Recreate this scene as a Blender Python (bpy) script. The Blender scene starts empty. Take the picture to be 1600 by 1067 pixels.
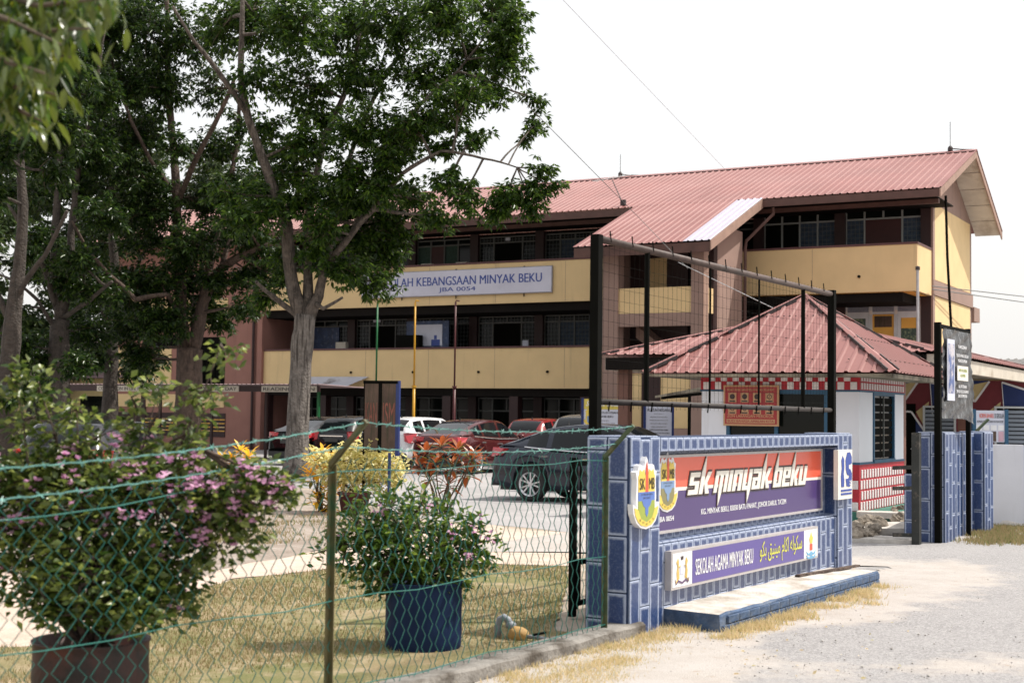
import bpy, math, random
import numpy as np
from math import radians, sin, cos, pi, atan2, sqrt, hypot
from mathutils import Vector, Matrix
random.seed(7); rng = np.random.default_rng(7)
S = bpy.context.scene
COL = S.collection

# ------------------------------------------------------------------ camera
F, CX, CY, HC = 2222.0, 800.0, 533.5, 1.65
_p, _r = radians(2.9), radians(.74)
_fw = Vector((0, cos(_p), sin(_p))); _rt0 = Vector((1, 0, 0)); _up0 = _rt0.cross(_fw)
_rt = cos(_r)*_rt0 + sin(_r)*_up0
_up = -sin(_r)*_rt0 + cos(_r)*_up0
CAMP = Vector((0, 0, HC))
cam = bpy.data.cameras.new("camera"); camo = bpy.data.objects.new("camera", cam); COL.objects.link(camo)
cam.lens = 50; cam.sensor_width = 36; cam.clip_end = 3000; cam.clip_start = .1
M3 = Matrix((_rt, _up, -_fw)).transposed().to_4x4(); M3.translation = CAMP
camo.matrix_world = M3
cam.dof.use_dof = True; cam.dof.focus_distance = 19.0; cam.dof.aperture_fstop = 3.2
S.camera = camo
# ------------------------------------------------------------------ sky, sun, exposure
SUN_EL, SUN_AZ = radians(57), radians(80)          # azimuth clockwise from +Y
W = bpy.data.worlds.new("World"); S.world = W; W.use_nodes = True
wn = W.node_tree.nodes; wl = W.node_tree.links; wn.clear()
sky = wn.new('ShaderNodeTexSky'); sky.sky_type = 'NISHITA'; sky.sun_disc = False
sky.sun_elevation = SUN_EL; sky.sun_rotation = SUN_AZ; sky.dust_density = 6; sky.air_density = 1.2; sky.ozone_density = 1
hs = wn.new('ShaderNodeMix'); hs.data_type = 'RGBA'; hs.inputs[0].default_value = .60
hs.inputs[7].default_value = (10.9, 10.75, 10.6, 1)      # thin bright overcast veil over the blue
bg = wn.new('ShaderNodeBackground'); bg.inputs[1].default_value = .117
wo = wn.new('ShaderNodeOutputWorld')
wl.new(sky.outputs[0], hs.inputs[6]); wl.new(hs.outputs[2], bg.inputs[0]); wl.new(bg.outputs[0], wo.inputs[0])
sl = bpy.data.lights.new("sun", 'SUN'); sl.energy = 4.5; sl.angle = radians(.5); sl.color = (1, .95, .87)
so = bpy.data.objects.new("sun", sl); COL.objects.link(so)
_sd = Vector((sin(SUN_AZ)*cos(SUN_EL), cos(SUN_AZ)*cos(SUN_EL), sin(SUN_EL)))
so.rotation_euler = _sd.to_track_quat('Z', 'Y').to_euler(); so.location = (20, 0, 30)
S.view_settings.view_transform = 'Standard'; S.view_settings.look = 'None'
S.view_settings.exposure = 0.2; S.view_settings.gamma = 1; S.view_settings.use_curve_mapping = False
S.cycles.max_bounces = 6; S.cycles.transparent_max_bounces = 8; S.cycles.diffuse_bounces = 3
S.cycles.use_denoising = True

# ------------------------------------------------------------------ helpers
def ray(x, y): return _fw + (x-CX)/F*_rt - (y-CY)/F*_up
def gnd(x, y, z=0.):
    d = ray(x, y); return CAMP + (z-HC)/d.z*d
def at(x, y, Y):
    d = ray(x, y); return CAMP + Y/d.y*d

class MB:
    def __init__(s): s.v = []; s.f = []; s.m = []
    def add(s, vs, fs, mi=0):
        o = len(s.v); s.v += [tuple(v) for v in vs]
        s.f += [tuple(i+o for i in f) for f in fs]; s.m += [mi]*len(fs); return s
    def box(s, x0, x1, y0, y1, z0, z1, mi=0):
        return s.add([(x0,y0,z0),(x1,y0,z0),(x1,y1,z0),(x0,y1,z0),(x0,y0,z1),(x1,y0,z1),(x1,y1,z1),(x0,y1,z1)],
                     [(3,2,1,0),(4,5,6,7),(0,1,5,4),(1,2,6,5),(2,3,7,6),(3,0,4,7)], mi)
    def bar(s, a, b, w, h=None, mi=0, up=(0,0,1)):
        a = Vector(a); b = Vector(b); h = h or w; d = (b-a).normalized(); u = Vector(up)
        if abs(d.dot(u)) > .98: u = Vector((0,1,0))
        r = d.cross(u).normalized()*w/2; u2 = r.cross(d).normalized()*h/2
        vs = [p+i*r+j*u2 for p in (a,b) for i,j in ((-1,-1),(1,-1),(1,1),(-1,1))]
        return s.add(vs, [(0,1,2,3),(7,6,5,4),(0,4,5,1),(1,5,6,2),(2,6,7,3),(3,7,4,0)], mi)
    def tube(s, pts, rad, n=6, mi=0, cap=True):
        pts = [Vector(p) for p in pts]
        if not hasattr(rad, '__len__'): rad = [rad]*len(pts)
        o = len(s.v); prev = None
        for i, p in enumerate(pts):
            d = (pts[min(i+1, len(pts)-1)] - pts[max(i-1, 0)])
            d = d.normalized() if d.length > 1e-9 else Vector((0,0,1))
            if prev is None:
                prev = d.cross(Vector((0,0,1)))
                if prev.length < .05: prev = d.cross(Vector((0,1,0)))
            r = prev - prev.dot(d)*d
            r = r.normalized() if r.length > 1e-6 else d.orthogonal().normalized()
            prev = r; q = d.cross(r)
            for k in range(n):
                t = 2*pi*k/n; s.v.append(tuple(p + rad[i]*(cos(t)*r + sin(t)*q)))
        fs = []
        for i in range(len(pts)-1):
            for k in range(n):
                a = o+i*n+k; b = o+i*n+(k+1) % n; fs.append((a, b, b+n, a+n))
        if cap:
            fs.append(tuple(o+k for k in range(n-1, -1, -1))); e = o+(len(pts)-1)*n
            fs.append(tuple(e+k for k in range(n)))
        s.f += fs; s.m += [mi]*len(fs); return s
    def prism(s, poly, y0, y1, mi=0, mside=None):      # poly in (x,z), extruded along y
        n = len(poly); vs = [(x, y0, z) for x, z in poly]+[(x, y1, z) for x, z in poly]
        fs = [tuple(range(n)), tuple(range(2*n-1, n-1, -1))]
        s.add(vs, fs, mi)
        return s.add(vs, [(i, n+i, n+(i+1) % n, (i+1) % n) for i in range(n)], mi if mside is None else mside)
    def lathe(s, prof, n=24, c=(0,0,0), axis='z', mi=0):
        o = len(s.v)
        for r, h in prof:
            for k in range(n):
                t = 2*pi*k/n; a, b = r*cos(t), r*sin(t)
                s.v.append((c[0]+a, c[1]+b, c[2]+h) if axis == 'z' else ((c[0]+a, c[1]+h, c[2]+b) if axis == 'y' else (c[0]+h, c[1]+a, c[2]+b)))
        fs = []
        for i in range(len(prof)-1):
            for k in range(n):
                a = o+i*n+k; b = o+i*n+(k+1) % n; fs.append((a, b, b+n, a+n))
        s.f += fs; s.m += [mi]*len(fs); return s
    def build(s, name, mats, parent=None, smooth=False, loc=None):
        me = bpy.data.meshes.new(name)
        if loc is not None: s.v = [(a-loc[0], b-loc[1], c-loc[2]) for a, b, c in s.v]
        me.from_pydata(s.v, [], s.f)
        for m in (mats if isinstance(mats, (list, tuple)) else [mats]): me.materials.append(m)
        if any(s.m): me.polygons.foreach_set("material_index", s.m)
        if smooth: me.polygons.foreach_set("use_smooth", [True]*len(s.f))
        me.update()
        o = bpy.data.objects.new(name, me); COL.objects.link(o)
        if parent: o.parent = parent
        if loc is not None: o.location = loc
        return o

def tag(o, label=None, cat=None, group=None, kind=None):
    if label: o['label'] = label
    if cat: o['category'] = cat
    if group: o['group'] = group
    if kind: o['kind'] = kind
    return o
def thing(name, label, cat, loc=(0,0,0), rz=0., group=None):
    o = bpy.data.objects.new(name, None); COL.objects.link(o); o.empty_display_size = .2
    o.location = loc; o.rotation_euler = (0,0,rz); return tag(o, label, cat, group)
def inst(name, me, parent, loc=(0,0,0), rot=(0,0,0), sc=(1,1,1)):
    o = bpy.data.objects.new(name, me); COL.objects.link(o); o.parent = parent
    o.location = loc; o.rotation_euler = rot; o.scale = sc; return o
def copy_tree(o, parent=None):
    c = o.copy(); COL.objects.link(c); c.parent = parent
    for ch in list(o.children): copy_tree(ch, c)
    return c

_dg = None
def text_mesh(body, bold=0., shear=0.):
    c = bpy.data.curves.new("t", 'FONT'); c.body = body; c.size = 1; c.offset = bold; c.shear = shear; c.resolution_u = 3
    c.align_x = 'LEFT'
    o = bpy.data.objects.new("t", c); COL.objects.link(o)
    me = bpy.data.meshes.new_from_object(o.evaluated_get(bpy.context.evaluated_depsgraph_get()))
    vs = [(v.co.x, v.co.y) for v in me.vertices]; fs = [tuple(p.vertices) for p in me.polygons]
    bpy.data.objects.remove(o); bpy.data.curves.remove(c); bpy.data.meshes.remove(me)
    return vs, fs
def put_text(mb, body, x0, x1, z0, z1, y, mi=0, bold=0., shear=0., keep=False):
    """fit lettering into the x0..x1, z0..z1 box of a board facing -y"""
    vs, fs = text_mesh(body, 0., shear)
    if not vs: return
    ax = [v[0] for v in vs]; az = [v[1] for v in vs]
    a0, a1, b0, b1 = min(ax), max(ax), min(az), max(az)
    sx = (x1-x0)/(a1-a0); sz = (z1-z0)/(b1-b0)
    for q, k in enumerate((0,) if not bold else (-1, 0, 1)):
        mb.add([(x0+(v[0]-a0)*sx+k*bold*.9*sx, y-.0003*q, z0+(v[1]-b0)*sz) for v in vs], fs, mi)

# ------------------------------------------------------------------ materials
def mat(name, col, rough=.6, var=.12, scale=6., bump=0., bscale=60., bdist=.02, metal=0., spec=.5, coat=0., stain=None, stscale=1.2, stw=(.5,.75), streak=False, coords='Object', island=0.):
    m = bpy.data.materials.new(name); m.use_nodes = True; nt = m.node_tree; N = nt.nodes; L = nt.links
    b = N['Principled BSDF']; b.inputs['Roughness'].default_value = rough; b.inputs['Metallic'].default_value = metal
    b.inputs['Specular IOR Level'].default_value = spec; b.inputs['Coat Weight'].default_value = coat
    b.inputs['Coat Roughness'].default_value = .05
    tc = N.new('ShaderNodeTexCoord')
    no = N.new('ShaderNodeTexNoise'); no.inputs['Scale'].default_value = scale; no.inputs['Detail'].default_value = 6
    L.new(tc.outputs[coords], no.inputs['Vector'])
    mr = N.new('ShaderNodeMapRange'); mr.inputs[1].default_value = .3; mr.inputs[2].default_value = .7
    mr.inputs[3].default_value = 1-var; mr.inputs[4].default_value = 1+var
    L.new(no.outputs[0], mr.inputs[0])
    mx = N.new('ShaderNodeMix'); mx.data_type = 'RGBA'; mx.blend_type = 'MULTIPLY'; mx.inputs[0].default_value = 1
    mx.inputs[6].default_value = (*col, 1); L.new(mr.outputs[0], mx.inputs[7]); out = mx.outputs[2]
    if island:
        g = N.new('ShaderNodeNewGeometry'); m2 = N.new('ShaderNodeMapRange'); m2.inputs[3].default_value = 1-island; m2.inputs[4].default_value = 1+island
        L.new(g.outputs['Random Per Island'], m2.inputs[0])
        x2 = N.new('ShaderNodeMix'); x2.data_type = 'RGBA'; x2.blend_type = 'MULTIPLY'; x2.inputs[0].default_value = 1
        L.new(out, x2.inputs[6]); L.new(m2.outputs[0], x2.inputs[7]); out = x2.outputs[2]
    if stain:
        n2 = N.new('ShaderNodeTexNoise'); n2.inputs['Scale'].default_value = stscale; n2.inputs['Detail'].default_value = 8; n2.inputs['Roughness'].default_value = .65
        mp = N.new('ShaderNodeMapping'); mp.inputs['Location'].default_value = (3.1, 1.7, 5.3)
        if streak: mp.inputs['Scale'].default_value = (3, 3, .25)
        L.new(tc.outputs[coords], mp.inputs[0]); L.new(mp.outputs[0], n2.inputs['Vector'])
        m3 = N.new('ShaderNodeMapRange'); m3.inputs[1].default_value = stw[0]; m3.inputs[2].default_value = stw[1]; L.new(n2.outputs[0], m3.inputs[0])
        x3 = N.new('ShaderNodeMix'); x3.data_type = 'RGBA'; L.new(m3.outputs[0], x3.inputs[0]); L.new(out, x3.inputs[6]); x3.inputs[7].default_value = (*stain, 1); out = x3.outputs[2]
    L.new(out, b.inputs['Base Color'])
    if bump:
        n4 = N.new('ShaderNodeTexNoise'); n4.inputs['Scale'].default_value = bscale; n4.inputs['Detail'].default_value = 5; L.new(tc.outputs[coords], n4.inputs['Vector'])
        bp = N.new('ShaderNodeBump'); bp.inputs['Strength'].default_value = bump; bp.inputs['Distance'].default_value = bdist
        L.new(n4.outputs[0], bp.inputs['Height']); L.new(bp.outputs[0], b.inputs['Normal'])
    return m
def leafmat(name, col, col2, trans=.3, rough=.38, spec=.5):
    m = bpy.data.materials.new(name); m.use_nodes = True; nt = m.node_tree; N = nt.nodes; L = nt.links
    b = N['Principled BSDF']; b.inputs['Roughness'].default_value = rough; b.inputs['Specular IOR Level'].default_value = spec
    g = N.new('ShaderNodeNewGeometry'); r = N.new('ShaderNodeValToRGB')
    r.color_ramp.elements[0].color = (*col, 1); r.color_ramp.elements[1].color = (*col2, 1); r.color_ramp.elements[1].position = .95
    e = r.color_ramp.elements.new(.7); e.color = (*[(a*.65+c*.35) for a, c in zip(col, col2)], 1)
    L.new(g.outputs['Random Per Island'], r.inputs[0]); L.new(r.outputs[0], b.inputs['Base Color'])
    t = N.new('ShaderNodeBsdfTranslucent'); mx = N.new('ShaderNodeMixShader'); mx.inputs[0].default_value = trans
    hs = N.new('ShaderNodeHueSaturation'); hs.inputs['Value'].default_value = 2.0; hs.inputs['Hue'].default_value = .485; L.new(r.outputs[0], hs.inputs['Color']); L.new(hs.outputs[0], t.inputs[0])
    o = N['Material Output']; L.new(b.outputs[0], mx.inputs[1]); L.new(t.outputs[0], mx.inputs[2]); L.new(mx.outputs[0], o.inputs[0])
    return m
M = {}
M['yellow'] = mat('yellow_paint', (.72,.53,.275), .75, .06, 1.2, .08, 40, stain=(.46,.335,.19), stscale=.9, stw=(.58,.92), streak=True)
M['yellow_deep'] = mat('yellow_paint_deep', (.76,.42,.08), .7, .07, 2)
M['terracotta'] = mat('terracotta_paint', (.30,.145,.115), .8, .08, 1.5, .1, 40, stain=(.2,.10,.08), stscale=.9, stw=(.5,.9), streak=True)
M['taupe'] = mat('taupe_paint', (.30,.20,.165), .8, .07, 1.5, .1, 40, stain=(.2,.135,.11), stscale=1.0, stw=(.55,.9), streak=True)
M['maroon'] = mat('maroon_timber', (.030,.011,.011), .6, .15, 3)
M['maroon_rail'] = mat('maroon_capping', (.10,.04,.04), .6, .15, 3)
M['darkwall'] = mat('dark_wall', (.011,.009,.008), .85, .15, 2, spec=.1)  # near-black colour puts the shade of corridors and ground floor into the paint
M['darkroom'] = mat('unlit_room', (.006,.006,.005), .9, .1, 2, spec=.05)  # shade as colour: near-black for unlit interiors and openings
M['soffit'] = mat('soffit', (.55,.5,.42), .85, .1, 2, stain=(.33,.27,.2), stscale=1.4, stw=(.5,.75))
M['fascia'] = mat('fascia_timber', (.10,.05,.04), .7, .18, 3, .15, 30)
M['barge'] = mat('barge_board', (.31,.20,.155), .75, .14, 2.5, .1, 30, stain=(.18,.11,.08), stscale=1.5, stw=(.55,.8))
M['roof'] = mat('roof_sheet_red', (.245,.095,.085), .55, .14, .7, 0, 0, stain=(.30,.14,.128), stscale=.35, stw=(.35,.75))
M['roof_old'] = mat('roof_sheet_faded', (.29,.13,.12), .5, .1, 2, stain=(.3,.16,.14), stscale=1, stw=(.5,.8))
M['skylight'] = mat('translucent_sheet', (.43,.40,.47), .45, .07, 3)
M['bolt'] = mat('bolt_dark', (.04,.03,.03), .6)
M['greyroof'] = mat('grey_roof', (.13,.125,.12), .75, .2, 2)
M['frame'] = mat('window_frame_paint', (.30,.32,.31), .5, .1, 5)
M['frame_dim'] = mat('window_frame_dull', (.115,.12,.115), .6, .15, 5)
M['frame_white'] = mat('door_frame_white', (.62,.66,.68), .5, .06, 5)
M['grille'] = mat('window_grille', (.10,.115,.12), .5, .1, 5)
M['glass'] = mat('dark_glass', (.006,.008,.007), .12, .1, 2, spec=.18)
M['curtain'] = mat('blue_curtain', (.045,.068,.105), .9, .5, 5)
M['curtain_green'] = mat('green_curtain', (.04,.075,.06), .9, .3, 9)
M['red_board'] = mat('maroon_board', (.05,.010,.010), .6, .12, 4)
M['signgrey'] = mat('sign_board_pale', (.62,.62,.72), .5, .05, 1.2, stain=(.42,.42,.5), stscale=.6, stw=(.5,.9))
M['signedge'] = mat('sign_board_rim', (.33,.33,.37), .4)
M['letter_blue'] = mat('letter_blue', (.035,.07,.30), .5, .05)
M['black'] = mat('black_paint', (.004,.004,.003), .7, .2, 8, .1, 40, spec=.06)
M['black_rust'] = mat('black_paint_worn', (.02,.022,.02), .7, .3, 8, .3, 60, stain=(.12,.1,.08), stscale=9, stw=(.55,.7))
M['rust_pipe'] = mat('painted_pipe_pinkish', (.075,.048,.040), .6, .25, 9, .1, 60, stain=(.04,.03,.025), stscale=5, stw=(.5,.75))
M['steel_grey'] = mat('galvanised', (.42,.43,.44), .45, .12, 8, metal=.4)
M['white_wall'] = mat('white_wall_paint', (.72,.74,.80), .8, .04, 1.5, .05, 40, stain=(.52,.52,.53), stscale=1.2, stw=(.56,.85), streak=True)
M['chalk'] = mat('white_wall_chalk', (.66,.67,.72), .85, .06, 1.5, .1, 40, stain=(.45,.45,.46), stscale=1.2, stw=(.5,.8), streak=True)
M['blockgrey'] = mat('bare_block', (.30,.31,.31), .9, .15, 8, .4, 50)
M['lightblue'] = mat('pale_blue_paint', (.36,.47,.72), .7, .06, 3)
M['teal'] = mat('teal_trim', (.02,.09,.17), .6, .1, 4)
M['brick_red'] = mat('red_mortar_paint', (.40,.016,.03), .65, .15, 6, .2, 40)
M['brick_white'] = mat('white_painted_brick', (.70,.66,.66), .7, .1, 20, .25, 50)
M['green_step'] = mat('green_floor_paint', (.025,.15,.11), .6, .15, 4)
M['stone'] = mat('rubble_stone', (.36,.31,.25), .9, .3, 7, .8, 18, stain=(.11,.09,.07), stscale=4, stw=(.5,.7))
M['slab'] = mat('concrete_slab', (.52,.49,.45), .9, .12, 5, .3, 40, stain=(.28,.25,.22), stscale=3, stw=(.5,.75))
M['curb'] = mat('curb_concrete', (.23,.215,.195), .9, .15, 8, .6, 40, stain=(.07,.058,.046), stscale=3.5, stw=(.42,.62))
M['fence_green'] = mat('green_pvc_wire', (.010,.13,.105), .4, .15, 20)
M['barb'] = mat('green_barbed_wire', (.10,.25,.22), .42, .35, 20)
M['angle'] = mat('fence_angle_iron', (.10,.085,.035), .6, .3, 12, .2, 60, stain=(.03,.09,.04), stscale=5, stw=(.5,.65))
M['angle_green'] = mat('fence_angle_green', (.05,.075,.035), .6, .3, 12, .2, 60, stain=(.14,.12,.05), stscale=6, stw=(.5,.65))
M['mortar'] = mat('dark_blue_joint', (.012,.03,.085), .6, .2, 8, .3, 50)
M['bench_top'] = mat('worn_white_top', (.54,.51,.475), .9, .12, 5, .5, 40, stain=(.33,.29,.24), stscale=3.5, stw=(.44,.64))
M['bench_blue'] = mat('bench_blue_paint', (.045,.085,.165), .75, .3, 9, .6, 30, stain=(.15,.175,.215), stscale=6, stw=(.48,.7))
M['orange'] = mat('board_orange', (.80,.135,.075), .22, .03, 1, spec=.6)
M['navy'] = mat('board_navy', (.075,.045,.16), .2, .05, 1, spec=.6)
M['violet'] = mat('board_violet', (.10,.075,.28), .3, .05, 1)
M['cream'] = mat('cream_white', (.78,.74,.66), .4, .03)
M['white'] = mat('white_print', (.78,.78,.80), .45, .03)
M['lettblack'] = mat('black_print', (.02,.018,.018), .5)
M['outline'] = mat('brown_black_outline', (.05,.028,.025), .5)
M['cyellow'] = mat('crest_yellow', (.74,.55,.10), .45, .05)
M['cblue'] = mat('crest_blue', (.10,.18,.48), .45, .05)
M['cblue_l'] = mat('crest_blue_pale', (.20,.30,.48), .45, .05)
M['cgreen'] = mat('crest_green', (.30,.36,.06), .45, .06)
M['colive'] = mat('crest_olive', (.24,.22,.10), .45, .06)
M['cred'] = mat('crest_red', (.72,.10,.05), .45, .05)
M['alu'] = mat('aluminium_frame', (.52,.49,.48), .4, .06, 10, metal=.3)
M['jawi'] = mat('letter_yellow_green', (.62,.62,.10), .5)
M['gold'] = mat('crest_gold', (.60,.42,.12), .5)
M['plum'] = mat('crest_ribbon', (.12,.07,.15), .5)
M['skyblue'] = mat('emblem_blue', (.16,.38,.58), .5)
M['rubber'] = mat('tyre_rubber', (.018,.018,.018), .8, .2, 20)
M['rim'] = mat('alloy_rim', (.62,.62,.64), .3, .05, metal=.7)
M['cartrim'] = mat('car_black_trim', (.012,.012,.013), .45)
M['carglass'] = mat('car_glass', (.008,.010,.012), .05, .05, spec=.3)
M['tail'] = mat('tail_lamp_red', (.42,.01,.02), .15, .05, coat=.6)
M['head'] = mat('head_lamp', (.6,.6,.62), .1, .05, coat=.5)
M['chrome'] = mat('chrome', (.75,.75,.77), .12, .03, metal=.9)
M['plate'] = mat('plate_black', (.02,.02,.02), .4)
M['bark'] = mat('bark_pale', (.165,.145,.128), .9, .35, 7, 1.0, 16, bdist=.06, stain=(.045,.036,.03), stscale=5.5, stw=(.47,.62), streak=True)
M['bark_limb'] = mat('bark_limb', (.11,.09,.075), .9, .35, 7, 1.0, 16, bdist=.06, stain=(.035,.028,.022), stscale=5, stw=(.47,.62), streak=True)
M['pipe_dark'] = mat('painted_pipe_dark', (.028,.021,.018), .65, .3, 9, .1, 60)
M['bark_dark'] = mat('bark_dark', (.06,.048,.04), .9, .35, 7, 1.0, 16, bdist=.06, stain=(.03,.025,.02), stscale=5, stw=(.5,.66), streak=True)
M['bark_brown'] = mat('bark_brown', (.095,.065,.05), .9, .35, 7, 1.0, 16, bdist=.06, stain=(.045,.03,.024), stscale=5, stw=(.5,.66), streak=True)
M['twig'] = mat('twig', (.10,.075,.05), .85, .2, 9)
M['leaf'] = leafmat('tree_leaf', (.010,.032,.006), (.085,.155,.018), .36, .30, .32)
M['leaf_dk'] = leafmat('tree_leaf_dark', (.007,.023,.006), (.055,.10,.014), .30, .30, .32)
M['leaf_near'] = leafmat('near_leaf', (.028,.065,.008), (.17,.19,.018), .38, .25, .8)
M['leaf_far'] = leafmat('far_leaf', (.03,.06,.022), (.09,.13,.03), .25)
M['bleaf'] = leafmat('shrub_leaf', (.018,.048,.007), (.24,.29,.07), .33, .32, .5)
M['bleaf2'] = leafmat('shrub_leaf_green', (.018,.055,.007), (.16,.24,.035), .33, .35, .45)
M['bract'] = leafmat('pink_bract', (.50,.25,.41), (.74,.50,.63), .35, .6, .2)
M['cream_leaf'] = leafmat('cream_leaf', (.50,.48,.17), (.86,.80,.48), .3, .5, .3)
M['ycroton'] = leafmat('yellow_croton', (.62,.38,.02), (.85,.62,.07), .4, .4)
M['ocroton'] = leafmat('orange_croton', (.16,.04,.015), (.62,.22,.04), .3, .35)
M['gcroton'] = leafmat('green_croton', (.04,.07,.02), (.30,.24,.03), .3, .4)
M['hedge'] = leafmat('hedge_leaf', (.02,.04,.012), (.20,.24,.03), .3, .5)
M['grass'] = leafmat('dry_grass_blade', (.28,.215,.115), (.125,.165,.05), .3, .7, .2)
M['straw'] = leafmat('straw_tuft', (.58,.47,.28), (.34,.32,.13), .3, .7, .2)
M['pot_blue'] = mat('blue_drum', (.007,.018,.055), .65, .15, 5, .1, 30, stain=(.03,.05,.10), stscale=5, stw=(.6,.8), spec=.15)
M['pot_red'] = mat('red_drum', (.075,.020,.014), .6, .3, 4, .2, 30, stain=(.012,.008,.007), stscale=3, stw=(.36,.6))
M['pot_dk'] = mat('dark_red_pot', (.075,.016,.016), .5, .2, 5)
M['soil'] = mat('soil', (.10,.07,.05), .95, .3, 10, .6, 40)
M['pvc'] = mat('grey_pipe', (.22,.24,.27), .5, .1, 5)
M['brass'] = mat('yellow_bag', (.40,.24,.08), .7, .2, 12, .4, 30)
M['wood_dk'] = mat('weathered_board', (.085,.055,.04), .8, .3, 4, .3, 30, stain=(.04,.036,.018), stscale=5, stw=(.48,.66), streak=True)
M['wood_lett'] = mat('faded_red_letter', (.20,.07,.05), .8, .3, 10)
M['blue_post'] = mat('blue_post', (.010,.026,.13), .5, .1)
M['pole_green'] = mat('green_pole', (.006,.12,.035), .45, .1); M['pole_yellow'] = mat('yellow_pole', (.55,.28,.01), .45, .1); M['pole_maroon'] = mat('maroon_pole', (.07,.008,.011), .45, .1)
M['mural_blue'] = mat('mural_blue', (.012,.03,.13), .6, .08); M['mural_maroon'] = mat('mural_maroon', (.16,.02,.03), .6, .08)
M['mural_cream'] = mat('mural_cream', (.60,.48,.24), .7, .06)
M['brown_post'] = mat('brown_post', (.15,.065,.045), .6, .12, 4)
M['louvre'] = mat('louvre_blade', (.33,.38,.45), .4, .06)
M['red_sign'] = mat('red_sign', (.34,.018,.022), .45, .06, 3); M['tan'] = mat('tan_print', (.50,.29,.15), .5, .05)
M['paper'] = mat('paper_print', (.60,.62,.72), .55, .05, 3); M['yellowprint'] = mat('yellow_print', (.62,.50,.10), .5, .05)
M['pinkprint'] = mat('pink_print', (.55,.35,.42), .55, .1, 6)
M['plastic'] = mat('black_plastic_sheet', (.045,.047,.052), .22, .3, 5, .5, 9, stain=(.38,.38,.40), stscale=5, stw=(.58,.72), streak=True, spec=.7)
M['poster_blue'] = mat('poster_blue', (.06,.10,.26), .4, .5, 7, stain=(.55,.52,.56), stscale=7, stw=(.45,.6))
M['poster_green'] = mat('poster_green', (.02,.05,.03), .3, .5, 12, stain=(.2,.24,.12), stscale=9, stw=(.5,.62))
M['metal_awning'] = mat('metal_awning', (.50,.52,.60), .45, .06, 3, stain=(.035,.02,.015), stscale=.9, stw=(.60,.70))
M['pinkwall'] = mat('pale_pink_roof', (.20,.135,.14), .7, .1, 2)
M['cable'] = mat('cable_grey', (.12,.12,.12), .6); M['cable_lt'] = mat('cable_pale', (.60,.60,.60), .6)
M['tarp'] = mat('soiled_soffit', (.28,.25,.19), .85, .2, 3, .2, 20, stain=(.05,.045,.035), stscale=2.5, stw=(.45,.65))
M['display_blue'] = mat('display_blue', (.02,.045,.12), .5, .4, 5, stain=(.10,.13,.22), stscale=5, stw=(.55,.62))
# ------------------------------------------------------------------ painted brick material (worn pale along every brick's rim)
def brick_material(name, dark, pale, w0, w1, amt):
    m = bpy.data.materials.new(name); m.use_nodes = True; nt = m.node_tree; N = nt.nodes; L = nt.links
    b = N['Principled BSDF']; b.inputs['Roughness'].default_value = .42; b.inputs['Specular IOR Level'].default_value = .65; b.inputs['Coat Weight'].default_value = .22; b.inputs['Coat Roughness'].default_value = .28
    tc = N.new('ShaderNodeTexCoord'); at_ = N.new('ShaderNodeAttribute'); at_.attribute_name = 'half'
    ab = N.new('ShaderNodeVectorMath'); ab.operation = 'ABSOLUTE'; L.new(tc.outputs['Object'], ab.inputs[0])
    su = N.new('ShaderNodeVectorMath'); su.operation = 'SUBTRACT'; L.new(at_.outputs['Vector'], su.inputs[0]); L.new(ab.outputs[0], su.inputs[1])
    se = N.new('ShaderNodeSeparateXYZ'); L.new(su.outputs[0], se.inputs[0])
    def mm(op, a, c):
        n = N.new('ShaderNodeMath'); n.operation = op
        for i, q in enumerate((a, c)):
            if isinstance(q, (int, float)): n.inputs[i].default_value = q
            else: L.new(q, n.inputs[i])
        return n.outputs[0]
    x, y, z = se.outputs
    med = mm('MAXIMUM', mm('MINIMUM', x, y), mm('MINIMUM', mm('MAXIMUM', x, y), z))
    oi = N.new('ShaderNodeObjectInfo'); ad = N.new('ShaderNodeVectorMath'); ad.operation = 'ADD'
    sc = N.new('ShaderNodeMath'); sc.operation = 'MULTIPLY'; sc.inputs[1].default_value = 37; L.new(oi.outputs['Random'], sc.inputs[0])
    L.new(tc.outputs['Object'], ad.inputs[0]); L.new(sc.outputs[0], ad.inputs[1])
    no = N.new('ShaderNodeTexNoise'); no.inputs['Scale'].default_value = 22; no.inputs['Detail'].default_value = 6; no.inputs['Roughness'].default_value = .7; L.new(ad.outputs[0], no.inputs['Vector'])
    d = mm('ADD', med, mm('MULTIPLY', mm('SUBTRACT', no.outputs[0], .5), .035))
    mr = N.new('ShaderNodeMapRange'); mr.interpolation_type = 'SMOOTHSTEP'; mr.inputs[1].default_value = w0; mr.inputs[2].default_value = w1; mr.inputs[3].default_value = amt; mr.inputs[4].default_value = 0; L.new(d, mr.inputs[0])
    # fine scuffs over the face
    n2 = N.new('ShaderNodeTexNoise'); n2.inputs['Scale'].default_value = 70; n2.inputs['Detail'].default_value = 5; L.new(ad.outputs[0], n2.inputs['Vector'])
    m2 = N.new('ShaderNodeMapRange'); m2.inputs[1].default_value = .5; m2.inputs[2].default_value = .8; m2.inputs[3].default_value = 0; m2.inputs[4].default_value = .16; L.new(n2.outputs[0], m2.inputs[0])
    fac = mm('MAXIMUM', mr.outputs[0], m2.outputs[0])
    mx = N.new('ShaderNodeMix'); mx.data_type = 'RGBA'; L.new(fac, mx.inputs[0]); mx.inputs[6].default_value = (*dark, 1); mx.inputs[7].default_value = (*pale, 1)
    L.new(mx.outputs[2], b.inputs['Base Color'])
    bp = N.new('ShaderNodeBump'); bp.inputs['Strength'].default_value = .35; bp.inputs['Distance'].default_value = .01; L.new(n2.outputs[0], bp.inputs['Height']); L.new(bp.outputs[0], b.inputs['Normal'])
    return m
M['brick'] = brick_material('blue_painted_brick', (.009,.036,.135), (.50,.57,.72), .004, .028, .68)
_bm = {}
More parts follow.
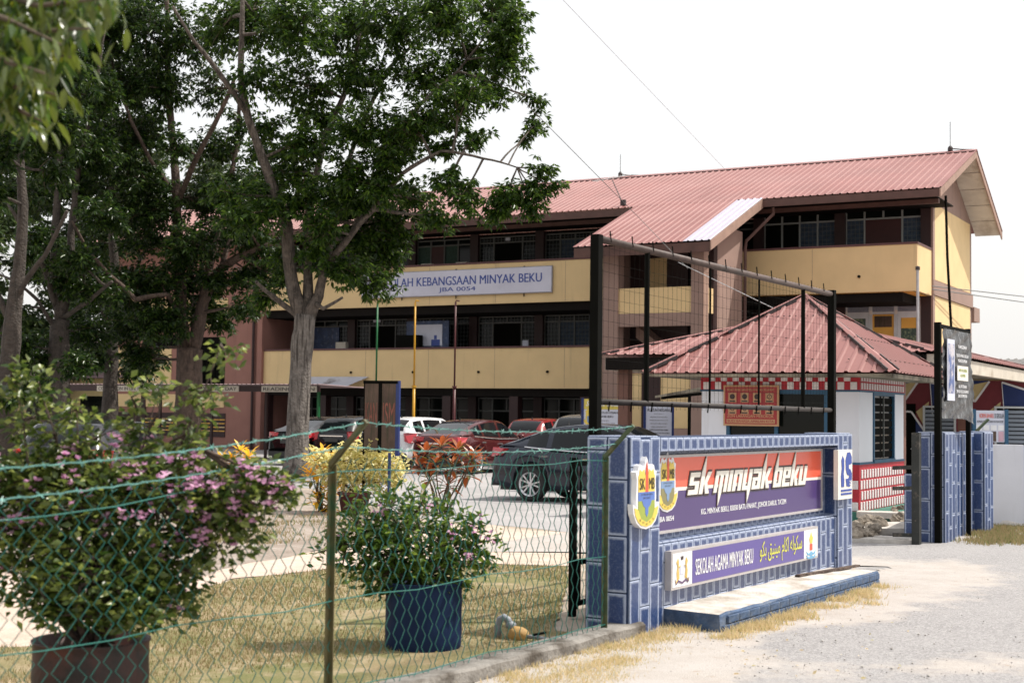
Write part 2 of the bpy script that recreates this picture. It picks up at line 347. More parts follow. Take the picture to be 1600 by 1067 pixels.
def brick_mesh(a, b, c, key='brick', bev=.008):
    k = (round(a,3), round(b,3), round(c,3), key)
    if k in _bm: return _bm[k]
    e = min(bev, a*.2, b*.2, c*.2); mb = MB(); vs = []
    for sz, ins in ((-1,1),(-1,0),(1,0),(1,1)):
        for sx, sy in ((-1,-1),(1,-1),(1,1),(-1,1)):
            i = e if ins else 0
            vs.append((sx*(a/2-i), sy*(b/2-i), sz*(c/2-(0 if ins else e))))
    fs = [(3,2,1,0),(12,13,14,15)]
    for r in range(3):
        for q in range(4): fs.append((r*4+q, r*4+(q+1)%4, r*4+4+(q+1)%4, r*4+4+q))
    me = bpy.data.meshes.new('brick'); me.from_pydata(vs, [], fs); me.materials.append(M[key])
    at_ = me.attributes.new('half', 'FLOAT_VECTOR', 'POINT'); at_.data.foreach_set('vector', [a/2,b/2,c/2]*len(vs)); me.update()
    _bm[k] = me; return me
def brick(parent, x0, x1, y0, y1, z0, z1, key='brick', name='brick'):
    g = .004
    me = brick_mesh(x1-x0-2*g, y1-y0, z1-z0-2*g, key)
    return inst(name, me, parent, ((x0+x1)/2, (y0+y1)/2, (z0+z1)/2))
def brick_col_front(parent, x0, x1, z0, z1, yf, phase, H=.42):   # one vertical column of bricks, 9 mm proud of yf (facing -y)
    z = z0 - phase*H
    while z < z1-.01:
        a, b = max(z, z0), min(z+H, z1)
        if b-a > .03: brick(parent, x0, x1, yf-.012, yf+.004, a, b)
        z += H
def brick_col_end(parent, y0, y1, z0, z1, xf, phase, s, H=.42):  # column on an end face (facing s*x)
    z = z0 - phase*H
    while z < z1-.01:
        a, b = max(z, z0), min(z+H, z1)
        if b-a > .03:
            me = brick_mesh(.016, y1-y0-.012, b-a-.012)
            inst('brick', me, parent, (xf+s*.004, (y0+y1)/2, (a+b)/2))
        z += H

# ------------------------------------------------------------------ ground sheets
def sheet_mat(name, c1, c2, c3, s1, s2, bump=.4, bs=35, rough=.95, speck=None, th=(.38,.62)):
    m = bpy.data.materials.new(name); m.use_nodes = True; nt = m.node_tree; N = nt.nodes; L = nt.links; b = N['Principled BSDF']; b.inputs['Roughness'].default_value = rough; b.inputs['Specular IOR Level'].default_value = .25
    tc = N.new('ShaderNodeTexCoord')
    def nz(s, d=8, r=.6):
        n = N.new('ShaderNodeTexNoise'); n.inputs['Scale'].default_value = s; n.inputs['Detail'].default_value = d; n.inputs['Roughness'].default_value = r; L.new(tc.outputs['Object'], n.inputs['Vector']); return n.outputs[0]
    def mr(v, a, c):
        q = N.new('ShaderNodeMapRange'); q.inputs[1].default_value = a; q.inputs[2].default_value = c; L.new(v, q.inputs[0]); return q.outputs[0]
    def mix(f, a, c):
        q = N.new('ShaderNodeMix'); q.data_type = 'RGBA'; L.new(f, q.inputs[0])
        for i, k in ((6, a), (7, c)):
            if isinstance(k, tuple): q.inputs[i].default_value = (*k, 1)
            else: L.new(k, q.inputs[i])
        return q.outputs[2]
    o = mix(mr(nz(s1, 12, .68), *th), c1, c2); o = mix(mr(nz(s2, 10, .7), .5, .68), o, c3)
    f = nz(bs*3, 4); d = N.new('ShaderNodeMix'); d.data_type = 'RGBA'; d.blend_type = 'MULTIPLY'; d.inputs[0].default_value = .55; L.new(o, d.inputs[6])
    k = N.new('ShaderNodeMapRange'); k.inputs[1].default_value = .3; k.inputs[2].default_value = .7; k.inputs[3].default_value = .55; k.inputs[4].default_value = 1.45; L.new(f, k.inputs[0]); L.new(k.outputs[0], d.inputs[7]); o = d.outputs[2]
    if speck:
        v = N.new('ShaderNodeTexVoronoi'); v.inputs['Scale'].default_value = speck[1]; L.new(tc.outputs['Object'], v.inputs['Vector'])
        o = mix(mr(v.outputs['Distance'], speck[2], speck[2]-.04), o, speck[0])
    L.new(o, b.inputs['Base Color'])
    bp = N.new('ShaderNodeBump'); bp.inputs['Strength'].default_value = bump; bp.inputs['Distance'].default_value = .02; L.new(nz(bs, 8, .7), bp.inputs['Height']); L.new(bp.outputs[0], b.inputs['Normal'])
    return m
M['ground'] = sheet_mat('dusty_ground', (.40,.335,.27), (.31,.25,.19), (.46,.41,.35), .5, 1.4, .5, 22)
M['lot'] = sheet_mat('parking_asphalt', (.36,.345,.345), (.30,.29,.29), (.41,.395,.39), .25, .9, .3, 40, .9)
M['path'] = sheet_mat('sandy_path', (.56,.44,.37), (.46,.36,.29), (.62,.52,.45), .6, 1.8, .4, 25)
M['lawn'] = sheet_mat('dry_lawn', (.29,.225,.13), (.165,.165,.065), (.40,.315,.21), 1.1, 3.6, .9, 30)
M['road'] = sheet_mat('worn_road', (.38,.365,.355), (.265,.255,.252), (.36,.342,.33), .42, 2.2, .9, 45, .9, ((.22,.21,.20), 55, .2), (.46,.56))
M['apron'] = sheet_mat('pale_concrete_apron', (.46,.435,.41), (.39,.365,.345), (.52,.485,.45), .4, 1.7, .35, 40, .9)
M['bed'] = sheet_mat('tree_bed_soil', (.33,.28,.24), (.24,.195,.16), (.40,.35,.31), 1, 3, .8, 20)
M['gravel'] = sheet_mat('sandy_shoulder', (.46,.405,.35), (.385,.325,.265), (.53,.48,.425), 1.2, 4, .8, 30, .95, ((.28,.24,.2), 45, .2))

def sheet(name, pts, z, m, jit=.12, step=.7, closed_edges=None):
    out = []; n = len(pts); walk = 0.; step = step*.28
    for i in range(n):
        a = Vector(pts[i][:2]); b = Vector(pts[(i+1) % n][:2]); k = max(1, int((b-a).length/step)); k = min(k, 130)
        nn = Vector((-(b-a).y, (b-a).x)).normalized() if (b-a).length > 0 else Vector((0,0))
        for j in range(k):
            p = a+(b-a)*j/k
            walk = walk*.8+random.uniform(-jit, jit)*.55
            if j: p = p + nn*(walk+random.uniform(-jit, jit)*.3)*min(1, j/4, (k-j)/4)
            out.append((p.x, p.y, z))
    mb = MB(); mb.add(out, [tuple(range(len(out)))])
    o = mb.build(name, m); tag(o, kind='structure'); 
    import bmesh
    bm = bmesh.new(); bm.from_mesh(o.data); bmesh.ops.triangulate(bm, faces=bm.faces); 
    for f in bm.faces:
        if f.normal.z < 0: f.normal_flip()
    bm.to_mesh(o.data); bm.free(); return o
g = MB(); g.add([(-600,-200,0),(600,-200,0),(600,1200,0),(-600,1200,0)], [(0,1,2,3)]); tag(g.build('ground', M['ground']), kind='structure')
P2 = lambda x, y: tuple(gnd(x, y)[:2])
# parking lot in front of the school
sheet('parking_lot', [P2(890,832), P2(745,818), P2(640,808), P2(520,768), P2(400,752), (-24,36), (-32,60), (-4,66), (16,46), (9,27), (4.2,18.2), (2.0,17.0)], .004, M['lot'], .1)
# sandy path running across the front of the lawn
sheet('sandy_path', [P2(893,833), P2(745,818.5), P2(690,822), P2(560,852), P2(430,868), (-5.6,15.6), (-9,13.0), (-9,8.8), (-4.6,9.6), P2(60,1010), P2(360,905), P2(520,888), P2(700,880), P2(895,885)], .008, M['path'], .12, .5)
sheet('planting_bed', [P2(300,905), P2(470,866), P2(640,836), P2(640,812), P2(520,770), P2(400,756), (-22,34), (-22,17)], .010, M['bed'], .12)
# ------------------------------------------------------------------ fence line and lawn
FD = Vector((sin(radians(32)), cos(radians(32)), 0)); FN = Vector((FD.y, -FD.x, 0))
FO = Vector((.80, 10.62, 0))                          # fence end beside the sign wall
fp = lambda t, n=0, z=0: FO - FD*t + FN*n + Vector((0,0,z))
lawn_pts = [fp(0,.05), fp(8.2,.05), (-8.5,4.6), (-9.2,9.2), (-4.6,9.7), P2(60,1012), P2(360,907), P2(520,890), P2(700,882), P2(885,886), (.62,14.5), (.35,10.9)]
sheet('lawn', lawn_pts, .012, M['lawn'], .06, .4)
# entrance ground: worn asphalt under drifted sandy dust, one fine sheet whose bare-asphalt areas are a mask on the mesh
def wear_mat():
    m = bpy.data.materials.new('dusty_asphalt'); m.use_nodes = True; nt = m.node_tree; N = nt.nodes; L = nt.links; b = N['Principled BSDF']; b.inputs['Roughness'].default_value = .92; b.inputs['Specular IOR Level'].default_value = .2
    tc = N.new('ShaderNodeTexCoord'); a = N.new('ShaderNodeAttribute'); a.attribute_name = 'bare'
    def nz(s, d=8, r=.62):
        n = N.new('ShaderNodeTexNoise'); n.inputs['Scale'].default_value = s; n.inputs['Detail'].default_value = d; n.inputs['Roughness'].default_value = r; L.new(tc.outputs['Object'], n.inputs['Vector']); return n.outputs[0]
    def mr(v, lo, hi, o0=0., o1=1.):
        q = N.new('ShaderNodeMapRange'); q.inputs[1].default_value = lo; q.inputs[2].default_value = hi; q.inputs[3].default_value = o0; q.inputs[4].default_value = o1; L.new(v, q.inputs[0]); return q.outputs[0]
    def mix(f, p, q_, blend='MIX'):
        q = N.new('ShaderNodeMix'); q.data_type = 'RGBA'; q.blend_type = blend
        if isinstance(f, float): q.inputs[0].default_value = f
        else: L.new(f, q.inputs[0])
        for k, c in ((6, p), (7, q_)):
            if isinstance(c, tuple): q.inputs[k].default_value = (*c, 1)
            else: L.new(c, q.inputs[k])
        return q.outputs[2]
    ad = N.new('ShaderNodeMath'); ad.operation = 'ADD'; L.new(a.outputs['Fac'], ad.inputs[0]); L.new(mr(nz(1.6, 12, .72), .25, .75, -.42, .42), ad.inputs[1])
    f = mr(ad.outputs[0], .38, .66)
    dust = mix(mr(nz(2.3), .35, .65), (.435,.405,.38), (.39,.355,.325)); dust = mix(mr(nz(9, 8, .7), .56, .70), dust, (.34,.285,.23))
    asp = mix(mr(nz(1.1), .35, .65), (.265,.255,.255), (.22,.212,.214))
    v = N.new('ShaderNodeTexVoronoi'); v.inputs['Scale'].default_value = 70; L.new(tc.outputs['Object'], v.inputs['Vector'])
    asp = mix(mr(v.outputs['Color'], .25, .8), asp, (.36,.35,.345))
    o = mix(f, dust, asp); o = mix(.55, o, mr(nz(120, 4), .3, .7, .6, 1.4), 'MULTIPLY')
    L.new(o, b.inputs['Base Color'])
    bp = N.new('ShaderNodeBump'); bp.inputs['Strength'].default_value = .7; bp.inputs['Distance'].default_value = .012; L.new(nz(55, 8, .75), bp.inputs['Height']); L.new(bp.outputs[0], b.inputs['Normal'])
    return m
M['wear'] = wear_mat()
tag(MB().add([(.9,-12,.004),(60,-12,.004),(60,60,.004),(8,60,.004),(6.5,30,.004),(5.3,20.5,.004),(3.7,15.4,.004),(1.6,11.2,.004)], [(0,1,2,3,4,5,6,7)]).build('road', M['road'], None), kind='structure')
gx = np.arange(-3.2, 12.01, .10); gy = np.arange(2.4, 22.01, .10); GXX, GYY = np.meshgrid(gx, gy)
edge = [gnd(*q) for q in ((1120,1075),(1185,1010),(1262,988),(1345,968),(1405,952),(1470,918),(1545,885),(1640,858))]; ex_ = [p.x for p in edge]; ey_ = [p.y for p in edge]
# signed distance across the ragged asphalt edge (positive on the road side)
xe_ = np.interp(GYY, ey_, ex_, left=ex_[0]-.1, right=ex_[-1]); sd = (GXX-xe_)*.75
bare = np.clip(sd/.9+.30, 0, 1)*.84
for px_, py_, r_, a_ in ((1330,1005,.55,.35),(1420,1000,.7,.35),(1530,985,.9,.3),(1290,1015,.35,.3),(1385,975,.35,-.45),(1440,1040,.45,-.4),(1560,1030,.55,-.5),(1500,905,1.1,-.25),(1400,885,.9,-.3),(1580,930,1.0,.1),(1450,872,1.5,.48),(1370,850,1.3,.48),(1560,862,1.6,.36)):
    p = gnd(px_, py_); bare += a_*np.exp(-((GXX-p.x)**2+(GYY-p.y)**2)/(2*r_*r_))
e_ = Vector((FD.x, FD.y)); keep = ((GXX-FO.x)*FN.x+(GYY-FO.y)*FN.y > .06) | (GYY > 15.9+0*GXX)
keep &= ~((GYY > 10.9) & (((GXX-FO.x)*FN.x+(GYY-FO.y)*FN.y) < .06) & (GYY < 15.9)); keep &= (GXX-FO.x)*FN.x+(GYY-FO.y)*FN.y > -.9-4*(GYY > 17)
nzz = .006*np.sin(GXX*1.3+GYY*.7)+.004*np.sin(GXX*3.1-GYY*2.2); ny_, nx_ = GXX.shape
idm = np.arange(nx_*ny_).reshape(ny_, nx_); kq = keep[:-1,:-1] & keep[1:,:-1] & keep[:-1,1:] & keep[1:,1:]
a_, b_, c_, d_ = idm[:-1,:-1][kq], idm[:-1,1:][kq], idm[1:,1:][kq], idm[1:,:-1][kq]
me = bpy.data.meshes.new('dusty_road_shoulder'); V_ = np.column_stack([GXX.ravel(), GYY.ravel(), (.016+np.maximum(nzz, -.006)).ravel()])
me.from_pydata(V_.tolist(), [], np.column_stack([a_, b_, c_, d_]).tolist()); at__ = me.attributes.new('bare', 'FLOAT', 'POINT'); at__.data.foreach_set('value', bare.ravel().astype(np.float32)); me.materials.append(M['wear'])
import bmesh
bm = bmesh.new(); bm.from_mesh(me); bmesh.ops.delete(bm, geom=[v for v in bm.verts if not v.link_faces], context='VERTS'); bm.to_mesh(me); bm.free()
me.polygons.foreach_set('use_smooth', [True]*len(me.polygons)); me.update(); o = bpy.data.objects.new('dusty_road_shoulder', me); COL.objects.link(o); tag(o, kind='structure')

# ------------------------------------------------------------------ sign wall with painted bricks
SW_RZ = atan2(cos(radians(32)), sin(radians(32)))
sw = thing('sign_wall', 'low wall of blue painted bricks with white worn edges carrying the school name boards', 'wall', (.886,10.629,0), SW_RZ, 'blue brick gateway walls')
LW, HW, RC, TH = 5.05, 1.485, .15, .36
c = MB()
c.box(0,.50,0,TH,-.05,HW); c.box(4.61,LW,0,TH,-.05,HW)                 # two pillars
c.box(.50,4.61,RC,TH-.002,-.05,HW-.12); c.box(.50,4.61,.002,TH-.002,HW-.12,HW-.003)
c.box(.502,4.608,.035,RC+.002,-.05,.655)                               # lower ledge
c.build('wall_core', M['mortar'], sw)
for i in range(3): brick_col_front(sw, .005+i*.165, .165+i*.165, .0, HW, 0, (.0,.5,.12)[i])
for i in range(3): brick_col_front(sw, 4.615+i*.145, 4.755+i*.145, .0, HW, 0, (.25,.7,.25)[i])
for i in range(2): brick_col_end(sw, .01+i*.175, .18+i*.175, 0, HW, 0, (.22,.7)[i], -1)
brick_col_end(sw, .0, RC, .0, HW-.13, 4.61, .45, -1)
for i in range(2): brick_col_end(sw, .01+i*.175, .18+i*.175, 0, HW, LW, (.22,.7)[i], 1)
x = .51
while x < 4.55:                                                        # beam, back panel, ledge
    i = int(round((x-.51)/.137)); w = .133
    brick(sw, x, x+w, -.012, .01, HW-.118, HW-.004)
    brick_col_front(sw, x, x+w, .66, HW-.12, RC, (.2,.62)[i % 2], .30)
    z0 = 0; H = .335; ph = (.0,.5)[i % 2]
    brick_col_front(sw, x, x+w, .0, .65, .035, ph, H)
    me = brick_mesh(w-.008, RC-.05, .016); inst('brick', me, sw, (x+w/2, .035+(RC-.05)/2, .657))
    x += .137
for k in range(5): inst('brick', brick_mesh(.094,TH-.02,.014), sw, (.05+k*.1, TH/2, HW+.001))
for k in range(4): inst('brick', brick_mesh(.1,TH-.02,.014), sw, (4.67+k*.107, TH/2, HW+.001))
# concrete bench slab at the wall's foot
bn = thing('concrete_plinth', 'low blue painted concrete plinth with worn white top in front of the sign wall', 'plinth', (.886,10.629,0), SW_RZ)
b = MB(); n = 22; xs = [.60+(4.45-.60)*i/n for i in range(n+1)]
for yv, zt in ((-.485,.0),(-.475,.135),(-.46,.148),(.03,.152)):
    for i, xv in enumerate(xs): b.v.append((xv + (.1*(yv+.48) if i == 0 else 0), yv+(random.uniform(-.009,.009) if yv < 0 else 0), zt-(.06 if zt == 0 else 0)+(random.uniform(-.006,.006) if zt else 0)))
for r in range(3):
    for i in range(n): b.f.append((r*(n+1)+i, r*(n+1)+i+1, (r+1)*(n+1)+i+1, (r+1)*(n+1)+i)); b.m.append(1 if r == 2 else 0)
for s_ in (0, n): b.f.append(tuple([r*(n+1)+s_ for r in range(4)] + [])); b.m.append(0)
b.add([(.602+.05,.03,-.06),(.602+.05,.03,.15),(.60,-.485,-.06)], [(0,1,2)], 0)
b.build('slab', [M['bench_blue'], M['bench_top']], bn)
for r_ in range(2):
    x = .62+.10*r_
    while x < 4.4:
        x2 = min(x+.213, 4.44)
        if x2-x > .06: inst('block', brick_mesh(x2-x-.009,.018+.004*random.random(),.056,'bench_blue'), bn, ((x+x2)/2, -.485, .033+r_*.065))
        x = x2
# ---- boards on the sign wall
bd = thing('school_sign_board', 'orange and navy name board reading sk minyak beku in spiky white letters', 'sign', (.886,10.629,0), SW_RZ)
X0, X1, Z0, Z1, YF = .512, 4.46, .715, 1.335, .11
MB().box(X0,X1,YF+.004,RC-.01,Z0,Z1).build('backing', M['alu'], bd)
f = MB(); f.box(X0,X1,YF-.012,YF+.003,Z1-.022,Z1); f.box(X0,X1,YF-.012,YF+.003,Z0,Z0+.022); f.box(X0,X0+.02,YF-.012,YF+.003,Z0+.022,Z1-.022); f.box(X1-.02,X1,YF-.012,YF+.003,Z0+.022,Z1-.022); f.build('frame', M['alu'], bd)
zs = 1.072
MB().add([(X0+.02,YF,zs),(X1-.02,YF,zs-.022),(X1-.02,YF,Z1-.022),(X0+.02,YF,Z1-.022)],[(0,1,2,3)]).build('orange_panel', M['orange'], bd)
MB().add([(X0+.02,YF,Z0+.022),(X1-.02,YF,Z0+.022),(X1-.02,YF,zs-.044),(X0+.02,YF,zs-.024)],[(0,1,2,3)]).build('navy_panel', M['navy'], bd)
MB().add([(X0+.02,YF-.001,zs-.026),(X1-.02,YF-.001,zs-.046),(X1-.02,YF-.001,zs-.02),(X0+.02,YF-.001,zs+.002)],[(0,1,2,3)]).build('stripe', M['cream'], bd)
# spiky lettering
def R(a,b,c_,d): return [(a,b),(c_,b),(c_,d),(a,d)]
GL = {'s':[R(0,.78,.8,1),R(0,.42,.3,.8),R(0,.42,.8,.60),R(.5,.2,.8,.5),R(0,0,.8,.22)],
 'k':[R(0,0,.3,1),[(0,1),(.3,1),(.17,1.78)],[(.28,.42),(.52,.42),(.84,1),(.52,1)],[(.28,.58),(.52,.58),(.84,0),(.52,0)]],
 'm':[R(0,0,.27,1),R(.42,0,.69,.9),R(.84,0,1.11,1),R(0,.8,1.11,1),[(.69,.02),(.42,.02),(.55,-.62)]],
 'i':[R(0,0,.3,1)], 'n':[R(0,0,.3,1),R(.5,0,.8,1),R(0,.8,.8,1)],
 'y':[R(0,0,.3,1),R(.5,0,.8,1),R(0,0,.8,.2),[(.8,.02),(.5,.02),(.66,-.62)]],
 'a':[R(0,.78,.8,1),R(.5,0,.8,1),R(0,.42,.8,.58),R(0,0,.3,.5),R(0,0,.8,.18)],
 'b':[R(0,0,.3,1),[(0,1),(.3,1),(.17,1.78)],R(0,.8,.8,1),R(.5,0,.8,1),R(0,0,.8,.2)],
 'e':[R(0,0,.3,1),R(0,.8,.8,1),R(.5,.42,.8,1),R(0,.42,.8,.58),R(0,0,.8,.2)],
 'u':[R(0,0,.3,1),R(.5,0,.8,1),R(0,0,.8,.2)]}
adv = {'m':1.22,'i':.41}
tot = 0; lay = []
for ch in 'sk minyak beku':
    if ch == ' ': tot += .33; continue
    lay.append((ch, tot)); tot += adv.get(ch, .91)
tot -= .11
lx0, lx1, lz0, lz1 = 1.24, 4.03, 1.0, 1.182
kx = (lx1-lx0)/(tot+.3)
fg = MB(); bk = MB()
for q, (ch, ox) in enumerate(lay):
    for pi_, pol in enumerate(GL[ch]):
        mapp = lambda p, e=0: (lx0+kx*(p[0]+ox+.30*p[1]), lz0-.008*(p[0]+ox)/tot+(lz1-lz0)*p[1])
        pts = [mapp(p) for p in pol]
        cx_ = sum(p[0] for p in pts)/len(pts); cz_ = sum(p[1] for p in pts)/len(pts)
        big = []
        for px_, pz_ in pts:
            dx_, dz_ = px_-cx_, pz_-cz_; l_ = hypot(dx_, dz_)
            if len(pts) == 3: big.append((px_+dx_/l_*.03, pz_+dz_/l_*.03))
            else: big.append((px_+math.copysign(.016, dx_), pz_+math.copysign(.016, dz_)))
        off = .0004*pi_
        fg.prism(pts, YF-.010-off-.0002*q, YF-.004); bk.prism(big, YF-.0045-.0003*pi_-.0002*(q%2), YF-.0005)
bk.build('letter_outline', M['outline'], bd); fg.build('lettering', M['cream'], bd)
t = MB(); put_text(t, 'KG. MINYAK BEKU, 83030 BATU PAHAT, JOHOR DARUL TA\'ZIM', 1.53, 3.47, .812, .875, YF-.002, bold=.025); put_text(t, 'JBA 0054', .72, 1.0, .795, .848, YF-.002, bold=.03); t.build('lettering', M['white'], bd)
# crest: thick shield, also printed on the board
def shield(s=1.):
    h = [(0,1.0),(.05,.93),(.07,.86),(.16,.83),(.20,.88),(.27,.86),(.30,.78),(.37,.76),(.335,.64),(.345,.5),(.355,.34),(.33,.2),(.47,.26),(.44,.1),(.34,-.04),(.2,-.12),(0,-.155)]
    return [(x*s, z*s) for x, z in h] + [(-x*s, z*s) for x, z in reversed(h[1:-1])]
def fld(s, z_lo, z_hi):                                # shield field between two heights
    def hw(z):
        if z > .2: return .29
        return .29*sqrt(max(0, 1-((.2-z)/.245)**2))
    zz = [z_lo+(z_hi-z_lo)*i/8 for i in range(9)]
    return [(hw(z)*s, z*s) for z in zz]+[(-hw(z)*s, z*s) for z in reversed(zz)]
def crest(parent_thing, cx, cz, s, y, thick, green, blue, board=None):
    k = lambda pts: [(cx+a, cz+b_) for a, b_ in pts]
    MB().prism(k(shield(s)), y, y+thick).build('crest_plate', M['white'], parent_thing)
    m = MB(); m.prism(k(fld(s,.44,.70)), y-.004, y-.0005); m.prism(k([(-.27*s,.70*s),(-.24*s,.80*s),(-.17*s,.76*s),(-.09*s,.80*s),(-.05*s,.70*s)]), y-.004, y-.0005); m.prism(k([(.05*s,.70*s),(.09*s,.80*s),(.17*s,.76*s),(.24*s,.80*s),(.27*s,.70*s)]), y-.004, y-.0005)
    rb = [(-.42,.20),(-.30,.17),(-.2,.02),(0,-.045),(.2,.02),(.30,.17),(.42,.20),(.39,.08),(.3,-.02),(.19,-.085),(0,-.115),(-.19,-.085),(-.3,-.02),(-.39,.08)]
    q = k([(a*s, b_*s) for a, b_ in rb]); n_ = 7
    for i in range(6): m.prism([q[i], q[i+1], q[13-i-1], q[13-i]], y-.0045, y-.0005)
    m.build('yellow_field', M['cyellow'], parent_thing)
    MB().prism(k(fld(s,.3,.44)), y-.004, y-.0005).build('blue_band', M[blue], parent_thing)
    MB().prism(k(fld(s,-.03,.3)), y-.004, y-.0005).build('green_field', M[green], parent_thing)
    MB().prism(k([(-.17*s,.3*s),(-.12*s,.22*s),(-.055*s,.19*s),(-.05*s,.1*s),(0,.04*s),(.05*s,.1*s),(.055*s,.19*s),(.12*s,.22*s),(.17*s,.3*s)]), y-.006, y-.0042).build('blue_inlet', M[blue], parent_thing)
    MB().prism(k([(-.05*s,.44*s),(-.04*s,.78*s),(0,.93*s),(.04*s,.78*s),(.05*s,.44*s)]), y-.006, y-.0042).build('red_spear', M['cred'], parent_thing)
    tt = MB(); put_text(tt, 'SK', cx-.26*s, cx-.07*s, cz+.48*s, cz+.66*s, y-.007, bold=.008); put_text(tt, 'MB', cx+.07*s, cx+.27*s, cz+.48*s, cz+.66*s, y-.007, bold=.008)
    put_text(tt, 'SK MINYAK BEKU', cx-.2*s, cx+.2*s, cz+.385*s, cz+.415*s, y-.0065); put_text(tt, 'BATU PAHAT', cx-.13*s, cx+.13*s, cz+.33*s, cz+.36*s, y-.0065)
    for i, w in enumerate(('SE','KO','LAH','JA','YA')): put_text(tt, w, cx+(-.27+.115*i)*s, cx+(-.20+.115*i)*s, cz+(-.03,-.07,-.1,-.07,-.03)[i]*s+.005, cz+(.005,-.035,-.065,-.035,.005)[i]*s+.005, y-.0065)
    tt.build('lettering', M['lettblack'], parent_thing)
crest(bd, .87, .945, .42, YF-.006, .005, 'colive', 'cblue_l')
cr = thing('school_crest', 'thick cut out shield crest lettered SK MB fixed on the left pillar', 'crest', (.886,10.629,0), SW_RZ)
crest(cr, .17, .87, .47, -.058, .045, 'cgreen', 'cblue')
# lower board
lb = thing('religious_school_board', 'long violet board with white end panels reading SEKOLAH AGAMA MINYAK BEKU', 'sign', (.886,10.629,0), SW_RZ)
a0, a1, q0, q1, yl = .66, 3.955, .288, .592, -.035
MB().box(a0,a1,yl,.02,q0,q1).build('box', M['alu'], lb)
MB().add([(a0+.02,yl-.002,q0+.02),(1.04,yl-.002,q0+.02),(1.04,yl-.002,q1-.02),(a0+.02,yl-.002,q1-.02)],[(0,1,2,3)]).build('white_panel', M['white'], lb)
MB().add([(3.57,yl-.002,q0+.02),(a1-.02,yl-.002,q0+.02),(a1-.02,yl-.002,q1-.02),(3.57,yl-.002,q1-.02)],[(0,1,2,3)]).build('white_panel', M['white'], lb)
MB().add([(1.042,yl-.003,q0+.022),(3.568,yl-.003,q0+.022),(3.568,yl-.003,q1-.022),(1.042,yl-.003,q1-.022)],[(0,1,2,3)]).build('violet_panel', M['violet'], lb)
t = MB(); put_text(t, 'SEKOLAH AGAMA MINYAK BEKU', 1.10, 2.30, .37, .50, yl-.006, bold=.02); t.build('lettering', M['white'], lb)
t = MB(); put_text(t, '\ufeb3\ufb91\ufeee\ufedf\ufeea \ufe8d\ufb90\ufe8e\ufee1 \ufee3\ufef4\ufee8\ufef4\ufed6 \ufe91\ufb91\ufeee'[::-1], 2.46, 3.50, .335, .545, yl-.006, bold=.012); t.build('jawi_lettering', M['jawi'], lb)
e = MB()
for s_ in (-1, 1):                                     # two rampant beasts holding a shield
    ex = .85
    e.prism([(ex+s_*x_, z_) for x_, z_ in [(.05,.37),(.09,.36),(.10,.42),(.085,.47),(.105,.50),(.075,.53),(.06,.50),(.065,.45)]][::s_], yl-.006, yl-.003)
    e.bar((ex+s_*.07,yl-.005,.46),(ex+s_*.035,yl-.005,.47),.012,.003); e.bar((ex+s_*.08,yl-.005,.37),(ex+s_*.12,yl-.005,.34),.012,.003)
e.build('beast_emblem', M['gold'], lb)
MB().prism([(.815,.40),(.885,.40),(.89,.46),(.85,.50),(.81,.46)][::1], yl-.0055, yl-.003).build('emblem_shield', M['paper'], lb)
e = MB(); e.prism([(.83,.515),(.87,.515),(.875,.545),(.86,.53),(.85,.55),(.84,.53),(.825,.545)], yl-.0055, yl-.003); e.build('emblem_crown', M['outline'], lb)
e = MB(); pts_ = [(-.13,.36),(-.11,.325),(-.07,.345),(0,.325),(.07,.345),(.11,.325),(.13,.36)]
for i in range(6): e.prism([(.85+pts_[i][0],pts_[i][1]),(.85+pts_[i+1][0],pts_[i+1][1]),(.85+pts_[i+1][0],pts_[i+1][1]+.016),(.85+pts_[i][0],pts_[i][1]+.016)], yl-.0065, yl-.0045)
e.build('emblem_ribbon', M['plum'], lb)
e = MB(); ex = 3.755
for dz in (0,.035): e.prism([(ex-.13,.37-dz),(ex-.06,.345-dz),(ex,.365-dz),(ex+.06,.345-dz),(ex+.13,.37-dz),(ex+.1,.335-dz),(ex,.325-dz),(ex-.1,.335-dz)], yl-.006, yl-.003)
e.build('emblem_wave', M['skyblue'], lb)
MB().prism([(ex-.035,.375),(ex+.035,.375),(ex+.035,.435),(ex-.035,.435)], yl-.006, yl-.003).build('emblem_block', M['cred'], lb)
MB().prism([(ex-.028,.44),(ex+.028,.44),(ex+.05,.49),(ex+.015,.52),(ex,.55),(ex-.015,.52),(ex-.05,.49)], yl-.006, yl-.003).build('emblem_flame', M['cyellow'], lb)
# white plaque with 1S on the right pillar
pq = thing('number_plaque', 'white plaque with blue figures 1S on the right sign wall pillar', 'plaque', (.886,10.629,0), SW_RZ)
MB().box(4.47,4.905,-.06,-.013,.825,1.325).build('plate', M['cream'], pq)
t = MB()
t.prism([(4.56,.95),(4.645,.95),(4.65,1.02),(4.63,1.08),(4.65,1.14),(4.645,1.23),(4.60,1.265),(4.56,1.22),(4.575,1.14),(4.55,1.06)], -.064, -.0605)
t.prism([(4.70,1.12),(4.74,1.07),(4.80,1.06),(4.79,1.17),(4.88,1.18),(4.88,1.25),(4.83,1.30),(4.74,1.295),(4.69,1.22)], -.064, -.0605)
t.prism([(4.72,.955),(4.82,.945),(4.88,1.0),(4.885,1.08),(4.83,1.13),(4.80,1.125),(4.80,1.04),(4.76,1.03),(4.70,1.03)], -.0645, -.0605)
for k in (0, .035): t.box(4.55,4.88,-.064,-.0605,.868+k,.868+k+.02)
t.build('figures', M['letter_blue'], pq)
t = MB(); put_text(t, '25', 4.80, 4.87, .965, 1.01, -.0665, bold=.03); t.build('lettering', M['white'], pq)

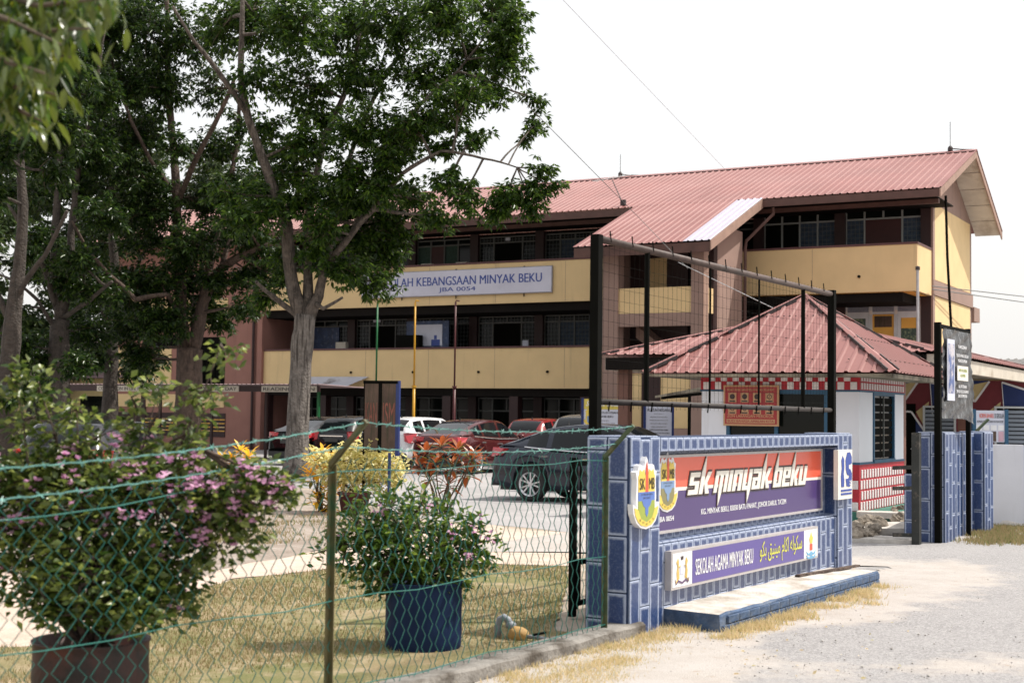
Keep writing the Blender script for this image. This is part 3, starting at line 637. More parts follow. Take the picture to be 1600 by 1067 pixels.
# ------------------------------------------------------------------ tall mesh screen behind the sign wall
sc_ = thing('mesh_screen', 'tall black post and wire mesh screen standing behind the sign wall', 'screen', (.886,10.629,0), SW_RZ, 'black steel frames over the gate walls')
yo = .60
for xx in (.56, 6.16): MB().box(xx-.038,xx+.038,yo-.038,yo+.038,-.05,3.10).build('post', M['black'], sc_)
for xx, rr in ((1.47,.024),(2.79,.011),(3.99,.011),(5.24,.024)): MB().tube([(xx,yo,1.75),(xx,yo,3.06)], rr, 8).build('upright', M['black'], sc_)
MB().tube([(.60,yo,3.07),(6.12,yo,3.055)], .030, 10).build('top_rail', M['rust_pipe'], sc_, True)
MB().tube([(.60,yo,1.755),(6.12,yo,1.735)], .026, 10).build('bottom_rail', M['pipe_dark'], sc_, True)
w = MB(); x = .66
while x < 6.1: w.tube([(x+random.uniform(-.006,.006),yo-.012,1.70),(x,yo-.012,3.10)], .0015, 3, cap=False); x += .092
for i in range(13): z = 1.80+i*.1; w.tube([(.6,yo+.012,z+random.uniform(-.02,.02)),(3.3,yo+.012,z-.015),(6.12,yo+.012,z+random.uniform(-.02,.02))], .0014, 3, cap=False)
tag(w.build('wire_mesh', M['black'], sc_), kind='stuff')
hk = MB()
for i in range(14): hk.tube([(.75+i*.39,yo-.03,3.06),(.75+i*.39,yo-.02,3.15)], .006, 4)
for i in range(14): hk.tube([(.75+i*.39,yo-.03,1.76),(.75+i*.39,yo-.02,1.68)], .007, 4)
tag(hk.build('wire_hooks', M['black'], sc_), kind='stuff')
# folded gate leaf behind the wall
gl = thing('gate_leaf', 'black steel bar gate leaf folded behind the left end of the sign wall', 'gate', (.886,10.629,0), SW_RZ)
for xx, ww in ((.62,.05),(2.5,.05)): MB().box(xx-.025,xx+.025,.80,.85,.02,1.30).build('stile', M['black'], gl)
for zz in (.12,.45,1.25): MB().box(.65,2.47,.805,.845,zz-.02,zz+.02).build('rail', M['black'], gl)
for i in range(16): MB().tube([(.74+i*.112,.825,.10),(.74+i*.112,.825,1.25)], .009, 5).build('bar', M['black'], gl)
MB().box(.57,.66,.79,.815,.08,.47).build('kick_plate', M['black'], gl)

# ------------------------------------------------------------------ chain link fence
fe = thing('chain_link_fence', 'green chain link fence on bent angle posts with two strands of barbed wire', 'fence', tuple(FO))
fl = lambda t, n=0, z=0: -FD*t + FN*n + Vector((0,0,z))
def ztop(t): return 1.335 if t < 3.3 else 1.335-(t-3.3)*.065
posts = [(.22,1.34,1.575,'angle_green'), (3.36,1.36,1.60,'angle'), (6.35,1.15,1.40,'angle')]
for t_, zb, zt, mk in posts:
    m = MB(); a, b2 = fl(t_,.0,-.05), fl(t_,.0,zb); m.bar(a, b2, .034, .006, up=FN); m.bar(a+FD*.014+FN*.016, b2+FD*.014+FN*.016, .006, .034, up=FN)
    m.bar(b2-Vector((0,0,.01)), fl(t_,.235,zt), .034, .006, up=FN.cross(Vector((0,0,1)))); m.bar(b2, fl(t_-.01,.235,zt), .028, .026)
    m.build('post', M[mk], fe)
wm = MB(); pitch = .074; t_ = .24; k = 0
rows = 22
while t_ < 8.0:
    pts = []; zt = ztop(t_); h = (zt+.035)-.09
    for j in range(rows+1):
        s_ = 1 if (j+k) % 2 else -1
        z = .09+h*j/rows; bow = .012*sin(t_*2.3+z*2)
        pts.append(fl(t_+s_*pitch*.505, .012*s_+bow, z))
    pts.append(fl(t_+random.uniform(-.02,.02), .02, zt+.055))
    wm.tube(pts, .0028, 4, cap=False); t_ += pitch; k += 1
tag(wm.build('wire_netting', M['fence_green'], fe, True), kind='stuff')
for zf in (lambda t: ztop(t)-.02, lambda t: .62, lambda t: .13):
    MB().tube([fl(.22+.39*i, .022, zf(.4*i)+.012*sin(i*1.9)) for i in range(21)], .0032, 5).build('line_wire', M['fence_green'], fe, True)
for q, fr in enumerate((.97,.42)):
    m = MB(); pts = []
    for i in range(161):
        t_ = .22+7.8*i/160
        a = next(j for j in range(3) if j == 2 or t_ <= posts[j+1][0]) if t_ >= posts[0][0] else 0
        p0, p1 = posts[min(a, 1)], posts[min(a, 1)+1]
        u_ = max(0, (t_-p0[0])/(p1[0]-p0[0]))
        z0_ = p0[1]+(p0[2]-p0[1])*fr; z1_ = p1[1]+(p1[2]-p1[1])*fr
        z = z0_+(z1_-z0_)*u_-.045*4*u_*(1-u_)*(1 if u_ < 1 else 0)+.003*sin(i*2.1)
        pts.append(fl(t_, .235*fr+.003*cos(i*2.1), z))
    m.tube(pts, .0034, 5)
    for i in range(2, 158, 2):
        p = pts[i]
        for r_ in range(2):
            v = Vector((random.uniform(-1,1), random.uniform(-1,1), random.uniform(-1,1))).normalized()*.021
            m.tube([p-v, p, p+v], [.0015,.004,.0015], 3, cap=False)
    m.build('barbed_wire', M['barb'], fe)
# fence kerb
kb = MB(); n = 34
for i in range(n+1):
    t_ = -.22+8.5*i/n; j = lambda: random.uniform(-.008,.008)
    for nn, z in ((.135,-.05),(.13,.085),(.11,.10),(-.09,.10),(-.10,-.05)): p = FO-FD*t_+FN*(nn+j()); kb.v.append((p.x, p.y, z+(j() if z > 0 else 0)))
for i in range(n):
    for r in range(4): kb.f.append((i*5+r, i*5+r+1, i*5+5+r+1, i*5+5+r)); kb.m.append(0)
kb.f += [(4,3,2,1,0), tuple(n*5+r for r in range(5))]; kb.m += [0,0]
tag(kb.build('fence_kerb', M['curb'], loc=tuple(FO)), 'weathered grey concrete kerb running under the green chain link fence', 'kerb')

# ------------------------------------------------------------------ far side of the gate
g2o = gnd(1476, 851); g2 = thing('gate_wall', 'twin blue painted brick gate wall on the far side of the entrance', 'wall', tuple(g2o), SW_RZ, 'blue brick gateway walls')
c = MB(); c.box(0,.5,0,.36,-.05,1.47); c.box(.5,2.1,.15,.358,-.05,1.467); c.box(2.1,2.62,0,.36,-.05,1.47); c.box(-.05,-.01,.37,.52,-.05,.92); c.build('wall_core', M['mortar'], g2)
for x0 in (0, 2.1):
    for i in range(3): brick_col_front(g2, x0+.005+i*.165, x0+.165+i*.165, 0, 1.47, 0, (.0,.5,.1)[i])
    for i in range(2): brick_col_end(g2, .01+i*.175, .18+i*.175, 0, 1.47, x0, (.2,.62)[i], -1)
    for k in range(5): inst('brick', brick_mesh(.094,.34,.014), g2, (x0+.05+k*.1, .18, 1.471))
x = .51; i = 0
while x < 2.05: brick_col_front(g2, x, x+.155, 0, 1.46, .15, (.2,.6)[i % 2]); x += .16; i += 1
brick_col_end(g2, .375,.515, 0,.92, -.05, .3, -1)
bf = thing('banner_frame', 'black post frame holding a wrinkled plastic covered banner above the far gate wall', 'banner', tuple(gnd(1466,851)), SW_RZ, 'black steel frames over the gate walls')
MB().box(-.04,.04,-.04,.04,-.05,2.93).build('post', M['black'], bf); MB().box(1.52,1.58,-.03,.03,-.05,2.93).build('post', M['black'], bf)
MB().box(.04,1.52,-.025,.025,2.86,2.91).build('top_rail', M['black'], bf); MB().box(.04,1.52,-.025,.025,1.70,1.75).build('bottom_rail', M['black'], bf)
sh = MB(); nx, nz = 26, 20
for j in range(nz+1):
    for i in range(nx+1):
        x_ = .05+1.46*i/nx; z_ = 1.66+1.20*j/nz
        sh.v.append((x_+.01*sin(j*1.3), -.045+.012*sin(i*1.7+j*.6)+.010*sin(j*2.1-i*.5)+random.uniform(-.006,.006)-(.05*(i/nx)**6*(1-j/nz)), z_-(.09*(i/nx)**8*(1-j/nz) if j < 4 else 0)))
for j in range(nz):
    for i in range(nx): a = j*(nx+1)+i; sh.f.append((a,a+1,a+nx+2,a+nx+1)); sh.m.append(0)
sh.build('plastic_sheet', M['plastic'], bf, True)
MB().box(.16,.52,-.085,-.076,1.90,2.72).build('portrait_print', M['paper'], bf)
MB().box(.20,.48,-.089,-.086,2.0,2.66).build('portrait_picture', M['poster_blue'], bf)
MB().box(.66,1.22,-.085,-.076,2.18,2.38).build('notice_panel', M['cream'], bf)
t = MB()
for s_, z_, x0, x1 in (('TAKZIAH',2.62,.72,1.16),('SELURUH WARGA SEKOLAH',2.50,.64,1.26),('MENGUCAPKAN',2.43,.72,1.18),('AL-FATIHAH',2.08,.74,1.16),('SEMOGA DICUCURI RAHMAT',2.01,.64,1.26),('DAN DITEMPATKAN',1.95,.72,1.18)): put_text(t, s_, x0, x1, z_, z_+.042, -.078, bold=.03)
t.build('lettering', M['white'], bf)
t = MB(); put_text(t, 'AMIN YA RABBAL', .72, 1.16, 2.30, 2.34, -.0875, bold=.02); put_text(t, 'ALAMIN', .80, 1.06, 2.23, 2.27, -.0875, bold=.02); t.build('lettering', M['cgreen'], bf)
hp = thing('hinge_post', 'weathered black gate hinge post with two brackets at the driveway edge', 'post', tuple(gnd(1432,853)), SW_RZ)
MB().box(-.05,.05,-.05,.05,-.05,1.47).build('post', M['black_rust'], hp)
for zz in (1.02,.75,.14): MB().bar((.0,.05,zz),(.12,.34,zz-.02),.035,.05).build('bracket', M['black_rust'], hp)
# white boundary wall right of the gate
ww = thing('boundary_wall', 'white painted boundary wall with a bare block pier at the road edge', 'wall', (7.15,21.9,0), radians(-3))
MB().box(0,.72,0,.15,-.05,1.27).build('wall', M['chalk'], ww); MB().box(.722,1.11,.02,.15,-.05,1.25).build('pale_blue_pier', M['lightblue'], ww)
for k in range(9): inst('block', brick_mesh(.30,.2,.138,'blockgrey'), ww, (1.27, .08, .06+k*.14))
MB().box(1.425,9,0,.15,-.05,1.27).build('wall', M['chalk'], ww)
# ------------------------------------------------------------------ school building (local: x along the front to the right, y into the building)
BRZ = atan2(-.48893, .87233); BO = (13.535, 46.047, 0)
sb = thing('school_building', 'long three storey yellow school block with a red metal roof and brown stair tower', 'school', BO, BRZ)
XL = -27.4
def part(name, mk, f, parent=sb, smooth=False):
    m = MB(); f(m); return m.build(name, M[mk] if isinstance(mk, str) else [M[k] for k in mk], parent, smooth)
# corrugated sheeting: ribs run down the slope
def ribbed(x0, x1, p0, p1, pitch=.25, rib=.035, lift=.028):
    """p0,p1: (y,z) of the two ends of the slope"""
    m = MB(); xs = []; x = x0
    while x < x1-.01:
        for dx, h in ((0,0),(pitch*.62,0),(pitch*.72,1),(pitch*.88,1),(pitch*.98,0)): 
            if x+dx <= x1: xs.append((x+dx, h))
        x += pitch
    xs.append((x1, 0)); n = Vector((0, -(p1[1]-p0[1]), (p1[0]-p0[0]))).normalized()
    if n.z < 0: n = -n
    for (y, z) in (p0, p1):
        for x, h in xs: m.v.append((x, y+n.y*lift*h, z+n.z*lift*h))
    k = len(xs)
    for i in range(k-1): m.f.append((i, i+1, k+i+1, k+i)); m.m.append(0)
    return m
RX1, RX0 = .62, -36.6
ribbed(RX0, RX1, (-1.03, 9.0), (4.55, 11.12)).build('roof_front_slope', M['roof'], sb)
ribbed(RX0, RX1, (9.35, 8.78), (4.55, 11.12)).build('roof_rear_slope', M['roof'], sb)
part('ridge_cap', 'roof_old', lambda m: m.add([(RX0,4.33,11.08),(RX1,4.33,11.08),(RX1,4.55,11.17),(RX0,4.55,11.17),(RX0,4.77,11.08),(RX1,4.77,11.08)], [(0,1,2,3),(3,2,5,4)]))
def ridge_gaps(m):
    x = RX0+.2
    while x < RX1-.3: m.box(x, x+.17, 4.30, 4.335, 11.035, 11.075); x += .25
part('ridge_closures', 'bolt', ridge_gaps)
# soffit panels under the gable overhang and barge boards
def soff(ya, za, yb, zb, n):
    for i in range(n):
        m = MB()
        a, b = i/n+.004, (i+1)/n-.004
        y0, z0, y1, z1 = ya+(yb-ya)*a, za+(zb-za)*a, ya+(yb-ya)*b, za+(zb-za)*b
        m.box(0,1,0,1,0,1); m.v = [(xx,yy,zz-o_) for o_ in (.135,.12) for xx,yy,zz in ((-.38,y0,z0),(.56,y0,z0),(.56,y1,z1),(-.38,y1,z1))]; m.build('soffit_panel', M['soffit'], sb)
soff(-1.0, 9.0, 4.5, 11.09, 4); soff(4.6, 11.09, 9.3, 8.79, 5)
part('barge_board', 'barge', lambda m: m.add([(.56,-1.05,8.70),(.60,-1.05,8.70),(.60,4.55,10.86),(.56,4.55,10.86),(.56,-1.05,8.98),(.60,-1.05,8.98),(.60,4.55,11.10),(.56,4.55,11.10)], [(0,3,7,4),(1,5,6,2),(0,4,5,1),(0,1,2,3),(4,7,6,5)]))
part('barge_board', 'barge', lambda m: m.add([(.56,9.36,8.50),(.60,9.36,8.50),(.60,4.56,10.86),(.56,4.56,10.86),(.56,9.36,8.76),(.60,9.36,8.76),(.60,4.56,11.10),(.56,4.56,11.10)], [(0,4,7,3),(1,2,6,5),(0,1,5,4),(0,3,2,1),(4,5,6,7)]))
part('eave_fascia', 'fascia', lambda m: m.box(RX0,.555,-1.02,-.98,8.72,8.965))
part('eave_beam', 'fascia', lambda m: m.box(XL,.30,-.02,.16,8.66,8.80))
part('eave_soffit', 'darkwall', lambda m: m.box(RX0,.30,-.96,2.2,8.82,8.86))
# gable wall with its brown bands and sunken yellow panels
GX = -.39
def gable(m):
    m.add([(GX,2.1,0),(GX,8.55,0),(GX,8.55,9.05),(GX,4.55,10.98),(GX,2.1,10.05)], [(0,1,2,3,4)])
    m.box(-8,GX-.01,8.45,8.55,0,9.0)
part('gable_wall', 'taupe', gable)
for z0, z1 in ((6.40,9.0),(3.1,5.84),(.3,2.7)): part('gable_panel', 'yellow', lambda m: m.box(GX-.05,GX+.012,2.32,8.25,z0,z1))
part('gable_band', 'taupe', lambda m: m.box(GX-.02,GX+.06,2.1,8.56,5.86,6.36))
part('gable_band', 'taupe', lambda m: m.box(GX-.02,GX+.06,2.1,8.56,2.72,3.06))
part('band_end', 'taupe', lambda m: m.box(GX-.6,GX+.10,8.56,9.6,5.36,5.90))
part('corner_column', 'maroon', lambda m: m.box(-.76,GX-.005,2.05,2.55,0,8.80))
part('corner_trim', 'taupe', lambda m: m.box(GX-.02,GX+.05,2.03,2.30,0,8.9))
# parapets
def parap(x0, x1, z0, z1, y0=0.):
    part('parapet', 'yellow', lambda m: m.box(x0,x1,y0,y0+.12,z0,z1))
    part('capping', 'maroon_rail', lambda m: m.box(x0-.03,x1+.03,y0-.03,y0+.16,z1,z1+.07))
parap(-6.38, GX, 5.82, 7.36)
part('parapet_return', 'yellow', lambda m: m.box(GX-.12,GX,.121,2.03,5.82,7.36)); part('capping', 'maroon_rail', lambda m: m.box(GX-.15,GX+.02,.161,2.03,7.36,7.43))
parap(XL, -9.3, 5.82, 7.36); parap(XL, -9.3, 2.60, 4.12); parap(-6.38, GX-.4, 2.60, 4.12)
def seams(m):
    for x in np.arange(XL+2.2, -9.5, 2.98):
        for z0 in (2.62, 5.84): m.box(x-.006,x+.006,-.003,.001,z0,z0+1.5)
    for x in (-3.9,): m.box(x-.006,x+.006,-.003,.001,5.84,7.34)
part('parapet_joints', 'taupe', seams)
def scup(m):
    for x in np.arange(XL+1.5, -9.5, 2.98):
        for z in (3.0,): m.tube([(x,-.05,z+.22),(x,.02,z+.22)], .05, 8)
    m.tube([(-2.3,-.05,6.35),(-2.3,.02,6.35)], .05, 8)
part('drain_spouts', 'black', scup)
# corridor slabs, back wall
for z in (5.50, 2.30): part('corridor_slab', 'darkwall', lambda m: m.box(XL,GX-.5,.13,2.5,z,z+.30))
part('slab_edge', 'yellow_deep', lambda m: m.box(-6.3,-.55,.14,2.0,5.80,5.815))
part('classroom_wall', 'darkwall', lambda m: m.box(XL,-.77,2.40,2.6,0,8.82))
part('left_end_wall', 'terracotta', lambda m: m.box(XL-.25,XL,-.15,8.4,0,8.85))
# window bays
BAY = 2.98
def wall_cols():
    for k in range(0, 9):
        xa = -.76-BAY*k-2.61-.37
        part('bay_column', 'maroon', lambda m: m.box(xa,xa+.37,2.02,2.45,0,8.8))
wall_cols()
pane_cache = {}
def panebox(w, h, mk):
    k = (round(w,3), round(h,3), mk)
    if k not in pane_cache:
        mb = MB(); mb.box(-w/2,w/2,-.008,.008,-h/2,h/2); me = bpy.data.meshes.new('pane'); me.from_pydata(mb.v, [], mb.f); me.materials.append(M[mk]); pane_cache[k] = me
    return pane_cache[k]
def grille_mesh(w, h, p):
    k = ('g', round(w,3), round(h,3), p)
    if k not in pane_cache:
        m = MB(); n = max(2, int(w/p)); q = max(2, int(h/p)); r = .007
        for i in range(1, n): m.box(-w/2+w*i/n-r,-w/2+w*i/n+r,-.006,.006,-h/2,h/2)
        for j in range(1, q): m.box(-w/2,w/2,-.0065,.0065,-h/2+h*j/q-r,-h/2+h*j/q+r)
        me = bpy.data.meshes.new('grille'); me.from_pydata(m.v, [], m.f); me.materials.append(M['grille']); pane_cache[k] = me
    return pane_cache[k]
def window_bay(k, zlo, zt, zhi, top, low, fm='frame', y=2.2):
    """four lights; top/low: letters per light: g glass, l lattice over glass, c lattice over curtain, v green curtain, d door gap, r maroon board, ' ' none"""
    x0 = -.76-BAY*k-2.61; w = 2.61/4; m = MB(); t = .028
    merged = lambda row, i: row[i] == row[i-1] and row[i] in 'dr'
    for i in range(5):
        xx = x0+w*i
        if i in (0, 4) or not merged(low, i): m.box(xx-t,xx+t,y-.03,y+.03,zlo,zt-t)
        if i in (0, 4) or not merged(top, i): m.box(xx-t,xx+t,y-.03,y+.03,zt+t,zhi-t)
    m.box(x0-t,x0+2.61+t,y-.031,y+.031,zt-t,zt+t); m.box(x0-t,x0+2.61+t,y-.031,y+.031,zhi-t,zhi+t)
    wn_ = m.build('window', M[fm], sb)
    for row, za, zb in ((top, zt+t, zhi-t), (low, zlo, zt-t)):
        for i, ch in enumerate(row):
            xm = x0+w*(i+.5); zm = (za+zb)/2; W_, H_ = w-2*t, zb-za
            mk = {'g':'glass','l':'glass','c':'curtain','v':'curtain_green','r':'red_board','d':'darkroom'}[ch]
            ex = 2*t if merged(row, i) or (i+1 < 4 and row[i+1] == ch and ch in 'dr') else 0
            inst('pane', panebox(W_+ex, H_, mk), wn_, (xm, y+(.03 if ch != 'r' else .0), zm))
            if ch in 'lc': inst('grille', grille_mesh(W_, H_, .145), wn_, (xm, y-.005, zm))
ZT = [(7.0, 8.58, 9.08-.27), (3.8, 5.30, 5.50-.02)]
tops = {0:('gggg','crrc'),1:('gggg','ggcc'),2:('gggg','gggg'),3:('llll','llll'),4:('llll','lccl'),5:('llll','lddl'),6:('gggg','vrvg'),7:('gggg','gddg'),8:('llll','lccl')}
mids = {4:('llll','lccl'),5:('llll','lddl'),6:('llll','llll'),7:('llll','lddl'),8:('gggg','gggl'),2:('llll','llll'),1:('gggg','gggg'),3:('llll','llll')}
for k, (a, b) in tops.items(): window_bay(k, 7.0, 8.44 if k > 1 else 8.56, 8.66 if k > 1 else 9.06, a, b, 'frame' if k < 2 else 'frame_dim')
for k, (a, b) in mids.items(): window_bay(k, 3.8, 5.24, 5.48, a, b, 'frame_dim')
# ground floor openings in deep shade
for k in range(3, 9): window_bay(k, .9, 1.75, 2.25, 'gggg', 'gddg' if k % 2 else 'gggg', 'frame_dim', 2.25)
for k in range(4, 10): part('ground_column', 'maroon', lambda m: m.box(-.76-BAY*k-.37+.37,-.76-BAY*k+.37,.1,.45,0,2.3))
# white framed doors with louvred heads under the right bay
x0 = -3.37
for i in range(3):
    xa = x0+.87*i; d = MB()
    for xx in (xa+.025, xa+.845): d.box(xx-.035,xx+.035,2.14,2.2,3.1,5.78)
    d.box(xa+.06,xa+.81,2.145,2.195,5.24,5.32); d.box(xa+.06,xa+.81,2.145,2.195,5.72,5.78); d.box(xa+.06,xa+.81,2.145,2.195,3.1,3.6)
    dd = d.build('door', M['frame_white'], sb)
    for j in range(9):
        me = panebox(.75, .028, 'louvre'); inst('louvre_slat', me, dd, (xa+.435, 2.16, 5.345+j*.042), (radians(35),0,0))
    inst('pane', panebox(.75, 1.62, 'poster_green' if i != 1 else 'yellow_deep'), dd, (xa+.435, 2.185, 4.42))
    if i == 1: inst('poster', panebox(.60, .38, 'wood_dk'), dd, (xa+.435, 2.165, 4.98)); inst('poster', panebox(.60, .2, 'pole_green'), dd, (xa+.435, 2.165, 4.3))
    else: 
        q = MB()
        for xx in (xa+.12, xa+.75): q.box(xx-.05,xx+.05,2.15,2.175,3.6,5.24)
        q.box(xa+.17,xa+.70,2.15,2.175,5.10,5.24); q.build('leaf_frame', M['frame_white'], dd)
        if i == 2: inst('pane', panebox(.5, .36, 'yellow_deep'), dd, (xa+.435, 2.168, 4.92))
    inst('emblem', panebox(.09, .13, 'cream'), dd, (xa+.02, 2.13, 5.30))
# things on the corridor walls
part('notice_board', 'display_blue', lambda m: m.box(-20.95,-18.95,1.0,1.05,4.15,5.30))
part('notice_print', 'paper', lambda m: m.box(-20.55,-19.25,.985,.998,4.3,5.15))
part('notice_print', 'letter_blue', lambda m: (m.box(-19.75,-19.35,.975,.984,4.3,4.55), m.box(-19.62,-19.50,.975,.984,4.56,4.72)))
part('corridor_bench', 'black', lambda m: m.box(-21.2,-20.1,.6,.9,4.2,4.72))
part('wall_mural', 'display_blue', lambda m: m.box(-27.2,-25.1,2.10,2.16,4.0,5.2)); part('wall_mural', 'display_blue', lambda m: m.box(-13.3,-12.0,2.10,2.16,4.0,5.6))
part('mural_oval', 'white', lambda m: (m.lathe([(.0,-.0),(.14,0.),(.14,.012),(0,.012)], 16, (-13.05,2.07,4.62), 'y')))
part('mural_disc', 'cblue_l', lambda m: (m.lathe([(.09,0),(.19,0),(.19,.012),(.09,.012)], 18, (-12.75,2.07,5.22), 'y'), m.box(-12.9,-12.6,2.08,2.098,4.2,5.0)))
for bb_ in ((-23.35,-23.0,2.10,2.15,5.38,5.48),(-17.05,-16.85,2.1,2.15,8.5,8.62),(-15.95,-15.7,1.6,1.66,4.25,4.5)): part('classroom_sign', 'paper', lambda m: m.box(*bb_))
for xp, zp in ((-20.45,7.0),(-18.8,7.0),(-24.6,3.9)): part('planter', 'soffit', lambda m: m.box(xp,xp+.5,1.2,1.4,zp,zp+.62))
# metal awning over the ground floor door
aw = MB(); 
for i in range(6):
    y0, z0, y1, z1 = -.02-.17*i, 3.05-.075*i, -.02-.17*(i+1)+.01, 3.05-.075*(i+1)+.004
    aw.add([(-25.2,y0,z0),(-22.05-.08*i,y0,z0),(-22.13-.08*i,y1,z1-.02),(-25.2,y1,z1-.02),(-25.2,y0,z0-.02),(-22.05-.08*i,y0,z0-.02)], [(0,3,2,1),(0,1,5,4)])
aw.build('metal_awning', M['metal_awning'], sb)
# stair tower in front of the block
TX0, TX1, TY = -9.35, -5.86, -5.0
for xa in (TX0, TX1-.40): part('tower_column', 'taupe', lambda m: m.box(xa,xa+.40 if xa != TX0 else xa+.55,TY,TY+.45,0,7.15))
part('tower_column_edge', 'barge', lambda m: m.box(TX1,TX1+.02,TY+.01,TY+.44,0,7.1))
part('tower_parapet', 'yellow', lambda m: m.box(TX0+.55,TX1-.40,TY+.06,TY+.18,4.92,5.74))
part('tower_beam', 'taupe', lambda m: m.box(TX0+.55,TX1-.40,TY+.03,TY+.3,4.50,4.915))
part('tower_beam', 'maroon', lambda m: m.box(TX0+.55,TX1-.40,TY+.03,TY+.3,6.85,7.1))
part('tower_inner_wall', 'maroon', lambda m: m.box(TX0+.1,TX0+2.2,TY+1.9,TY+2.05,2.6,7.3)); part('tower_inner_panel', 'yellow', lambda m: m.box(TX0+.75,TX0+1.45,TY+1.88,TY+1.90,4.92,6.9))
part('tower_back', 'darkroom', lambda m: m.box(TX0+.1,TX1-.2,-1.6,-1.5,0,8.2))  # near-black sheet stands in for the tower's shaded interior
part('tower_left_wall', 'taupe', lambda m: m.box(TX0,TX0+.12,TY+.46,-.01,0,7.6))
part('tower_side_wall', 'taupe', lambda m: m.box(TX1-.14,TX1,-3.75,-1.45,0,7.85)); part('tower_side_jamb', 'maroon', lambda m: m.box(TX1-.16,TX1-.01,-4.05,-3.755,0,7.5))
part('tower_side_parapet', 'yellow', lambda m: m.box(TX1-.12,TX1-.02,TY+.455,-4.06,4.92,5.72))
part('stair_flight', 'taupe', lambda m: m.add([(-8.6,-4.0,4.6),(-6.6,-4.0,3.1),(-6.6,-4.0,2.7),(-8.6,-4.0,4.2),(-8.6,-2.8,4.6),(-6.6,-2.8,3.1),(-6.6,-2.8,2.7),(-8.6,-2.8,4.2)], [(0,1,2,3),(4,7,6,5),(0,4,5,1),(3,2,6,7)]))
part('tower_ground_wall', 'yellow', lambda m: m.box(TX0+.55,TX1-.4,TY+.2,TY+.3,1.25,3.0)); part('tower_dado', 'taupe', lambda m: m.box(TX0+.55,TX1-.4,TY+.17,TY+.31,0,1.245))
part('tower_ground_beam', 'taupe', lambda m: m.box(TX0+.55,TX1-.4,TY+.15,TY+.32,3.0,3.3)); part('tower_niche', 'maroon', lambda m: m.box(-8.0,-7.35,TY+.14,TY+.166,0,3.0))
ribbed(-10.08, -6.25, (-5.75, 7.07), (-.95, 9.03)).build('tower_roof', M['roof'], sb)
for i in range(2): ribbed(-6.25+.46*i, -5.79+.46*i, (-5.75, 7.075), (-.95, 9.035), .23).build('skylight_sheet', M['skylight'], sb)
part('tower_fascia', 'fascia', lambda m: m.box(-10.05,-5.36,-5.72,-5.68,6.72,7.03))
part('tower_barge', 'barge', lambda m: m.add([(-5.34,-5.75,6.76),(-5.30,-5.75,6.76),(-5.30,-.98,8.70),(-5.34,-.98,8.70),(-5.34,-5.75,7.06),(-5.30,-5.75,7.06),(-5.30,-.98,9.0),(-5.34,-.98,9.0)], [(0,3,7,4),(1,5,6,2),(0,4,5,1),(4,7,6,5),(0,1,2,3)]))
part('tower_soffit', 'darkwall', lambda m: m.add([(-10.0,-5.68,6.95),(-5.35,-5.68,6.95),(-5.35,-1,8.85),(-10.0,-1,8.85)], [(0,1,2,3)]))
part('downpipe', 'fascia', lambda m: m.tube([(-5.0,-.85,8.72),(-5.0,-.8,8.5),(-5.75,-1.38,7.55),(-5.78,-1.4,7.3),(-5.78,-1.4,0)], .055, 8))
# low wing on the left with terracotta stair bay
def wing():
    part('wing_wall', 'terracotta', lambda m: m.box(-36.4,XL-.26,.0,8,0,8.8))
    for xa, xb, z0, z1, mk in ((-35.9,-34.2,2.75,4.35,'yellow'),(-33.9,-32.5,2.75,4.35,'yellow'),(-32.2,-31.4,2.75,4.35,'maroon'),(-31.3,-29.4,5.15,6.4,'yellow'),(-31.1,-29.5,2.75,4.75,'darkroom'),(-35.9,-29.5,1.75,2.3,'yellow'),(-33.9,-31.5,5.3,6.5,'yellow'),(-35.9,-34.3,5.3,6.5,'yellow'),(-34.2,-31.6,4.37,4.9,'darkroom')):
        part('wall_panel', mk, lambda m: m.box(xa,xb,-.03,.05,z0,z1))  # the near-black panels stand in for shaded openings
    part('wall_column', 'maroon', lambda m: (m.box(-34.18,-33.92,-.06,.02,0,6.6), m.box(-31.38,-31.2,-.05,.02,0,6.6)))
    part('downpipe', 'maroon', lambda m: m.tube([(-27.9,-.1,0),(-27.9,-.1,8.7)], .06, 6))
    part('stair_grille', 'black', lambda m: [m.bar((-31.0+.2*i,-.06,2.8),(-31.0+.2*i,-.06,4.3-.12*i),.03) for i in range(7)])
    def vent(xa):
        for r in range(4):
            for c_ in range(6):
                inst('vent_block', panebox(.30,.04,'yellow_deep' if (r+c_) % 3 else 'yellow'), sb, (xa+.33*c_, -.045, .75+.16*r), (0,0,0))
    vent(-33.9); vent(-31.2)
    part('vent_panel', 'maroon', lambda m: m.box(-35.6,-29.4,-.035,.03,.5,1.5))
wing()
# roof-top things
def rod(x, y, z, h, name, label, cat):
    wpt = Matrix.Rotation(BRZ, 4, 'Z') @ Vector((x, y, z)) + Vector(BO); t = thing(name, label, cat, tuple(wpt), BRZ, 'lightning rods on the roof ridge')
    MB().lathe([(.09,0),(.09,.12),(.05,.18),(.02,.2)], 8).build('base', M['bolt'], t); MB().tube([(0,0,.18),(0,0,h)], .012, 5).build('rod', M['cable'], t); MB().tube([(0,0,.1),(.4,0,.03),(.8,.05,.0)], .02, 4).build('lead', M['bolt'], t)
rod(-.3, 4.55, 11.16, 1.05, 'lightning_rod', 'thin lightning rod at the gable end of the red roof ridge', 'rod')
rod(-13.2, 4.55, 11.16, .9, 'lightning_rod', 'thin lightning rod standing midway along the red roof ridge', 'rod')
wpt = Matrix.Rotation(BRZ, 4, 'Z') @ Vector((-10.6, -.7, 9.12)) + Vector(BO)
an = thing('roof_antenna', 'leaning television antenna on the roof edge beside the stair tower roof', 'antenna', tuple(wpt), BRZ)
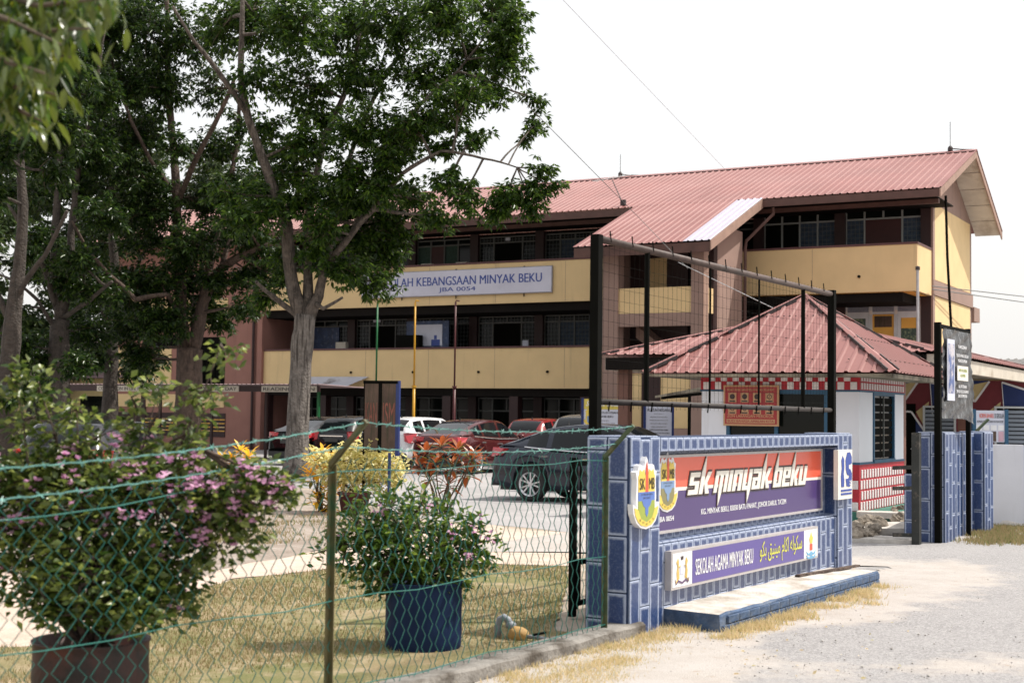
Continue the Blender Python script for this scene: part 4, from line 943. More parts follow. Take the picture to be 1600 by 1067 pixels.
MB().tube([(0,0,0),(-.42,-.2,1.02)], .018, 6).build('mast', M['cable'], an); MB().tube([(-1.1,-.3,.92),(.3,-.1,1.08)], .016, 5).build('boom', M['cable_lt'], an); MB().box(-.12,.06,-.06,.06,.02,.22).build('bracket', M['bolt'], an)
for i in range(7): MB().tube([(-1.05+.21*i,-.5,.91+.024*i),(-1.05+.21*i,.05,.95+.024*i)], .006, 4).build('element', M['cable_lt'], an)
# name board hung on the upper parapet
nb = thing('school_name_board', 'long pale lavender board on the upper parapet reading SEKOLAH KEBANGSAAN MINYAK BEKU', 'sign', BO, BRZ)
MB().box(-22.4,-13.82,-.10,-.035,6.20,7.14).build('panel', M['signgrey'], nb)
MB().box(-22.43,-13.79,-.085,-.04,6.17,7.17).build('rim', M['signedge'], nb)
t = MB(); put_text(t, 'SEKOLAH KEBANGSAAN MINYAK BEKU', -21.75, -14.22, 6.58, 6.92, -.104, bold=.022); put_text(t, 'JBA 0054', -18.75, -17.1, 6.29, 6.50, -.104, bold=.015); t.build('lettering', M['letter_blue'], nb)
def stays(m):
    for x in (-20.5,-18.0,-15.0): m.bar((x,-.05,6.05),(x,-.05,6.2),.03); m.bar((x,-.05,7.15),(x,-.05,7.2),.05)
part('stays', 'black', stays, nb)
# ------------------------------------------------------------------ guard house
GO = (5.45, 22.30, .0); GW, GD = 2.63, 2.80
gh = thing('guard_house', 'small white guard house with red and white chequered bricks and a red hip roof', 'guard house', GO, BRZ)
gp = lambda name, mk, f: part(name, mk, f, gh)
def gwall(m):
    m.box(-GW,-2.2,0,.12,.9,2.10); m.box(-.50,0,0,.12,.9,2.10)                # front wall piers
    m.box(-2.2,-.50,.02,.11,.9,1.02)
    m.box(-.12,0,.121,.80,.94,2.10); m.box(-.12,0,2.14,GD,.94,2.10)
    m.box(-GW,-GW+.12,.121,GD,.9,2.10); m.box(-GW,-.121,GD-.12,GD,.9,2.10)
gp('wall', 'white_wall', gwall)
gp('brick_base', 'brick_red', lambda m: m.box(-GW-.01,.01,-.01,GD+.01,.02,.93))
gp('brick_band', 'brick_red', lambda m: m.box(-GW-.012,.012,-.012,GD+.012,2.09,2.40))
gp('trim', 'teal', lambda m: (m.box(-GW-.016,.018,-.018,GD+.016,2.06,2.09), m.box(-GW-.014,.016,-.016,GD+.014,.92,.955)))
nb_ = int(2.7/.155)
for r in range(5):
    for i in range(nb_+1):
        y = .03+i*.157+(.0 if r % 2 else .04)
        if y+.1 < GD: inst('brick', brick_mesh(.02,.078,.135,'brick_white',.006), gh, (.012, y+.05, .10+r*.168))
for r in range(2):
    for i in range(18):
        y = .06+i*.152; 
        if y+.09 < GD: inst('brick', brick_mesh(.02,.085,.10,'brick_white',.006), gh, (.014, y+.04, 2.155+r*.125))
    for i in range(13):
        x = -GW+.04+i*.205+(.10 if r else 0)
        if x+.11 < 0: inst('brick', brick_mesh(.105,.02,.095 if r else .12,'brick_white',.006), gh, (x+.05, -.014, 2.155 if not r else 2.275))
for r in range(5):
    for i in range(12):
        x = -GW+.05+i*.215+(.10 if r % 2 else 0)
        if x+.11 < 0: inst('brick', brick_mesh(.11,.02,.135,'brick_white',.006), gh, (x+.05, -.012, .10+r*.168))
wf = MB(); wf.box(-2.2,-2.14,.0,.06,1.02,2.08); wf.box(-.56,-.50,.0,.06,1.02,2.08); wf.box(-2.14,-.56,.0,.06,2.02,2.08); wf.box(-1.38,-1.32,.0,.06,1.03,2.02); wf.box(-2.14,-.56,.0,.06,1.02,1.06)
wn_ = wf.build('window', M['teal'], gh)
for xc in (-1.76, -.94): inst('pane', panebox(.76,.95,'glass'), wn_, (xc, .05, 1.54))
wf = MB(); wf.box(-.05,.02,.80,.86,.93,2.08); wf.box(-.05,.02,2.08,2.14,.93,2.08); wf.box(-.05,.02,.86,2.08,2.02,2.08); wf.box(-.05,.03,.80,2.14,.93,.98)
wn_ = wf.build('window', M['teal'], gh)
inst('pane', panebox(1.22,1.05,'glass'), wn_, (-.035, 1.47, 1.5), (0,0,radians(90)))
for j in range(8): inst('louvre_slat', panebox(1.2,.10,'darkroom'), wn_, (-.02, 1.47, 1.06+j*.125), (radians(0),radians(0),radians(90)))  # slats take the near-black shade colour, so no bright ground reflects in them
MB().box(-.012,.012,1.46,1.48,1.0,2.02).build('mullion', M['frame_dim'], wn_)
# hip roof, ribbed, with raised hip caps
EV = .72; ZE = 2.36; AP = (-1.33, 1.42, 3.70)
def hip(parent, x0, x1, y0, y1, ze, ap, apb=None, pitch=.2, mk='roof', capw=.10):
    """four ribbed slopes to a point (or a short ridge ap-apb)"""
    apb = apb or ap; cs = [(x0,y0),(x1,y0),(x1,y1),(x0,y1)]
    for s_ in range(4):
        a, b = cs[s_], cs[(s_+1) % 4]
        if apb == ap: ta = tb = ap
        else:
            front, back = (ap, apb)
            ta, tb = {0:(front,front),1:(front,back),2:(back,back),3:(back,front)}[s_]
        A, B_ = Vector((*a, ze)), Vector((*b, ze)); TA, TB = Vector(ta), Vector(tb); e = (B_-A); L_ = e.length; e = e/L_
        m = MB(); nrm = e.cross((TA+TB)/2-(A+B_)/2).normalized()
        if nrm.z < 0: nrm = -nrm
        upd = nrm.cross(e); upd = upd if upd.z > 0 else -upd
        sA, sB = (TA-A).dot(e), (TB-A).dot(e); H_ = (TA-A).dot(upd)
        def top(s): 
            if s < sA: return H_*s/max(sA,1e-6)
            if s > sB: return H_*(L_-s)/max(L_-sB,1e-6)
            return H_
        ss = []; s = 0
        while s < L_-.01:
            for ds, h in ((0,0),(pitch*.6,0),(pitch*.7,1),(pitch*.88,1),(pitch*.98,0)):
                if s+ds < L_: ss.append((s+ds, h))
            s += pitch
        ss.append((L_, 0)); k = len(ss)
        for lvl in (0, 1):
            for s, h in ss: m.v.append(tuple(A+e*s+upd*(top(s)*lvl-.03*(1-lvl))+nrm*(.025*h)))
        for i in range(k-1): m.f.append((i, i+1, k+i+1, k+i)); m.m.append(0)
        m.build('roof_slope', M[mk], parent)
    for s_, T in zip(cs, (ap, ap, apb, apb)):
        c_ = MB(); P = Vector((*s_, ze)); T = Vector(T); d = (P-T).normalized(); side = d.cross(Vector((0,0,1))).normalized()
        drop = Vector((0,0,.04))
        p0, p1 = T+Vector((0,0,.07)), P+d*.05+Vector((0,0,.045))
        c_.add([p0-side*.02-drop*.3, p0, p0+side*.02-drop*.3, p1-side*capw-drop, p1, p1+side*capw-drop], [(0,3,4,1),(1,4,5,2)])
        if capw > .05: c_.build('hip_cap', M[mk], parent)
        sh_ = MB(); n_ = int((P-T).length/.2)
        for i in range(1, n_):
            if i % 4 == 0: continue
            for sg in (-1, 1):
                q0 = T+(P-T)*i/n_; q1 = T+(P-T)*(i+.92)/n_; f0 = capw*(.2+.8*i/n_)
                sh_.bar(q0+side*sg*f0+Vector((0,0,.012)), q1+side*sg*f0+Vector((0,0,.012)), .02, .05)
        tag(sh_.build('cap_gaps', M['bolt'], parent), kind='stuff')
hip(gh, -GW-EV, EV, -EV, GD+EV, ZE, AP)
bo = MB()
for i in range(14):
    for z_, f_ in ((.12,.92),(.40,.62),(.7,.32)):
        x = AP[0]+(i/13-.5)*2*(GW/2+EV)*f_; y = -EV+(AP[1]+EV)*z_; zz = ZE+(AP[2]-ZE)*z_+.03; bo.lathe([(.014,0),(.014,.012),(0,.014)], 5, (x, y, zz))
        y2 = AP[1]+(i/13-.5)*2*(GD/2+EV)*f_; x2 = EV+(AP[0]-EV)*z_; bo.lathe([(.014,0),(.014,.012),(0,.014)], 5, (x2, y2, zz))
tag(bo.build('roof_bolts', M['bolt'], gh), kind='stuff')
gp('roof_frame', 'tarp', lambda m: (m.box(-GW-EV+.03,EV-.03,-EV+.02,-EV+.05,ZE-.075,ZE-.035), m.box(EV-.05,EV-.02,-EV+.051,GD+EV-.02,ZE-.10,ZE-.035), m.box(-GW-EV+.06,EV-.06,-EV+.06,GD+EV-.06,ZE-.075,ZE-.05)))
gp('floor_step', 'green_step', lambda m: (m.box(-.4,.95,-.12,GD+.3,-.02,.19), m.box(-GW,-.41,.0,GD,-.02,.10)))
gp('doorway_shade', 'darkroom', lambda m: m.box(-.8,-.1,GD+.02,GD+.06,.19,2.1))  # flat near-black plate, painted shade of a doorway
# red rules board on the guard house front
rb = thing('rules_board', 'red visitor dress rules board with eight picture squares on the guard house window', 'sign', GO, BRZ)
MB().box(-2.22,-1.28,-.075,-.045,1.50,2.16).build('panel', M['tan'], rb); MB().box(-2.19,-1.31,-.081,-.0755,1.53,2.13).build('red_field', M['red_sign'], rb)
t = MB()
for c_ in range(4):
    for r in range(2):
        xa, za = -2.13+c_*.21, 1.90-r*.19; t.box(xa,xa+.135,-.086,-.0815,za-.02,za+.135)
t.build('picture_squares', M['tan'], rb)
t = MB()
for c_ in range(4):
    for r in range(2):
        xa, za = -2.13+c_*.21+.0675, 1.90-r*.19+.075
        t.lathe([(.042,0),(.042,.003),(.030,.003)] if c_ == 3 or r else [(.045,0),(.045,.003),(0,.003)], 12, (xa,-.0895,za), 'y'); t.box(xa-.05,xa+.05,-.089,-.0865,za-.085,za-.062)
        t.bar((xa-.03,-.088,za-.03),(xa+.03,-.088,za+.03),.012,.003)
t.build('pictograms', M['outline'], rb)
t = MB(); put_text(t, 'PERATURAN DAN ETIKA PAKAIAN PELAWAT', -2.15, -1.35, 2.065, 2.105, -.084, bold=.02); put_text(t, 'ZON LARANGAN MEROKOK', -2.15, -1.36, 1.635, 1.685, -.084, bold=.02); t.build('lettering', M['tan'], rb)
MB().box(-2.16,-1.34,-.086,-.0815,1.545,1.61).build('tan_strip', M['tan'], rb)
t = MB(); put_text(t, 'BUDI BAHASA AMALAN KITA', -2.14, -1.36, 1.556, 1.598, -.089, bold=.02); t.build('lettering', M['red_sign'], rb)
# ------------------------------------------------------------------ covered walkway behind the guard house
cw = thing('open_hall', 'low open sided hall with a red hip roof, brown posts and a blue mural wall', 'hall', GO, BRZ)
hip(cw, -7.2, -.10, 5.6, 26, 2.95, (-3.9, 8.9, 3.90), (-3.9, 22.7, 3.90), .22, 'roof', .10)
cp = lambda n_, mk, f: part(n_, mk, f, cw)
cp('gutter_board', 'soffit', lambda m: (m.box(-.27,-.13,5.7,26,2.62,2.90),)); cp('gutter_board', 'darkwall', lambda m: m.box(-7.1,-.28,5.66,5.74,2.62,2.88)); cp('gutter_board', 'soffit', lambda m: m.box(-7.15,-7.05,5.75,26,2.62,2.88))
cp('ceiling', 'tarp', lambda m: m.box(-7.0,-.29,5.8,25.9,2.70,2.74))
for y_ in (6.0, 12.2, 18.5, 25): cp('post', 'brown_post', lambda m: m.box(-1.05,-.80,y_,y_+.24,0,2.69)); cp('post', 'brown_post', lambda m: m.box(-6.95,-6.72,y_,y_+.24,0,2.69))
cp('floor_slab', 'slab', lambda m: m.box(-7,-.8,5.9,25.8,-.02,.15))
cp('lamp_box', 'steel_grey', lambda m: m.add([(-1.0,5.62,2.55),(-.7,5.62,2.55),(-.7,5.3,2.45),(-1.0,5.3,2.45),(-.85,5.5,2.36)], [(0,1,2,3),(0,4,1),(1,4,2),(2,4,3),(3,4,0)]))
lean = thing('leaning_awning', 'sagging soiled awning sheet left of the guard house', 'awning', GO, BRZ)
part('sheet', 'tarp', lambda m: m.add([(-4.6,2.6,2.02),(-2.62,2.9,2.40),(-2.62,4.5,2.34),(-4.9,4.9,2.14),(-4.6,2.6,1.98),(-2.62,2.9,2.30),(-2.62,4.5,2.24),(-4.9,4.9,2.08)], [(0,1,2,3),(7,6,5,4),(0,4,5,1),(1,5,6,2),(2,6,7,3),(3,7,4,0)]), lean)
part('brace', 'black', lambda m: (m.bar((-4.5,2.7,1.98),(-2.65,2.8,2.18),.05), m.bar((-2.65,2.75,1.72),(-3.3,2.75,2.1),.05), m.bar((-4.8,4.8,2.05),(-4.8,4.8,0),.05), m.bar((-4.5,2.7,1.98),(-4.8,4.8,2.05),.04)), lean)
# mural wall of the low hall under the same roof
lk = cw; LY = 16.3; kp = cp
kp('hall_wall', 'mural_cream', lambda m: m.box(-6.7,-.12,LY,LY+.2,0,2.69))
kp('hall_side_wall', 'mural_cream', lambda m: (m.box(-.32,-.12,LY+.201,25.8,0,2.69), m.box(-6.7,-6.5,LY+.201,25.8,0,2.69)))
def poly(pts, mk, off): kp('mural_panel', mk, lambda m: m.prism(pts, LY-.02-off, LY-.0005-off*.5))
for sx in (-1.72, -3.55, -5.4):
    q = lambda x_, z_: (min(-.14, max(-6.68, sx+.62*x_)), z_*.92)
    poly([q(-.3,0),q(2.7,0),q(2.7,2.9),q(-.3,2.9)], 'mural_maroon', 0)
    poly([q(-.2,.9),q(.7,.9),q(1.25,1.45),q(.7,2.0),q(-.2,2.0)], 'mural_blue', .004); poly([q(1.5,2.85),q(2.9,2.6),q(2.2,1.4),q(1.6,1.9)], 'mural_blue', .004); poly([q(-.2,2.9),q(.4,2.3),q(1.0,2.9)], 'mural_blue', .006); poly([q(.9,2.0),q(1.3,1.5),q(1.45,2.3)], 'mural_cream', .008); poly([q(1.0,2.88),q(.5,2.35),q(.0,2.35),q(-.25,2.7)], 'mural_cream', .008)
    for a, b in (((-.2,2.0),(.7,2.0)),((.7,2.0),(1.25,1.45)),((1.25,1.45),(.7,.9)),((1.5,2.85),(2.7,2.62)),((2.2,1.4),(2.75,2.4)),((-.2,2.88),(.4,2.3)),((.4,2.3),(1.0,2.88)),((1.5,2.85),(1.6,1.9)),((1.6,1.9),(2.2,1.4))):
        a_, b_ = q(*a), q(*b); kp('mural_line', 'white', lambda m: m.bar((a_[0],LY-.035,a_[1]),(b_[0],LY-.035,b_[1]),.012,.05))
for xa in (-.92, -2.75, -5.0):
    w_ = .75; m = MB(); m.box(xa-.05,xa,LY-.09,LY-.03,.5,2.0); m.box(xa+w_,xa+w_+.05,LY-.09,LY-.03,.5,2.0); m.box(xa,xa+w_,LY-.09,LY-.03,1.95,2.0); wn_ = m.build('window', M['frame_white'], lk)
    for j in range(13): inst('louvre_slat', panebox(w_-.02,.085,'louvre'), wn_, (xa+w_/2, LY-.06, .56+j*.108), (radians(-30),0,0))
    inst('pane', panebox(w_,1.44,'darkroom'), wn_, (xa+w_/2, LY-.035, 1.23))
kp('door', 'darkroom', lambda m: m.box(-3.6,-3.0,LY-.04,LY-.028,0,2.05))  # near-black plate stands in for a shaded doorway
fr_ = thing('neighbour_roof', 'grey corrugated roof of a neighbouring shed beyond the hall with the mural', 'shed', (26, 62, 0), BRZ)
m = ribbed(-6, 12, (-4, 3.7), (3, 4.5), .35, .05, .05); m.build('roof', M['greyroof'], fr_); part('wall', 'darkwall', lambda m: m.box(-5.5,11.5,-3,3,0,4.0), fr_)
# boards standing about
def board(name, label, cat, px, py_top, py_bot, pxw, Y, legs=True, postm='blue_post'):
    z1 = at(px, py_top, Y).z; z0 = at(px, py_bot, Y).z; x0 = at(px, py_top, Y).x; w = at(px+pxw, py_top, Y).x-x0
    t = thing(name, label, cat, (x0, Y, 0)); ww_ = w
    for xx in (-.025, w+.025): MB().box(xx-.03,xx+.03,-.02,.04,0,z1+.02).build('post', M[postm], t)
    return t, w, z0, z1
t_, w, z0, z1 = board('welcome_board', 'white and yellow Selamat Datang welcome board beside the tall screen post', 'sign', 912, 623, 690, 68, 36.0)
MB().box(0,w,0,.03,z0,z1).build('panel', M['paper'], t_); MB().box(0,w,-.006,-.0005,z1-.26,z1).build('yellow_strip', M['yellowprint'], t_)
t = MB(); put_text(t, 'Selamat Datang', .06, w-.06, z1-.22, z1-.05, -.009, bold=.02, shear=.4); t.build('lettering', M['white'], t_)
t = MB(); put_text(t, 'SEKOLAH KEBANGSAAN', .36, w-.04, z1-.37, z1-.31, -.003, bold=.02); put_text(t, 'MINYAK BEKU', .36, w-.35, z1-.47, z1-.41, -.003, bold=.02); put_text(t, 'KG MINYAK BEKU', .36, w-.45, z1-.56, z1-.53, -.003); put_text(t, '83030 BATU PAHAT, JOHOR', .36, w-.3, z1-.63, z1-.60, -.003); t.build('lettering', M['lettblack'], t_)
k_ = [(.2+a*.42, z1-.62+b_*.42) for a, b_ in shield(1)]; MB().prism(k_, -.006, -.0005).build('crest_print', M['cyellow'], t_); MB().prism([(.2+a*.42, z1-.62+b_*.42) for a, b_ in fld(.9,.05,.5)], -.009, -.0065).build('crest_field', M['cblue_l'], t_)
t_, w, z0, z1 = board('pledge_board', 'tall narrow RUKUN NEGARA pledge board standing before the stair tower', 'sign', 1009, 628, 700, 41, 37.0)
MB().box(0,w,0,.03,z0,z1).build('panel', M['paper'], t_); MB().box(.0,w,-.006,-.0005,z1-.10,z1).build('crest_strip', M['pinkprint'], t_)
t = MB(); put_text(t, 'RUKUN NEGARA', .05, w-.05, z1-.24, z1-.17, -.004, bold=.02); put_text(t, 'BAHAWASANYA', .22, w-.22, z1-.31, z1-.29, -.004)
for i, (a, b) in enumerate((('NEGARA KITA MALAYSIA',.12),('MENDUKUNG CITA-CITA',.1),('MENCAPAI PERPADUAN',.12),('MAKA KAMI RAKYAT',.14),('KEPERCAYAAN KEPADA TUHAN',.10),('KESETIAAN KEPADA RAJA DAN NEGARA',.06),('KELUHURAN PERLEMBAGAAN',.12),('KEDAULATAN UNDANG-UNDANG',.1),('KESOPANAN DAN KESUSILAAN',.1))): put_text(t, a, b, w-b, z1-.40-i*.085, z1-.37-i*.085+.012*(i > 3), -.004, bold=.02*(i > 3))
t.build('lettering', M['lettblack'], t_)
t_, w, z0, z1 = board('norm_board', 'NORMA BAHARU DI SEKOLAH rules board with blue posts behind the white wall', 'sign', 1524, 641, 690, 46, 24.6, postm='teal')
MB().box(0,w,0,.02,z0,z1).build('panel', M['paper'], t_)
t = MB(); put_text(t, 'NORMA BAHARU', .07, w*.62, z1-.13, z1-.05, -.004, bold=.02); t.build('lettering', M['cred'], t_)
t = MB(); put_text(t, 'DI SEKOLAH', w*.65, w-.02, z1-.13, z1-.05, -.004, bold=.02); put_text(t, 'KENALI RUTIN DAN PATUHI SOP', .03, w-.03, z1-.21, z1-.17, -.004, bold=.02)
t.build('lettering', M['lettblack'], t_)
for i in range(4): MB().box(.01+i*w/4,(i+.86)*w/4,-.006,-.0005,z1-.34,z1-.25).build('picture_box', M['white'], t_); MB().box(.015+i*w/4,(i+.8)*w/4,-.006,-.0005,z0+.01,z1-.36).build('picture_box', M['pinkprint' if i % 2 else 'wood_dk'], t_)
t_ = thing('green_post_bar', 'slanted green angle bar leaning over the white wall beside the gate wall', 'bar', tuple(gnd(1527, 828)), 0); p0, p1 = at(1526,673,21.4), at(1544,655,21.4)
o_ = gnd(1527,828); MB().bar(p0-o_, p1-o_, .07, .03).build('arm', M['angle_green'], t_); MB().bar(p0-o_+Vector((.01,0,.02)), Vector((p0.x-o_.x, p0.y-o_.y, 0)), .05).build('upright', M['angle_green'], t_)
# faded wooden board near the planting bed
wb = thing('faded_board', 'tall weathered double board with faded red letters between parked cars', 'sign', tuple(at(592, 800, 22.8).xy)+(0,), radians(-14))
MB().box(-.285,-.265,-.02,.05,0,2.14).build('post', M['black'], wb); MB().box(.262,.315,-.03,.05,.95,2.15).build('side_rail', M['blue_post'], wb); MB().box(.14,.18,-.01,.03,0,1.0).build('leg', M['blue_post'], wb)
for xx in (-.145, .145): MB().box(xx-.115,xx+.115,-.03,.0,1.02,2.10).build('panel', M['wood_dk'], wb)
MB().box(-.03,.03,-.035,.0,1.0,2.12).build('batten', M['black'], wb); MB().box(-.29,.29,-.035,.02,2.101,2.15).build('top_rail', M['black'], wb)
t = MB(); put_text(t, 'KAN', -.245, -.05, 1.45, 1.80, -.034); put_text(t, 'ISM', .05, .245, 1.45, 1.80, -.034); t.build('lettering', M['wood_lett'], wb)
# flagpoles
for px_, k_, col in ((590,'pole_green','green'),(649,'pole_yellow','yellow'),(712,'pole_maroon','maroon')):
    p = at(px_, 472, 44.0); t_ = thing('flagpole', f'thin {col} painted flagpole standing in front of the yellow parapets', 'flagpole', (p.x, p.y, 0), 0, 'painted flagpoles')
    MB().tube([(0,0,0),(0,0,2.45)], .045, 8).build('lower_tube', M[k_], t_, True); MB().tube([(0,0,2.45),(0,0,p.z)], .028, 8).build('upper_tube', M[k_], t_, True); MB().tube([(0,0,p.z),(.02,0,p.z+.05),(.12,0,p.z+.03)], .025, 6).build('pulley', M[k_], t_); MB().lathe([(.07,0),(.07,.06),(.05,.06)], 8, (0,0,2.42)).build('collar', M[k_], t_)
p = at(1434, 527, 43.0); q = at(1437, 421, 43.0); t_ = thing('conduit_pole', 'thin galvanised pole rising in front of the right parapet corner', 'pole', (p.x, p.y, 0)); MB().tube([(0,0,0),(0,0,q.z)], .045, 8).build('tube', M['steel_grey'], t_); MB().lathe([(.07,0),(.07,.1),(0,.13)], 8, (0,0,q.z-.02)).build('cap', M['bolt'], t_)
# left shed walkway with slogan boards
sh = thing('slogan_shelter', 'low metal roofed shelter with reading slogan boards behind the trees', 'shelter', tuple(at(180, 700, 52).xy)+(0,), BRZ)
ribbed(-3, 9.6, (-.6, 2.52), (2.2, 2.46), .2).build('roof', M['pinkwall'], sh)
for xx in (-2.6, -.2, 2.2, 4.6, 7.0, 9.2): MB().box(xx-.04,xx+.04,-.1,-.02,0,2.46).build('post', M['pole_green' if xx > 8 else 'maroon'], sh)
part('fascia', 'maroon', lambda m: m.box(-3,9.6,-.55,-.5,2.28,2.48), sh)
for x0, x1, s_ in ((-.4,2.6,'COMPANION IN LIFE IS A BOOK'),(3.6,6.2,'READ A BOOK A DAY'),(7.2,9.5,'READING IS FUN')):
    m = MB(); m.box(x0,x1,-.585,-.552,2.27,2.47); o_ = m.build('slogan_board', M['soffit'], sh); t = MB(); put_text(t, s_, x0+.08, x1-.08, 2.31, 2.43, -.588, bold=.02); t.build('lettering', M['lettblack'], o_)
hs_ = thing('small_house', 'small house with a pale pink roof behind the left trees', 'house', tuple(at(100, 690, 66).xy)+(0,), BRZ)
part('wall', 'mural_cream', lambda m: m.box(-4,5,0,5,0,3), hs_); part('roof', 'pinkwall', lambda m: m.add([(-4.8,-1,3),(5.8,-1,3),(5.8,6,3),(-4.8,6,3),(-2,2.5,4.9),(3,2.5,4.9)], [(0,1,5,4),(2,3,4,5),(1,2,5),(3,0,4)]), hs_)
part('window', 'glass', lambda m: (m.box(-2.5,-1,-.03,-.005,1,2.2), m.box(1,2.5,-.03,-.005,1,2.2)), hs_); part('door', 'maroon', lambda m: m.box(-.5,.4,-.03,-.005,0,2.1), hs_)
# overhead wires
def wire(label, pts, r, mk='cable', cat='cable', name='overhead_wire', sag=.0):
    P = []
    for i in range(len(pts)-1):
        a, b = Vector(pts[i]), Vector(pts[i+1])
        for j in range(8): u_ = j/8; P.append(a+(b-a)*u_-Vector((0,0,sag*4*u_*(1-u_))))
    P.append(Vector(pts[-1])); m = MB(); m.tube(P, r, 5); o = m.build(name, M[mk], loc=tuple(P[0])); tag(o, label, cat, 'overhead service wires' if name == 'overhead_wire' else None)
wire('thin pale wire slanting across the open sky down to the roof ridge', [at(865,-15,30), at(1136,268,51)], .007, 'cable_lt')
wire('dark wire dropping past the tree over the stair tower roof', [at(780,120,30), at(1000,342,44), at(1075,420,43)], .009)
wire('pale wire crossing the yellow parapet towards the guard house', [at(1060,410,41), at(1340,545,28)], .010, 'cable_lt')
wire('upper of the two wires leaving the gable to the right', [at(1456,447,47.5), at(1640,468,60)], .018)
wire('lower of the two wires leaving the gable to the right', [at(1456,452,47.5), at(1640,478,60)], .018)
wire('thick black cable hanging down the yellow gable wall', [at(1477.5,306,46.4), at(1480,400,46.3), at(1486,512,46.2), at(1487,660,46.2)], .045, 'black', 'cable', 'hanging_cable')
# ------------------------------------------------------------------ cars
def smooth_interp(x, xs, ys):
    """monotone-ish smooth interpolation"""
    x = np.asarray(x, float); xs = np.array(xs, float); ys = np.array(ys, float)
    h = np.diff(xs); dlt = np.diff(ys)/h; mm = np.zeros_like(ys); mm[0], mm[-1] = dlt[0], dlt[-1]
    for i in range(1, len(ys)-1): mm[i] = 0 if dlt[i-1]*dlt[i] <= 0 else 2*dlt[i-1]*dlt[i]/(dlt[i-1]+dlt[i])
    i = np.clip(np.searchsorted(xs, x)-1, 0, len(xs)-2); t = (x-xs[i])/h[i]
    return ys[i]*(1+2*t)*(1-t)**2+h[i]*mm[i]*t*(1-t)**2+ys[i+1]*t*t*(3-2*t)+h[i]*mm[i+1]*t*t*(t-1)
CARS = {   # rear is -x
 'sedan': dict(L=4.45, W=1.74, belt=[(-2.22,.50),(-2.205,.82),(-2.13,1.0),(-1.9,1.06),(-1.2,1.01),(0,.955),(.9,.95),(1.25,.93),(1.9,.80),(2.15,.66),(2.22,.45)],
   roof=[(-2.02,1.05),(-1.5,1.235),(-.95,1.395),(-.25,1.46),(.22,1.44),(.72,1.27),(1.3,.93)], pil=[(-1.02,-.92),(-.12,-.03)], dlo=(-1.42,.98), wb=(-1.33,1.35), slope=(-.92,.42)),
 'hatch': dict(L=3.9, W=1.68, belt=[(-1.95,.48),(-1.94,.85),(-1.88,1.02),(-1.5,1.05),(-.9,1.0),(0,.96),(.75,.95),(1.05,.93),(1.65,.82),(1.9,.66),(1.95,.45)],
   roof=[(-1.90,1.0),(-1.78,1.22),(-1.45,1.44),(-.7,1.50),(.1,1.48),(.6,1.28),(1.12,.93)], pil=[(-1.12,-1.02),(-.15,-.05)], dlo=(-1.55,.85), wb=(-1.2,1.2), slope=(-1.5,.25)),
 'suv': dict(L=4.35, W=1.80, belt=[(-2.17,.55),(-2.16,.95),(-2.1,1.08),(-1.6,1.12),(-.9,1.08),(0,1.05),(.8,1.03),(1.1,1.02),(1.8,.92),(2.1,.75),(2.17,.5)],
   roof=[(-2.12,1.06),(-1.98,1.32),(-1.65,1.56),(-.8,1.64),(.1,1.61),(.65,1.36),(1.2,1.01)], pil=[(-1.22,-1.12),(-.2,-.1)], dlo=(-1.72,.9), wb=(-1.3,1.32), slope=(-1.7,.3)),
}
_wheel_me = {}
def wheel_meshes(R_):
    if R_ in _wheel_me: return _wheel_me[R_]
    w = .19
    t = MB(); t.lathe([(R_*.66,-w/2+.01),(R_*.9,-w/2),(R_*.98,-w/2+.03),(R_,0),(R_*.98,w/2-.03),(R_*.9,w/2),(R_*.66,w/2-.01)], 28, axis='y')
    r = MB(); r.lathe([(R_*.67,-w/2+.005),(R_*.70,-w/2-.003),(R_*.62,-w/2+.02),(R_*.60,-w/2+.09)], 28, axis='y')
    for k in range(5):
        for s_ in (-.16, .16):
            a = 2*pi*k/5+s_*.8; b_ = 2*pi*k/5+s_*1.5
            r.bar((R_*.12*cos(a),-w/2+.035,R_*.12*sin(a)), (R_*.66*cos(b_),-w/2+.012,R_*.66*sin(b_)), R_*.085, .03, up=(0,1,0))
    r.lathe([(0,-w/2+.01),(R_*.13,-w/2+.015),(R_*.15,-w/2+.04)], 12, axis='y')
    d = MB(); d.lathe([(0,-w/2+.085),(R_*.61,-w/2+.085)], 20, axis='y')
    out = []
    for mb, nm, mk in ((t,'tyre','rubber'),(r,'rim','rim'),(d,'brake_disc','cartrim')):
        me = bpy.data.meshes.new(nm); me.from_pydata(mb.v, [], mb.f); me.materials.append(M[mk])
        if nm == 'tyre': me.polygons.foreach_set('use_smooth', [True]*len(mb.f))
        me.update(); out.append((nm, me))
    _wheel_me[R_] = out; return out
